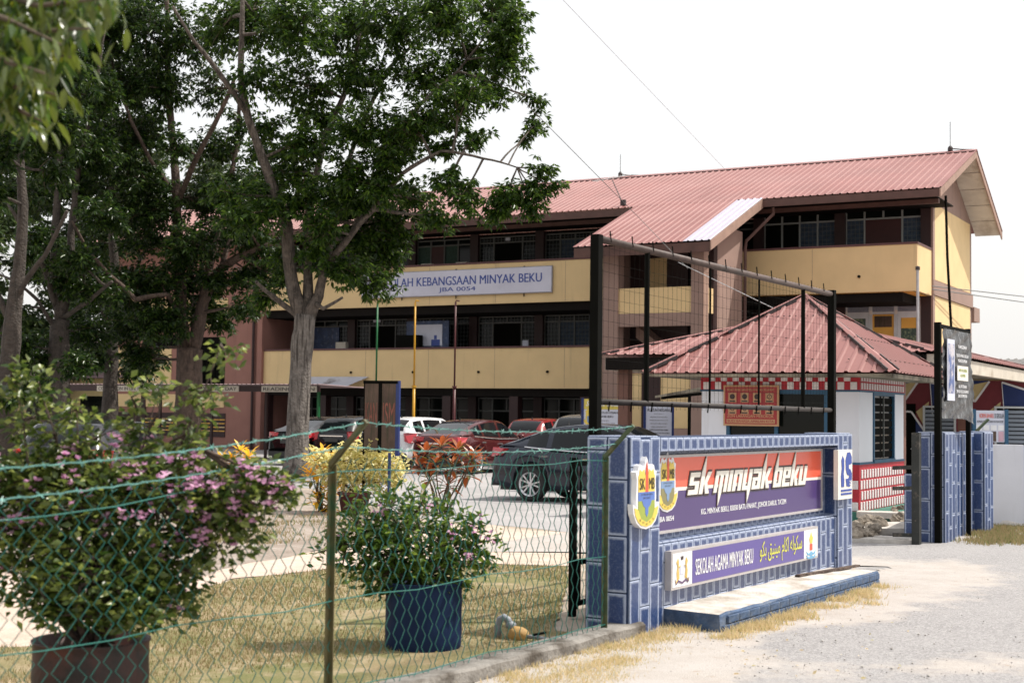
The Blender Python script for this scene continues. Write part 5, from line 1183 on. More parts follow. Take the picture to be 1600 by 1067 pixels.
def make_car(kind, paint, label, loc, rz, group='cars parked before the school'):
    s = CARS[kind]; L_, W_ = s['L'], s['W']; hw = W_/2; R_ = .325 if kind != 'suv' else .35
    t = thing('parked_car', label, 'car', loc, rz, group)
    bx, bz = zip(*s['belt']); rx, rzz = zip(*s['roof'])
    xs = list(np.arange(bx[0], bx[-1]+.001, (bx[-1]-bx[0])/110)); n = len(xs); zb = smooth_interp(xs, bx, bz)
    Rb = R_+.065
    def low(x):
        z = .21+.10*max(0, (abs(x)-(L_/2-.45))/.45)
        for wx in s['wb']:
            d = abs(x-wx)
            if d < Rb: z = max(z, R_+sqrt(Rb*Rb-d*d))
        return z
    def halfw(x): return hw*(1-.16*(abs(x)/(L_/2))**6-.02)
    sec = []
    for x, ztop in zip(xs, zb):
        zl = min(low(x), ztop-.03); w = halfw(x); h = ztop-zl
        S_ = [(w*.90,zl)]+[(w*c, zl+h*f_) for f_, c in ((.04,.955),(.2,.985),(.42,1.0),(.62,.995),(.66,.985),(.82,.962),(.93,.93),(.985,.87))]+[(w*.62,ztop+.012),(w*.3,ztop+.022),(0,ztop+.026)]
        sec.append([(x,-y,z) for y, z in S_]+[(x,y,z) for y, z in reversed(S_[:-1])])
    m = MB(); q = len(sec[0]); 
    for r_ in sec: m.v += r_
    for i in range(n-1):
        for j in range(q-1): m.f.append((i*q+j, (i+1)*q+j, (i+1)*q+j+1, i*q+j+1)); m.m.append(1 if (j in (0, q-2)) else 0)
    m.f.append(tuple(range(q-1,-1,-1))); m.m.append(0); m.f.append(tuple((n-1)*q+j for j in range(q))); m.m.append(0)
    m.build('body', [paint, M['cartrim']], t, True)
    MB().box(-L_/2+.2,L_/2-.2,-hw+.14,hw-.14,.2,.75).build('underbody', M['cartrim'], t)
    # cabin
    xr = np.linspace(rx[0], rx[-1], 64); zr = smooth_interp(xr, rx, rzz); zbb = smooth_interp(xr, bx, bz)
    cab, gls = MB(), MB(); rows = []
    for x, z, b0 in zip(xr, zr, zbb):
        h = max(z-b0, .004); w = halfw(x)*.93; wr = w*.74 if h > .1 else w*(.93-.19*h/.1)
        u_ = lambda f_: w+(wr-w)*f_
        P_ = [(w,b0-.02),(u_(.06),b0+h*.05),(u_(.45),b0+h*.45),(u_(.86),b0+h*.86),(u_(1.0)*.975,b0+h*.95),(u_(1)*.90,b0+h*.99),(u_(1)*.5,z+.008),(0,z+.012)]
        rows.append([(x,-y,zz) for y, zz in P_]+[(x,y,zz) for y, zz in reversed(P_[:-1])])
    q = len(rows[0])
    def is_glass(i, j):
        x = (xr[i]+xr[i+1])/2; jj = min(j, q-2-j)
        if jj in (1, 2):
            return s['dlo'][0] < x < s['dlo'][1] and not any(a < x < b_ for a, b_ in s['pil']) and rows[i][3][2]-rows[i][1][2] > .10
        if jj in (5, 6): return (x < s['slope'][0] and x > rx[0]+.06) or (x > s['slope'][1] and x < rx[-1]-.06)
        return False
    cab.v = [v for r_ in rows for v in r_]; 
    gidx = {}
    for i in range(len(rows)-1):
        for j in range(q-1):
            f_ = (i*q+j, (i+1)*q+j, (i+1)*q+j+1, i*q+j+1)
            if is_glass(i, j):
                xm = (xr[i]+xr[i+1])/2; jj = min(j, q-2-j)
                key = ('rear' if xm < 0 else 'front') if jj in (5,6) else (('l' if j < q/2 else 'r'), sum(xm > b_ for _, b_ in s['pil']))
                gidx.setdefault(key, []).append(f_)
            else: cab.f.append(f_); cab.m.append(0)
    cab.build('roof', paint, t, True)
    for key, fs in gidx.items():
        mp = {}; g_ = MB()
        for f_ in fs:
            for a in f_:
                if a not in mp: mp[a] = len(g_.v); g_.v.append(cab.v[a])
            g_.f.append(tuple(mp[a] for a in f_)); g_.m.append(0)
        g_.build({'rear':'rear_window','front':'windscreen'}.get(key, 'side_window'), M['carglass'], t, True)
    # trim strips, lamps, handles, mirrors, plates, wheels
    zt = lambda x: float(smooth_interp([x], bx, bz)[0])
    for s_ in (-1, 1):
        m = MB(); pp = [(x, s_*(halfw(x)*.945), zt(x)-.012) for x in np.linspace(s['dlo'][0]-.05, s['dlo'][1]+.1, 14)]; m.tube(pp, .011, 5); m.build('belt_trim', M['chrome'], t)
        for x in (s['pil'][0][0]-.02, s['pil'][1][0], s['dlo'][1]+.06):
            m = MB(); m.tube([(x, s_*halfw(x)*.999*c, .30+f_*(zt(x)-.30)) for f_, c in ((0,.975),(.2,.99),(.42,1.002),(.66,.988),(.93,.932))], .006, 4); m.build('door_gap', M['cartrim'], t)
        for x in (s['pil'][0][0]-.12 if kind == 'sedan' else s['pil'][0][0]+.02, s['pil'][1][0]-.10):
            m = MB(); m.box(x,x+.19,s_*(halfw(x)*.985)-.02,s_*(halfw(x)*.985)+.02,zt(x)-.17,zt(x)-.135); m.build('door_handle', M['chrome'], t)
        m = MB(); x = s['dlo'][1]-.12; m.lathe([(0,-.09),(.06,-.07),(.075,0),(.06,.07),(0,.09)], 8, (x, s_*(hw+.08), zt(x)+.05), 'y'); m.build('mirror', paint, t, True)
        xe = -L_/2; m = MB(); z0 = zt(xe+.14)
        lamp = [(xe+.02,.48),(xe+.0,.80),(xe+.10,.97),(xe+.40,.93),(xe+.34,.88)]
        zl_, zh_ = (z0-.17, z0-.02) if kind == 'sedan' else (z0-.25, z0+.03)
        k0 = .52 if kind == 'sedan' else .70
        pts = [(xe-.012, hw*k0, zh_-.02),(xe+.03, hw*.80, zh_),(xe+.34, hw*.955, zh_-.02),(xe+.20, hw*.965, zl_),(xe+.02, hw*.86, zl_-.02),(xe-.012, hw*(k0+.03), zl_+.03)]
        o_ = [(a-.015, s_*(b_+.004), c_) for a, b_, c_ in pts]; i_ = [(a+.06, s_*(b_-.08), c_) for a, b_, c_ in pts]
        k = len(pts); m.add(o_+i_, [tuple(range(k)) if s_ > 0 else tuple(range(k-1,-1,-1))]+[(a, k+a, k+(a+1) % k, (a+1) % k) for a in range(k)]); m.build('tail_lamp', M['tail'], t)
        xe = L_/2; pts = [(xe-.02, hw*.5, .72),(xe-.12, hw*.86, .76),(xe-.42, hw*.93, .80),(xe-.30, hw*.94, .70),(xe-.04, hw*.80, .62),(xe-.0, hw*.52, .64)]
        o_ = [(a+.012, s_*(b_+.006), c_) for a, b_, c_ in pts]; i_ = [(a-.1, s_*(b_-.1), c_) for a, b_, c_ in pts]
        m = MB(); m.add(o_+i_, [tuple(range(k))]+[(a, k+a, k+(a+1) % k, (a+1) % k) for a in range(k)]); m.build('headlight', M['head'], t)
        for wx in s['wb']:
            w = bpy.data.objects.new('wheel', None); COL.objects.link(w); w.parent = t; w.location = (wx, s_*(hw-.12), R_); w.rotation_euler = (0,0,0 if s_ < 0 else pi)
            for nm, me in wheel_meshes(R_): inst(nm, me, w)
        MB().box(-.5,.5,s_*(hw-.02)-.01,s_*(hw-.02)+.01,.22,.245).build('sill_strip', M['chrome'], t)
    xe = -L_/2; MB().box(xe-.028,xe-.008,-.24,.24,.66 if kind == 'sedan' else .74,.78 if kind == 'sedan' else .86).build('number_plate', M['plate'], t)
    MB().box(xe-.03,xe-.009,-.42,.42,.80 if kind == 'sedan' else .90,.83 if kind == 'sedan' else .93).build('boot_trim', M['chrome'], t)
    MB().box(xe-.02,xe+.12,-hw+.18,hw-.18,.27,.42).build('rear_bumper', M['cartrim'], t)
    MB().lathe([(.03,0),(.012,.05),(0,.09)], 6, (rx[1]+.55, 0, 1.0*max(rzz)-.02)).build('antenna_fin', M['cartrim'], t)
    return t
def paint(name, c, metal=.25, rough=.22): return mat(name, c, rough, .03, 3, metal=metal, coat=.45)
H_IN = atan2(.87233, .48893)                        # nose towards the building
def car_at(kind, pm, label, px, py, heading, dx=0.):
    p = gnd(px, py); make_car(kind, pm, label, (p.x, p.y, .006), heading)
hd = Vector((.87233, -.48893, 0)); pw = gnd(826, 784) + hd*1.33 + Vector((.48893,.87233,0))*.87
make_car('sedan', paint('slate_blue_paint', (.007,.011,.024), .25), 'dark slate blue sedan side on behind the chain link fence', (pw.x, pw.y, .006), BRZ)
make_car('sedan', paint('dark_red_paint', (.085,.014,.016), .35), 'dark red sedan parked beside the slate sedan with its rear to the lawn', (-.95, 40.2, .006), H_IN)
make_car('hatch', paint('bright_red_paint', (.22,.012,.015), .1), 'bright red hatchback mostly hidden behind the dark red sedan', (1.25, 44.6, .006), H_IN)
make_car('suv', paint('silver_paint', (.33,.32,.31), .6), 'silver compact sport utility car with a wide dark rear window', (2.65, 41.0, .006), H_IN)
make_car('suv', paint('grey_brown_paint', (.10,.095,.09), .5), 'dark grey tall wagon standing behind the silver car', (3.1, 46.3, .006), H_IN)
make_car('hatch', paint('white_paint', (.75,.75,.77), 0), 'white hatchback behind the faded double board', (-2.6, 42.8, .006), H_IN)
make_car('hatch', paint('black_mpv_paint', (.018,.018,.02), .2), 'black hatchback between the black sedan and the faded board', (-4.35, 43.9, .006), H_IN)
make_car('sedan', paint('black_paint_car', (.012,.012,.013), .2), 'black sedan with red tail lamps beside the pale tree trunk', (-5.65, 44.9, .006), H_IN)
make_car('hatch', paint('deep_black_paint', (.014,.014,.018), .2), 'black hatchback half hidden by the pink flowering shrub', (-6.6, 23.4, -.03), radians(82))

# ------------------------------------------------------------------ trees
def leaf_arrays(C, D, Ls, Ws, fold=.35, droop=.25):
    """rhombic folded leaves: base, left, right, mid, tip"""
    n = len(C); D = D/np.linalg.norm(D, axis=1, keepdims=True); up = rng.normal(size=(n,3)); up[:,2] += 1.2
    Sd = np.cross(D, up); Sd /= np.maximum(np.linalg.norm(Sd, axis=1, keepdims=True), 1e-6); U = np.cross(Sd, D)
    L_ = Ls[:,None]; W_ = Ws[:,None]
    b = C; mid = C+D*L_*.5-U*W_*fold*.3; tip = C+D*L_-np.array([0,0,1.])*L_*droop*.6; l = C+D*L_*.45+Sd*W_*.5+U*W_*fold*.35; r = C+D*L_*.45-Sd*W_*.5+U*W_*fold*.35
    V = np.stack([b,l,mid,r,tip], 1).reshape(-1,3)
    o = (np.arange(n)*5)[:,None]
    T = np.concatenate([o+np.array([[0,2,1]]), o+np.array([[0,3,2]]), o+np.array([[1,2,4]]), o+np.array([[2,3,4]])], 0)
    return V, T
def tri_obj(name, V, T, mats, parent=None, idx=None, loc=None):
    me = bpy.data.meshes.new(name)
    if loc is not None: V = V-np.array(loc)
    me.vertices.add(len(V)); me.vertices.foreach_set('co', V.astype(np.float32).ravel())
    me.loops.add(len(T)*3); me.loops.foreach_set('vertex_index', T.astype(np.int32).ravel())
    me.polygons.add(len(T)); me.polygons.foreach_set('loop_start', np.arange(0, len(T)*3, 3, dtype=np.int32)); me.polygons.foreach_set('loop_total', np.full(len(T), 3, np.int32))
    for m in (mats if isinstance(mats, (list, tuple)) else [mats]): me.materials.append(m)
    if idx is not None: me.polygons.foreach_set('material_index', idx.astype(np.int32))
    me.update(calc_edges=True)
    o = bpy.data.objects.new(name, me); COL.objects.link(o)
    if parent: o.parent = parent
    if loc is not None and not parent: o.location = loc
    return o
def wob(a, b, n, amp, r):
    a = Vector(a); b = Vector(b); out = []; L_ = (b-a).length; p1 = Vector((r.uniform(-1,1),r.uniform(-1,1),r.uniform(-.5,1)))*amp*L_
    for i in range(n+1):
        u_ = i/n; out.append(a+(b-a)*u_+p1*(u_*(1-u_)*2)+Vector((r.uniform(-1,1),r.uniform(-1,1),r.uniform(-1,1)))*amp*L_*.12*(0 < i < n))
    return out
def grow_tree(name, label, base, limbs, blobs, bark, leafm, seed, lsize=.16, cat='tree', group=None, rosette=10, spread=.20, trunk_n=12, roots=True, dens=2.4, limbm=None):
    """limbs: list of [(Vector, radius)...]; blobs: (centre, (rx,ry,rz), twigs). Everything in world metres, stored relative to base."""
    r = random.Random(seed); base = Vector(base); t = thing(name, label, cat, tuple(base), 0, group)
    nodes = []; tm = MB(); lm = MB()
    for k, lb_ in enumerate(limbs):
        pts = []; rad = []
        for i in range(len(lb_)-1):
            (a, ra), (b_, rb_) = lb_[i], lb_[i+1]
            q = wob(a, b_, 4, .05, r)
            for j in range(4): pts.append(q[j]-base); rad.append((ra+(rb_-ra)*j/4)*r.uniform(.94,1.06))
        pts.append(Vector(lb_[-1][0])-base); rad.append(lb_[-1][1])
        if k == 0 and roots: rad[0] *= 1.25
        if k == 0: tm.tube(pts, rad, trunk_n)
        else: q = MB(); q.tube(pts, [a*.80 for a in rad], 8); q.build('branch', limbm or bark, t, True)
        nodes += [(p, ra) for p, ra in zip(pts, rad) if k or p.z > 2.2]
    tw = MB(); Cs = []; Ds = []
    for c_, R3, nt_ in blobs:
        c_ = Vector(c_)-base
        near = min(nodes, key=lambda q: (q[0]-c_).length+max(0, q[0].z-c_.z)*.7)
        br = wob(near[0], c_, 6, .10, r); r0 = min(near[1]*.7, .02+.016*(c_-near[0]).length)
        lm.tube(br, [r0*(1-.7*i/6)+.006 for i in range(7)], 5, cap=False)
        hubs = br[3:]
        for _ in range(int(nt_*dens)):
            while True:
                v = Vector((r.uniform(-1,1),r.uniform(-1,1),r.uniform(-1,1)))
                if .25 < v.length < 1: break
            tip = c_+Vector((v.x*R3[0],v.y*R3[1],v.z*R3[2])); h = r.choice(hubs)
            if r.random() < .3:
                q = wob(h, tip, 3, .12, r); tw.tube(q, [.012,.009,.007,.004], 3, cap=False)
            axis = (tip-h); axis = axis.normalized() if axis.length > .01 else Vector((0,0,1))
            for g_ in range(r.randint(2,3)):                 # two or three leaf tufts along the twig end
                o_ = tip-axis*(.0+.22*g_)+Vector((r.gauss(0,.05),r.gauss(0,.05),r.gauss(0,.05)))
                for l_ in range(rosette):
                    a_ = r.uniform(0, 2*pi); d = Vector((cos(a_), sin(a_), r.uniform(-1.3,.35)))+axis*.5
                    Cs.append(o_+d*.03); Ds.append(d)
    C = np.array([tuple(v) for v in Cs]); D = np.array([tuple(v) for v in Ds]); n = len(C)
    V, T = leaf_arrays(C, D, rng.uniform(.7,1.3,n)*lsize, rng.uniform(.7,1.2,n)*lsize*.42)
    tm.build('trunk', bark, t, True); tag(lm.build('small_branches', limbm or bark, t, True), kind='stuff'); tag(tw.build('twigs', M['twig'], t), kind='stuff')
    o = tri_obj('crown', V, T, leafm, t); o['kind'] = 'stuff'
    return t, n
NL = 0
def LB(Y, *pts):
    """limb through photo points (px, py, radius[, depth offset])"""
    return [(at(p[0], p[1], Y+(p[3] if len(p) > 3 else 0)), p[2]) for p in pts]
def BL(Y, lst):
    out = []
    for q in lst:
        px, py, rpx, rpy, nt_ = q[:5]; dy = q[5] if len(q) > 5 else random.uniform(-1.6, 1.6)
        s = F/(Y+dy); out.append((at(px, py, Y+dy), (rpx/s, max(rpx, rpy)/s*.9, rpy/s), nt_))
    return out
# main tree on the planting bed
YM = 35.6; b0 = gnd(463, 747)
limbs = [LB(YM,(463,748,.325),(466,650,.29),(472,540,.275),(477,492,.27)),
 LB(YM,(474,505,.23),(456,440,.21),(449,352,.18,-.2),(418,268,.15,-.4),(389,190,.125,-.6),(376,115,.10,-.6),(379,0,.07,-.6),(385,-100,.04)),
 LB(YM,(478,500,.2),(481,420,.15,.3),(483,330,.13,.5),(505,220,.10,.8),(545,130,.08,1.0),(565,30,.06,1.2),(575,-90,.03)),
 LB(YM,(480,500,.23),(498,462,.17),(510,415,.125,-.3),(548,368,.095,-.6),(583,328,.08,-.9),(628,272,.065,-1.2),(690,236,.05,-1.5),(755,248,.035,-1.7),(808,262,.02,-1.8)),
 LB(YM,(549,366,.08,-.6),(600,240,.08,-.3),(655,165,.06,0),(715,112,.04,.3),(770,40,.025,.4)),
 LB(YM,(499,462,.10),(514,400,.09,.4),(530,300,.08,.9),(605,110,.06,1.3),(680,40,.04,1.5)),
 LB(YM,(384,176,.10,-.6),(350,125,.085,-.9),(305,67,.06,-1.2),(270,10,.04,-1.4)),
 LB(YM,(470,496,.10),(448,480,.09),(425,462,.07,-.4),(400,440,.05,-.8)),(LB(YM,(490,472,.09),(505,482,.06,-.5),(535,465,.04,-.9)))]
blobs = BL(YM, [(400,30,70,60,46),(470,40,70,60,46),(545,40,70,60,46),(620,30,65,60,44),(700,20,60,55,40),(770,10,60,50,34),(795,90,40,55,26),(740,90,55,45,34),(660,110,60,45,36),(560,120,60,50,36),(470,130,60,55,30),(395,120,45,50,16),(350,40,50,60,22),
 (800,45,35,45,20),(720,150,55,35,26),(770,140,30,30,10),(640,185,55,40,30),(560,200,50,45,30),(690,190,45,25,16),(610,245,45,40,22),(540,270,45,45,24),(480,220,40,45,22),(470,310,35,40,20),(420,270,30,40,12),
 (600,330,45,35,24),(560,370,50,35,28),(610,390,40,35,22),(540,420,45,30,22),(590,440,40,28,16),(490,390,35,35,14),(630,350,35,35,14),(435,410,30,35,12),(410,460,30,30,10),(425,330,35,35,12),(500,350,35,35,14),(470,270,45,40,20),(520,300,40,40,20),(445,390,30,30,10),(545,330,45,35,18),(590,290,45,35,20),(630,225,40,30,18),(420,200,35,35,12),(500,180,45,35,16),(410,300,40,35,12),(375,340,40,35,12),(400,235,30,30,8),(350,300,35,30,8),(440,240,30,30,8),(660,320,30,28,9),(560,310,40,30,14),
 (700,285,35,22,10,-1.6),(725,315,30,22,10,-1.7),(790,310,36,26,15,-1.8),(835,300,30,30,9,-1.9),(855,265,18,12,4,-1.9),(870,292,14,10,3,-1.9),(690,340,30,20,9,-1.3),(770,335,28,16,7,-1.7),(840,195,18,18,4,.2),(845,160,14,10,3,.2),(822,215,12,14,3,.2),(830,332,16,10,4,-1.9),(745,215,30,18,7,-1.2),(690,230,35,16,10,-1.2),(640,300,30,25,10)])
_, n = grow_tree('broadleaf_tree', 'tall tree with a thick pale forked trunk rising from the planting bed', b0, limbs, blobs, M['bark'], M['leaf'], 11, .155, dens=2.7, limbm=M['bark_limb']); NL += n
# second tree, twin brown stems
YT = 44.0; b2 = gnd(292, 723)
limbs = [LB(YT,(292,724,.48),(293,640,.42),(296,570,.40),(298,545,.38)),
 LB(YT,(292,560,.27),(283,480,.24),(279,400,.21),(276,310,.18),(268,200,.15),(262,90,.12),(258,-30,.08)),
 LB(YT,(300,550,.30),(310,510,.27),(318,470,.22),(345,420,.18),(385,395,.14,-.6),(430,380,.08,-1)),
 LB(YT,(315,480,.18),(332,400,.14),(355,310,.11,.4),(372,220,.09,.7),(378,120,.07),(383,20,.05)),
 LB(YT,(276,320,.12),(300,262,.11,-.8),(335,195,.09,-1.4),(368,118,.07,-2)),
 LB(YT,(270,300,.10),(235,250,.08,-.5),(205,190,.07,-.9),(180,120,.05)),
 LB(YT,(300,545,.12),(262,460,.09,-1.2),(212,468,.10,-1.6),(170,430,.09,-1.9),(135,390,.07,-2.1),(112,345,.04,-2.3)),
 LB(YT,(345,418,.10),(372,340,.08,.5),(400,270,.06,.8))]
blobs = BL(YT, [(300,60,60,60,34),(230,50,60,60,40),(170,40,55,55,40),(330,140,40,50,16),(255,140,50,45,30),(195,130,55,50,36),(215,210,50,45,30),(275,225,30,35,10),(335,230,40,40,20),(380,290,45,45,26),(310,310,40,40,18),(230,290,45,40,22),(180,240,45,45,30),(395,370,40,40,24),(335,365,40,35,18),(225,370,45,35,18),(185,330,40,35,18),(215,430,45,35,22),(240,500,45,35,22),(190,500,45,35,24),(345,440,45,30,20),(400,430,38,30,16),(300,440,50,40,26),(260,500,50,40,26),(320,490,40,30,18),(200,450,50,40,28),(350,500,30,25,10),(390,480,28,22,8),(395,300,40,40,22),(340,300,40,40,18),(420,390,40,30,16),(290,400,45,35,18),(440,440,28,24,9),(300,380,50,40,24),(250,330,50,40,24),(370,340,45,35,22),(225,560,40,22,16),(250,440,40,30,18),(210,545,40,22,14),(375,200,25,35,9)])
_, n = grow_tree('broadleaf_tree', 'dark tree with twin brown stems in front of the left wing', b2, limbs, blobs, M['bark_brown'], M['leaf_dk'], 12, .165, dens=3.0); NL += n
# third tree
Y3 = 42.0; b3 = gnd(88, 725)
limbs = [LB(Y3,(88,726,.36),(90,640,.33),(92,560,.31),(94,500,.28)),
 LB(Y3,(93,510,.2),(85,430,.17),(88,340,.15),(95,230,.12),(105,110,.09),(110,-20,.06)),
 LB(Y3,(95,505,.2),(108,440,.17),(112,350,.13),(125,250,.1),(150,150,.07),(165,40,.05)),
 LB(Y3,(88,480,.11),(70,420,.1,-.6),(45,370,.08,-1),(20,330,.06,-1.4),(-10,300,.04)),
 LB(Y3,(90,520,.09),(60,470,.07,-.5),(25,440,.05,-1),(-10,425,.04)),
 LB(Y3,(95,500,.1),(140,470,.08,-.5),(175,440,.06,-1))]
blobs = BL(Y3, [(60,40,60,60,40),(130,60,50,60,40),(0,60,50,60,34),(80,130,60,50,40),(150,150,50,45,34),(20,150,50,45,34),(110,220,50,40,30),(50,230,50,40,28),(-10,240,40,40,18),(150,240,45,40,28),(120,300,45,35,22),(60,300,40,35,14),(160,330,45,35,24),(120,400,40,30,14),(150,450,45,30,20),(20,300,35,25,9),(10,480,30,20,7),(40,400,25,20,4),(140,520,45,30,24),(100,430,40,35,18),(60,370,40,35,12),(30,540,40,30,16),(90,530,35,25,14),(120,570,35,25,14),(60,560,35,25,12),(20,560,35,30,14)])
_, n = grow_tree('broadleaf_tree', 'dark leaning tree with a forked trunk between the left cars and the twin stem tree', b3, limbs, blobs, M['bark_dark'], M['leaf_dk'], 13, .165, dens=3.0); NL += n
# slim tree between them and the one at the left edge
Y4 = 47.0; b4 = gnd(172, 716)
limbs = [LB(Y4,(172,717,.30),(172,640,.27),(175,560,.22),(178,480,.17),(176,380,.14),(172,260,.11),(170,120,.08),(168,0,.05)), LB(Y4,(176,500,.09),(205,440,.07),(235,370,.05)), LB(Y4,(175,520,.08),(150,470,.06),(120,430,.04))]
blobs = BL(Y4, [(170,20,55,55,36),(110,20,50,50,30),(230,0,50,50,30),(175,110,55,45,36),(120,140,50,45,30),(235,110,45,45,24),(160,200,50,45,28),(225,190,40,40,18),(170,290,50,40,24),(120,270,45,40,20),(215,280,40,35,16),(160,380,50,35,22),(215,360,40,30,14),(165,470,45,30,20),(205,500,40,35,22),(160,560,40,25,18),(215,580,35,25,14),(110,500,35,30,14)])
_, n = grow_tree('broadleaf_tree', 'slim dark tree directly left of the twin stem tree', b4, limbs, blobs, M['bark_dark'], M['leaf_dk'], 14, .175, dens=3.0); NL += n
Y5 = 34.0; b5 = gnd(6, 745)
limbs = [LB(Y5,(6,746,.30),(8,660,.27),(14,570,.24),(20,500,.20),(30,420,.15),(36,320,.12),(30,200,.09),(25,60,.06)), LB(Y5,(18,510,.11),(-15,430,.08),(-40,350,.05)), LB(Y5,(24,470,.09),(70,400,.07,-.5),(105,330,.05,-1))]
blobs = BL(Y5, [(20,40,70,60,40),(90,30,60,55,36),(-40,60,60,60,26),(40,120,60,50,34),(110,120,50,45,26),(-20,150,50,50,20),(60,200,55,45,26),(0,230,45,40,18),(110,200,45,40,20),(80,270,45,35,14),(-20,300,40,35,12),(55,600,30,20,8),(15,620,25,20,6)])
_, n = grow_tree('broadleaf_tree', 'dark trunked tree standing at the left edge behind the flowering shrub', b5, limbs, blobs, M['bark_dark'], M['leaf_dk'], 15, .18, dens=2.2); NL += n
# trees farther back: one built, two copied and turned
Y6 = 66.0; b6 = gnd(120, 697)
limbs = [LB(Y6,(120,698,.32),(122,600,.26),(125,500,.2),(128,380,.14),(130,200,.08)), LB(Y6,(123,560,.12),(80,470,.08),(50,400,.05)), LB(Y6,(125,520,.12),(170,430,.08),(200,350,.05))]
blobs = BL(Y6, [(120,150,60,45,40),(60,210,55,45,40),(180,210,55,45,40),(120,260,60,45,44),(40,310,50,40,34),(200,310,50,40,34),(120,360,60,40,44),(60,410,50,40,34),(180,410,50,40,34),(120,460,60,40,40),(60,510,50,35,30),(190,510,50,35,30),(120,560,60,35,34),(70,610,40,25,16),(170,610,40,25,16)])
tb, n = grow_tree('background_tree', 'paler green tree far behind the small house with a pink roof', b6, limbs, blobs, M['bark_dark'], M['leaf_far'], 16, .28, dens=2.2, group='trees far behind the school grounds'); NL += n
for px_, Yc, rz_, sc, lab in ((330,76,1.3,.95,'paler green tree far behind the twin stem tree'),(15,72,2.6,1.0,'paler green tree far behind the left edge of the grounds'),(-140,64,4.0,1.0,'paler green tree far beyond the left edge hedge'),(225,88,5.1,1.1,'paler green tree far behind the left wing roof')):
    c_ = copy_tree(tb); p = at(px_, 640, Yc); c_.location = (p.x, p.y, 0); c_.rotation_euler = (0,0,rz_); c_.scale = (sc,sc,sc); c_['label'] = lab
print('tree leaves', NL)
# branch of a nearer tree hanging into the top left corner
nt = thing('overhanging_tree', 'near tree whose glossy leafy boughs hang into the top left corner', 'tree', (-4.3, 6.2, 0))
bb = Vector((-4.3, 6.2, 0)); m = MB(); m.tube([(0,0,-.1),(.05,0,1.5),(0,.05,3),(-.1,0,4.5),(-.2,.1,6)], [.2,.17,.15,.12,.07], 10); m.build('trunk', M['bark_brown'], nt, True)
m = MB(); tips = []; r = random.Random(3)
lf = MB(); 
for (x_, y_, z_, w_) in [(0,0,0,0),(.25,.16,.02,.04),(.5,.19,-.02,0),(.78,.12,-.08,.03),(1,0,-.22,0),(.78,-.12,-.08,.03),(.5,-.19,-.02,0),(.25,-.16,.02,.04),(.25,0,-.02,0),(.5,0,-.06,0),(.78,0,-.11,0)]: lf.v.append((x_,y_,z_))
lf.f = [(0,8,1),(8,9,2,1),(9,10,3,2),(10,4,3),(0,7,8),(8,7,6,9),(9,6,5,10),(10,5,4)]; lme = bpy.data.meshes.new('leaf'); lme.from_pydata(lf.v, [], lf.f); lme.materials.append(M['leaf_near']); lme.polygons.foreach_set('use_smooth', [True]*8); lme.update()
boughs = [((-60,-30),(60,10),(185,-5),4.9),((-60,0),(50,50),(140,45),5.0),((-60,40),(40,75),(118,92),5.2),((-60,100),(20,135),(88,148),5.1),((-60,130),(25,170),(66,190),5.4),((-60,60),(20,100),(70,115),4.7),((-40,-60),(70,-15),(120,20),5.3),((-60,10),(10,30),(95,70),4.8),((-60,-40),(90,-20),(160,10),5.1)]
cnt = 0
for a, b_, c_, Yb in boughs:
    P_ = [at(*a, Yb+.3)-bb, at(*b_, Yb)-bb, at(*c_, Yb-.1)-bb]; st = Vector((-.1,0,3.6+r.uniform(-.4,.4))); pts = [st]+P_
    fine = []
    for i in range(3):
        for j in range(5): u_ = j/5; fine.append(pts[i]+(pts[i+1]-pts[i])*u_)
    fine.append(pts[3]); m = MB(); m.tube(fine, [.018*(1-i/len(fine))+.003 for i in range(len(fine))], 5); m.build('branch', M['twig'], nt, True)
    for i in range(6, len(fine)):
        for k in range(3):
            p = fine[i]+Vector((r.gauss(0,.05),r.gauss(0,.07),r.gauss(0,.03))); a_ = r.uniform(0,2*pi); d = Vector((cos(a_)*.7, sin(a_)*.7, -r.uniform(.5,1.2))).normalized()
            q = d.to_track_quat('X', 'Z').to_euler(); s_ = r.uniform(.065,.10)
            o = inst('leaf', lme, nt, p, (q.x+r.uniform(-.8,.8), q.y, q.z), (s_, s_*.9, s_)); cnt += 1
print('near leaves', cnt)
r_ = random.Random(8); Cs = []; Ds = []
for a, b_, c_, Yb in boughs:
    for k in range(190):
        u_ = r_.random()**.8; p = at(a[0]+(c_[0]-a[0])*u_-12, a[1]+(c_[1]-a[1])*u_-6+r_.gauss(0,13), Yb+r_.uniform(-.1,.9))-bb; Cs.append(tuple(p)); a_ = r_.uniform(0,2*pi); Ds.append((cos(a_)*.7, sin(a_)*.7, -r_.uniform(.2,1.2)))
C = np.array(Cs); D = np.array(Ds); n = len(C); V, T = leaf_arrays(C, D, rng.uniform(.06,.10,n), rng.uniform(.024,.04,n)); o = tri_obj('inner_foliage', V, T, [M['leaf_near'], M['leaf']], nt, np.tile((np.arange(n) % 3 > 0).astype(np.int32), 4)); o['kind'] = 'stuff'  # bough interior darkened by colour: most of these use the darker leaf
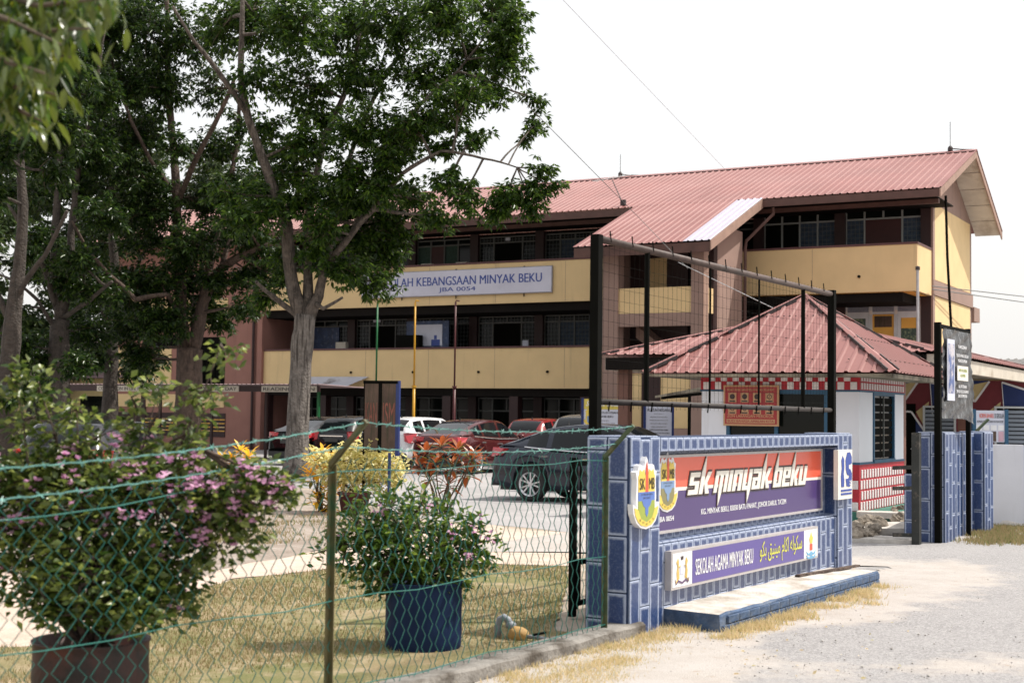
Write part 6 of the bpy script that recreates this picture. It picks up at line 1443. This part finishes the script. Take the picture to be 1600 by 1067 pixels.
# ------------------------------------------------------------------ shrubs and pots
def shrub(name, label, base, stems, blobs, leafm, lsize, nleaf, seed, bract=None, nbr=0, cat='shrub', wratio=.55, stemm='twig', droop=.2, up=.2):
    r = random.Random(seed); base = Vector(base); t = thing(name, label, cat, tuple(base)); sm = MB()
    for s_ in stems: sm.tube([Vector(p) for p in s_[0]], s_[1], 5)
    Cs = []; Ds = []; hubs = [p for s_ in stems for p in s_[0][1:]] or [(0,0,0)]
    tot = sum(b_[2] for b_ in blobs)
    for c_, R3, wt, *_x in blobs:
        c_ = Vector(c_); h = min(hubs, key=lambda q: (Vector(q)-c_).length)
        sm.tube(wob(h, c_, 4, .1, r), [.012,.010,.008,.006,.004], 4, cap=False)
        for _ in range(max(1, int(nleaf*wt/tot/7))):
            while True:
                v = Vector((r.uniform(-1,1),r.uniform(-1,1),r.uniform(-1,1)))
                if .3 < v.length < 1: break
            v = v*(1 if v.length > .6 else 1.25); p = c_+Vector((v.x*R3[0],v.y*R3[1],v.z*R3[2]))
            if r.random() < .35: sm.tube(wob(c_, p, 2, .1, r), [.005,.004,.003], 3, cap=False)
            ax = (p-c_).normalized()
            for k in range(7):
                a_ = r.uniform(0,2*pi); d = Vector((cos(a_),sin(a_),r.uniform(-.6,.6)+up))+ax*.7; Cs.append(p+Vector((r.gauss(0,1),r.gauss(0,1),r.gauss(0,1)))*lsize*.55); Ds.append(d)
    C = np.array([tuple(v) for v in Cs]); D = np.array([tuple(v) for v in Ds]); n = len(C)
    V, T = leaf_arrays(C, D, rng.uniform(.7,1.25,n)*lsize, rng.uniform(.8,1.2,n)*lsize*wratio, .5, droop)
    o = tri_obj('foliage', V, T, leafm, t); o['kind'] = 'stuff'; sm.build('stems', M[stemm], t, True)
    if bract:
        Cs = []; Ds = []
        for _ in range(nbr):
            c_, R3 = r.choices(blobs, [b_[3] if len(b_) > 3 else b_[2] for b_ in blobs])[0][:2]; v = Vector((r.gauss(0,1),r.gauss(0,1)-.5,r.gauss(0,1)+.5)).normalized()*r.uniform(.85,1.15); p = Vector(c_)+Vector((v.x*R3[0],v.y*R3[1],v.z*R3[2]))
            for k in range(r.randint(3,7)):
                q = p+Vector((r.gauss(0,1),r.gauss(0,1),r.gauss(0,1)))*.022
                for j in range(3): a_ = r.uniform(0,2*pi); Cs.append(tuple(q)); Ds.append((cos(a_),sin(a_),r.uniform(.1,.9)))
        C = np.array(Cs); D = np.array(Ds); n = len(C); V, T = leaf_arrays(C, D, rng.uniform(.8,1.2,n)*.028, rng.uniform(.8,1.2,n)*.024, .4, .0)
        o = tri_obj('flowers', V, T, bract, t); o['kind'] = 'stuff'
    return t
def drum(name, label, loc, R_, H_, mk, cat='planter', rib=True):
    t = thing(name, label, cat, loc); m = MB(); pr = [(R_*.97,0),(R_*.985,.02)]
    for i in range(1, 10):
        z = H_*i/10; pr.append((R_*(1+(.012 if rib and i in (3,7) else 0)), z))
    pr += [(R_*1.0,H_-.02),(R_*1.03,H_-.008),(R_*1.03,H_),(R_*.97,H_),(R_*.95,H_-.10),(0,H_-.10)]
    m.lathe(pr, 36); m.build('drum', M[mk], t, True); MB().lathe([(R_*.955,H_-.07),(R_*.5,H_-.045),(0,H_-.04)], 24).build('soil', M['soil'], t, True)
    return t
# big flowering shrub in the red drum
B1 = Vector(((150-800)/F*7.0, 7.0, -.02)); B1 = Vector((at(146, 900, 7.0).x, 7.0, -.03))
drum('drum_planter', 'cut down dark red drum holding the large pink flowering shrub', tuple(B1), .275, .56, 'pot_red')
rel = lambda px, py, Y: at(px, py, Y)-B1
bl = []
for px_, py_, rx_, rz_, wt, fl_, dy in [(150,800,110,75,10,3,0),(60,790,80,75,8,3,.05),(250,790,90,75,9,8,-.05),(160,748,120,52,9,3,.1),(40,742,80,48,5,2,.1),(270,748,90,44,6,7,.05),(350,770,60,60,5,5,0),(150,870,120,60,8,1,-.1),(230,880,90,55,6,1,.1),(60,860,70,60,5,3,0),(330,830,60,55,4,4,.05),(-30,800,70,80,5,2,.1),(400,760,45,30,2.2,4,.0),(430,770,35,22,1,2,0),(40,910,45,35,2,2,0),(270,940,45,30,2,1,0),(150,685,70,30,1.5,1,.1),(60,650,50,45,1.2,0,.1),(260,695,45,28,1.2,1,.1),(-40,720,60,60,2.2,1,0),(380,820,40,40,2,2,.05),(110,930,70,35,4,0,0),(290,890,45,40,2.5,0,0),(160,935,90,35,5,0,-.15),(70,930,50,35,3,0,-.1),(215,940,60,30,4,0,-.15),(160,900,110,40,6,0,-.2),(420,750,50,20,1.5,3,0),(120,960,60,18,2,0,-.25),(205,962,40,16,1.5,0,-.25),(20,610,40,30,.5,0,.1)]:
    s = F/(7.0+dy); bl.append((rel(px_,py_,7.0+dy), (rx_/s, max(rx_,rz_)/s*.8, rz_/s), wt, fl_))
st = []
for px_, py_ in ((120,640),(60,600),(215,640),(330,620),(20,580),(250,600),(345,540)):
    a = Vector((random.uniform(-.08,.08), random.uniform(-.08,.08), .48)); e = rel(px_, py_, 7.0+random.uniform(-.1,.25)); q = wob(a, e, 6, .08, random); st.append((q, [.014,.012,.010,.008,.006,.004,.003]))
    for u_ in (4,5,6): bl.append((q[u_], (.05,.05,.07), .35+.15*(u_ == 4), 0))
for px_, py_ in ((330,610),(350,545),(250,640),(60,620),(20,590),(130,650),(300,660),(90,690),(205,620)): bl.append((rel(px_,py_,7.1), (.06,.06,.07), .3, 0))
for a_ in range(8): st.append((wob(Vector((0,0,.46)), Vector((.3*cos(a_*.8),.3*sin(a_*.8),.85)), 4, .1, random), [.02,.017,.014,.011,.008]))
shrub('flowering_shrub', 'large bougainvillea shrub with pale pink flowers spilling over the dark red drum', B1, st, bl, M['bleaf'], .056, 11500, 21, M['bract'], 105, stemm='bark_brown')
# smaller one in the blue drum
P0 = gnd(661, 1012); drum('drum_planter', 'cut down dark blue drum holding the smaller pink flowering shrub', tuple(P0), .268, .47, 'pot_blue')
rel2 = lambda px, py, dy=0.: at(px, py, P0.y+dy)-P0
bl = []
for px_, py_, rx_, rz_, wt, fl_, dy in [(640,860,70,40,8,3,0),(580,865,55,40,6,2,0),(700,860,55,40,6,3,0),(640,825,80,30,7,4,.05),(570,830,45,30,4,2,0),(715,830,40,30,4,4,0),(640,900,70,28,6,1,0),(545,850,35,25,2,0,0),(745,850,22,25,1.5,2,0),(600,900,50,26,4,0,0),(690,900,45,25,4,0,0),(610,790,40,20,2,1,0),(560,800,30,15,1,0,0),(650,800,40,16,1.6,1,0),(522,842,22,12,.5,0,0),(500,862,18,9,.3,0,0),(772,842,16,10,.4,0,0),(612,778,14,16,.4,0,0),(545,785,16,16,.5,0,0),(700,790,16,16,.5,0,0),(665,778,12,14,.3,0,0),(760,880,20,18,.6,0,0),(535,885,22,18,.7,0,0),(580,770,10,12,.25,0,0)]:
    s = F/P0.y; bl.append((rel2(px_,py_,dy), (rx_/s, rx_/s*.9, rz_/s), wt, fl_))
st = [(wob(Vector((random.uniform(-.06,.06),random.uniform(-.06,.06),.40)), rel2(px_,py_), 5, .1, random), [.016,.013,.010,.008,.006,.004]) for px_, py_ in ((560,830),(610,800),(650,800),(700,830),(730,850),(590,860),(540,850))]
shrub('flowering_shrub', 'smaller bougainvillea bush with a few pink flowers in the blue drum', P0, st, bl, M['bleaf2'], .078, 3000, 22, M['bract'], 12, wratio=.42, stemm='bark_brown')
# crotons on the planting bed
def pot(loc, R_, H_, label, mk='pot_dk'):
    t = thing('plant_pot', label, 'pot', loc); MB().lathe([(R_*.72,0),(R_*.8,.03),(R_*.98,H_*.85),(R_*1.06,H_*.88),(R_*1.06,H_),(R_*.95,H_),(R_*.92,H_-.06),(0,H_-.06)], 20).build('pot_wall', M[mk], t, True); return t
pc = gnd(553, 803); pot(tuple(pc), .26, .36, 'dark red round pot under the cream leaved croton')
relc = lambda px, py: at(px, py, pc.y)-pc
bl = [(relc(px_,py_), (rx_/96, rx_/96*.9, rz_/96), wt) for px_, py_, rx_, rz_, wt in ((560,725,50,26,6),(600,730,30,24,4),(525,735,25,24,3),(570,705,40,14,3),(545,750,40,18,3),(600,755,25,16,1.6),(618,740,14,18,1),(500,715,18,16,1))]
shrub('cream_croton', 'wide cream and pale green leaved croton bush in a dark red pot', pc, [(wob(Vector((0,0,.3)), relc(px_,py_), 4, .15, random), [.03,.024,.02,.014,.01]) for px_, py_ in ((530,745),(560,740),(595,750),(545,765))], bl, M['cream_leaf'], .085, 3600, 23, stemm='bark_brown')
def croton(label, px0, py0, heads, leafm, size, seed, Y=None, nl=16, stem_from=None):
    g0 = gnd(px0, py0); r = random.Random(seed); t = thing('croton', label, 'shrub', tuple(g0)); sm = MB(); n_ = 0
    lf2 = MB(); lf2.v = [(0,0,0),(.35,.14,.03),(.7,.13,.0),(1,0,-.12),(.7,-.13,.0),(.35,-.14,.03),(.35,0,-.02),(.7,0,-.05)]; lf2.f = [(0,6,1),(6,7,2,1),(7,3,2),(0,5,6),(6,5,4,7),(7,4,3)]
    me_ = []
    for mm_ in leafm:
        me = bpy.data.meshes.new('leaf'); me.from_pydata(lf2.v, [], lf2.f); me.materials.append(mm_); me.update(); me_.append(me)
    for hx, hy, dy in heads:
        p = at(hx, hy, g0.y+dy)-g0; q = wob(Vector((r.uniform(-.08,.08),r.uniform(-.05,.05),0)), p, 4, .12, r); sm.tube(q, [.016,.014,.012,.010,.008], 5)
        for k in range(nl):
            a_ = k*2.4+r.uniform(-.3,.3); el = .95-1.5*k/nl+r.uniform(-.2,.2); d = Vector((cos(a_)*cos(el), sin(a_)*cos(el), sin(el))); e = d.to_track_quat('X','Z').to_euler(); s_ = size*r.uniform(.75,1.2)
            inst('leaf', me_[r.randrange(len(me_)) if k > 3 else 0], t, p-Vector((0,0,.10*k/nl)), (e.x, e.y, e.z), (s_,s_,s_)); n_ += 1
    sm.build('stems', M['twig'], t, True); return n_
croton('bare stemmed croton with red and orange leaf rosettes', 692, 802, [(665,705,0),(690,695,.1),(715,700,-.1),(735,715,0),(655,725,.1),(680,722,-.1),(710,725,0),(730,735,.1),(745,712,.1),(672,742,0),(700,755,0)], [M['ocroton'],M['ocroton'],M['gcroton']], .26, 31)
croton('yellow croton at the foot of the pale tree trunk', 505, 800, [(505,705,0),(492,712,.1),(515,715,.1),(498,730,-.1),(520,735,0),(488,742,0),(508,760,0),(525,765,.1),(495,775,0),(515,785,0)], [M['ycroton'],M['ycroton'],M['gcroton']], .24, 32)
croton('small yellow croton left of the pale tree trunk', 372, 775, [(375,702,0),(388,712,.1),(362,716,0),(380,728,-.1),(345,715,.1),(365,742,0),(385,745,0),(352,738,0)], [M['ycroton'],M['ycroton'],M['gcroton']], .26, 33)
# dry weedy stems beside them
t = thing('dry_weed', 'thin dry weed stems between the two croton bushes', 'weed', tuple(gnd(662, 806))); m = MB()
for i in range(9): m.tube([(random.uniform(-.1,.1),0,0),(random.uniform(-.2,.2),random.uniform(-.1,.1),.35),(random.uniform(-.32,.32),random.uniform(-.2,.2),random.uniform(.5,.8))], [.006,.005,.002], 4)
m.build('stems', M['straw'], t)
# clipped hedge at the far left
hg = gnd(30, 706); t = thing('hedge', 'clipped hedge with sunlit yellowish top behind the left trees', 'hedge', tuple(hg)); C = np.column_stack([rng.uniform(-3.2,2.2,3000), rng.uniform(-.5,.5,3000), rng.uniform(.05,1.45,3000)]); D = rng.normal(size=(3000,3)); D[:,2] += .3
V, T = leaf_arrays(C, D, rng.uniform(.09,.15,3000), rng.uniform(.05,.08,3000)); o = tri_obj('foliage', V, T, M['hedge'], t); o['kind'] = 'stuff'; MB().box(-3.1,2.1,-.4,.4,0,1.3).build('twig_core', M['twig'], t)
# ------------------------------------------------------------------ tap on the lawn
p = gnd(797, 1000); t = thing('water_tap', 'grey water pipe elbow with a wrapped yellow valve lying on the lawn', 'tap', tuple(p), radians(-25))
MB().tube([(-.10,0,-.02),(-.10,0,.10),(-.085,0,.145),(-.05,0,.165),(-.02,0,.15),(.0,0,.11)], .026, 10).build('elbow', M['pvc'], t, True)
m = MB(); m.lathe([(0,-.085),(.04,-.07),(.058,-.02),(.055,.03),(.035,.075),(0,.085)], 12, (.06,0,.05), 'x'); o = m.build('wrapped_valve', M['brass'], t, True)
MB().tube([(.13,0,.04),(.22,.01,.035),(.34,.03,.02),(.46,.02,.012)], .015, 8).build('hose_end', M['pvc'], t, True); MB().tube([(-.02,0,.12),(.03,.0,.10)], .032, 10).build('joint', M['pvc'], t, True); MB().bar((.20,-.04,.06),(.26,.05,.07),.02,.015).build('handle', M['black'], t)
# ------------------------------------------------------------------ rubble kerb and slabs by the guard house
def rock(s, seed):
    r = random.Random(seed); m = MB(); nr, ns = 5, 8; off = [r.uniform(.72,1.2) for _ in range(nr*ns)]
    m.v.append((0,0,s[2]))
    for i in range(1, nr):
        for j in range(ns):
            th = pi*i/nr; ph = 2*pi*j/ns; k = off[i*ns+j]; m.v.append((s[0]*sin(th)*cos(ph)*k, s[1]*sin(th)*sin(ph)*k, s[2]*cos(th)*k))
    m.v.append((0,0,-s[2])); L_ = len(m.v)-1
    for j in range(ns): m.f.append((0,1+j,1+(j+1)%ns))
    for i in range(nr-2):
        for j in range(ns): a = 1+i*ns+j; b_ = 1+i*ns+(j+1)%ns; m.f.append((a,a+ns,b_+ns,b_))
    for j in range(ns): m.f.append((L_, 1+(nr-2)*ns+(j+1)%ns, 1+(nr-2)*ns+j))
    m.m = [0]*len(m.f); return m
rk = thing('rubble_kerb', 'heaped rubble stone edging along the green guard house step', 'kerb', tuple(gnd(1370,835)), BRZ)
a0, a1 = gnd(1326,846)-gnd(1370,835), gnd(1440,806)-gnd(1370,835); inv = Matrix.Rotation(-BRZ, 4, 'Z')
rms = []
for i in range(6): m = rock((.10,.085,.075), 40+i); me = bpy.data.meshes.new('stone'); me.from_pydata(m.v, [], m.f); me.materials.append(M['stone']); me.update(); rms.append(me)
for i in range(70):
    u_ = random.random(); p = inv @ (a0+(a1-a0)*u_+Vector((random.uniform(-.15,.3), random.uniform(-.2,.25), 0))); s_ = random.uniform(.6,1.25); inst('stone', random.choice(rms), rk, (p.x, p.y, .03+random.uniform(0,.16)), (random.uniform(-.4,.4),random.uniform(-.4,.4),random.uniform(0,6)), (s_,s_,s_))
for (px_, py_, w_, d_, tilt, lab, z) in ((1395,836,.95,.55,.10,'tilted concrete drain slab lying before the rubble stones',.10),(1405,822,1.25,.4,.0,'long concrete plank behind the tilted drain slab',.17),(1372,848,.9,.5,.02,'flat broken concrete piece at the driveway edge',.03)):
    t = thing('concrete_slab', lab, 'slab', tuple(gnd(px_,py_))[:2]+(z,), BRZ+.2); m = MB(); m.box(-w_/2,w_/2,-d_/2,d_/2,-.045,.045); o = m.build('slab', M['slab'], t); o.rotation_euler = (tilt, -tilt*.5, 0)
p = gnd(1590, 824); t = thing('broken_kerb', 'broken concrete lump in the grass at the foot of the white wall', 'rubble', tuple(p)); m = rock((.5,.22,.14), 77); m.build('lump', M['slab'], t)
# board offcut on the plinth
pl = at(1335, 890, 14.3); t = thing('plank_offcut', 'thin weathered plank lying on the far end of the plinth', 'plank', (3.18, 14.02, .163), SW_RZ-.12); MB().box(-.75,.55,-.02,.03,-.008,.012).build('plank', M['bark_brown'], t)
# ------------------------------------------------------------------ grass
def inside(px, py, poly_):
    c_ = np.zeros(len(px), bool); n = len(poly_); j = n-1
    for i in range(n):
        xi, yi = poly_[i][0], poly_[i][1]; xj, yj = poly_[j][0], poly_[j][1]
        c_ ^= ((yi > py) != (yj > py)) & (px < (xj-xi)*(py-yi)/(yj-yi+1e-12)+xi); j = i
    return c_
def blades(name, X, Y_, h, m, z=.012, lean=.6):
    n = len(X); a_ = rng.uniform(0, 2*pi, n); w = rng.uniform(.002,.004,n)*np.clip(Y_/8, .8, 2.2); hh = h*rng.uniform(.5,1.3,n); ln = rng.uniform(.1,lean,n)*hh; b_ = rng.uniform(0, 2*pi, n)
    P = np.column_stack([X, Y_, np.full(n, z)]); dx = np.column_stack([np.cos(a_)*w, np.sin(a_)*w, np.zeros(n)]); tip = P+np.column_stack([np.cos(b_)*ln, np.sin(b_)*ln, hh])
    V = np.stack([P-dx, P+dx, tip], 1).reshape(-1,3); T = np.arange(n*3).reshape(-1,3); o = tri_obj(name, V, T, m); tag(o, kind='stuff'); return o
lp = [(p[0], p[1]) for p in lawn_pts]
N_ = 150000; X = rng.uniform(-6.5, 1.2, N_); Yv = rng.uniform(6.0, 15.6, N_)
pat = np.sin(X*2.1+1.3*np.sin(Yv*1.7))+np.sin(Yv*2.6+1.1*np.sin(X*3.1))+rng.normal(0,.7,N_)
ok = inside(X, Yv, lp) & (pat > -.4) & (np.abs(X/Yv) < .42); ok &= rng.random(N_) < np.clip(9.5/Yv, 0, 1)**1.2
blades('lawn_grass', X[ok], Yv[ok], .030, M['grass'])
# tufts outside the kerb, beside the plinth, by the far wall
def tufts(cs, n, h, sp, m, name):
    Xs, Ys, Hs = [], [], []
    for (x_, y_, k) in cs:
        q = int(n*k); Xs.append(rng.normal(x_, sp, q)); Ys.append(rng.normal(y_, sp, q)); Hs.append(np.full(q, h*k**.3))
    blades(name, np.concatenate(Xs), np.concatenate(Ys), np.concatenate(Hs), m, .012, .9)
cs = []
for i in range(90):
    t_ = random.uniform(-.1, 4.2); p = FO-FD*t_+FN*(random.uniform(.16, .75) if t_ > .3 else random.uniform(.15,.4)); cs.append((p.x, p.y, random.uniform(.3,1.2)))
tufts(cs, 150, .038, .075, M['straw'], 'dry_verge_grass')
cs = []; Rz = Matrix.Rotation(SW_RZ, 4, 'Z'); O_ = Vector((.886,10.629,0))
for i in range(60):
    x_ = random.uniform(.3, 4.3); p = O_+Rz @ Vector((x_, random.uniform(-.58,-.50)-abs(random.gauss(0,.10)), 0)); cs.append((p.x, p.y, random.choice((.2,.4,.8,1.0))))
for i in range(10): p = O_+Rz @ Vector((random.uniform(.0,.62), random.uniform(-.30,-.05), 0)); cs.append((p.x, p.y, .6))
for px_, py_ in ((1350,935),(1250,960),(1170,985),(1345,930),(1360,938),(1230,970)): p = gnd(px_, py_); cs.append((p.x, p.y, 1.2))
tufts(cs, 110, .055, .06, M['straw'], 'dry_tufts')
cs = []
for i in range(70): p = gnd(random.uniform(1515, 1640), random.uniform(822, 852)); cs.append((p.x, p.y, random.uniform(.4,1.2)))
tufts(cs, 170, .07, .13, M['grass'], 'roadside_grass')
cs = []
for i in range(120): p = gnd(random.uniform(300, 640), random.uniform(806, 850)); cs.append((p.x, p.y, random.uniform(.2,.7)))
tufts(cs, 60, .06, .15, M['grass'], 'bed_grass')
# loose gravel on the shoulder and road edge
n = 700; Pg = [gnd(random.gauss(1180, 220) if i % 3 else random.uniform(700,1600), 1067-abs(random.gauss(0, 75))) for i in range(n)]
C = np.array([(p.x, p.y, .022) for p in Pg]); sz = rng.uniform(.003,.008,n)*np.where(rng.random(n) < .06, 1.9, 1.0)
oct_ = np.array([(1,0,0),(0,1,0),(-1,0,0),(0,-1,0),(0,0,.8),(0,0,-.4)]); V = (C[:,None,:]+oct_[None]*sz[:,None,None]*rng.uniform(.6,1.3,(n,6,1))).reshape(-1,3)
tt_ = np.array([(0,1,4),(1,2,4),(2,3,4),(3,0,4),(1,0,5),(2,1,5),(3,2,5),(0,3,5)]); T = (np.arange(n)[:,None,None]*6+tt_[None]).reshape(-1,3)
M['pebble'] = mat('pebble', (.33,.31,.29), .95, .15, 5, island=.35); tag(tri_obj('gravel', V, T, M['pebble']), kind='stuff')
# fallen leaves and small litter on the shoulder and path
n = 150; pts = [gnd(random.uniform(640,1420), random.uniform(905,1066)) for _ in range(n)]
C = np.array([(p.x, p.y, .024) for p in pts]); D = rng.normal(size=(n,3)); D[:,2] *= .1; V, T = leaf_arrays(C, D, rng.uniform(.02,.045,n), rng.uniform(.012,.022,n), .3, .0); tag(tri_obj('fallen_leaves', V, T, M['straw']), kind='stuff')
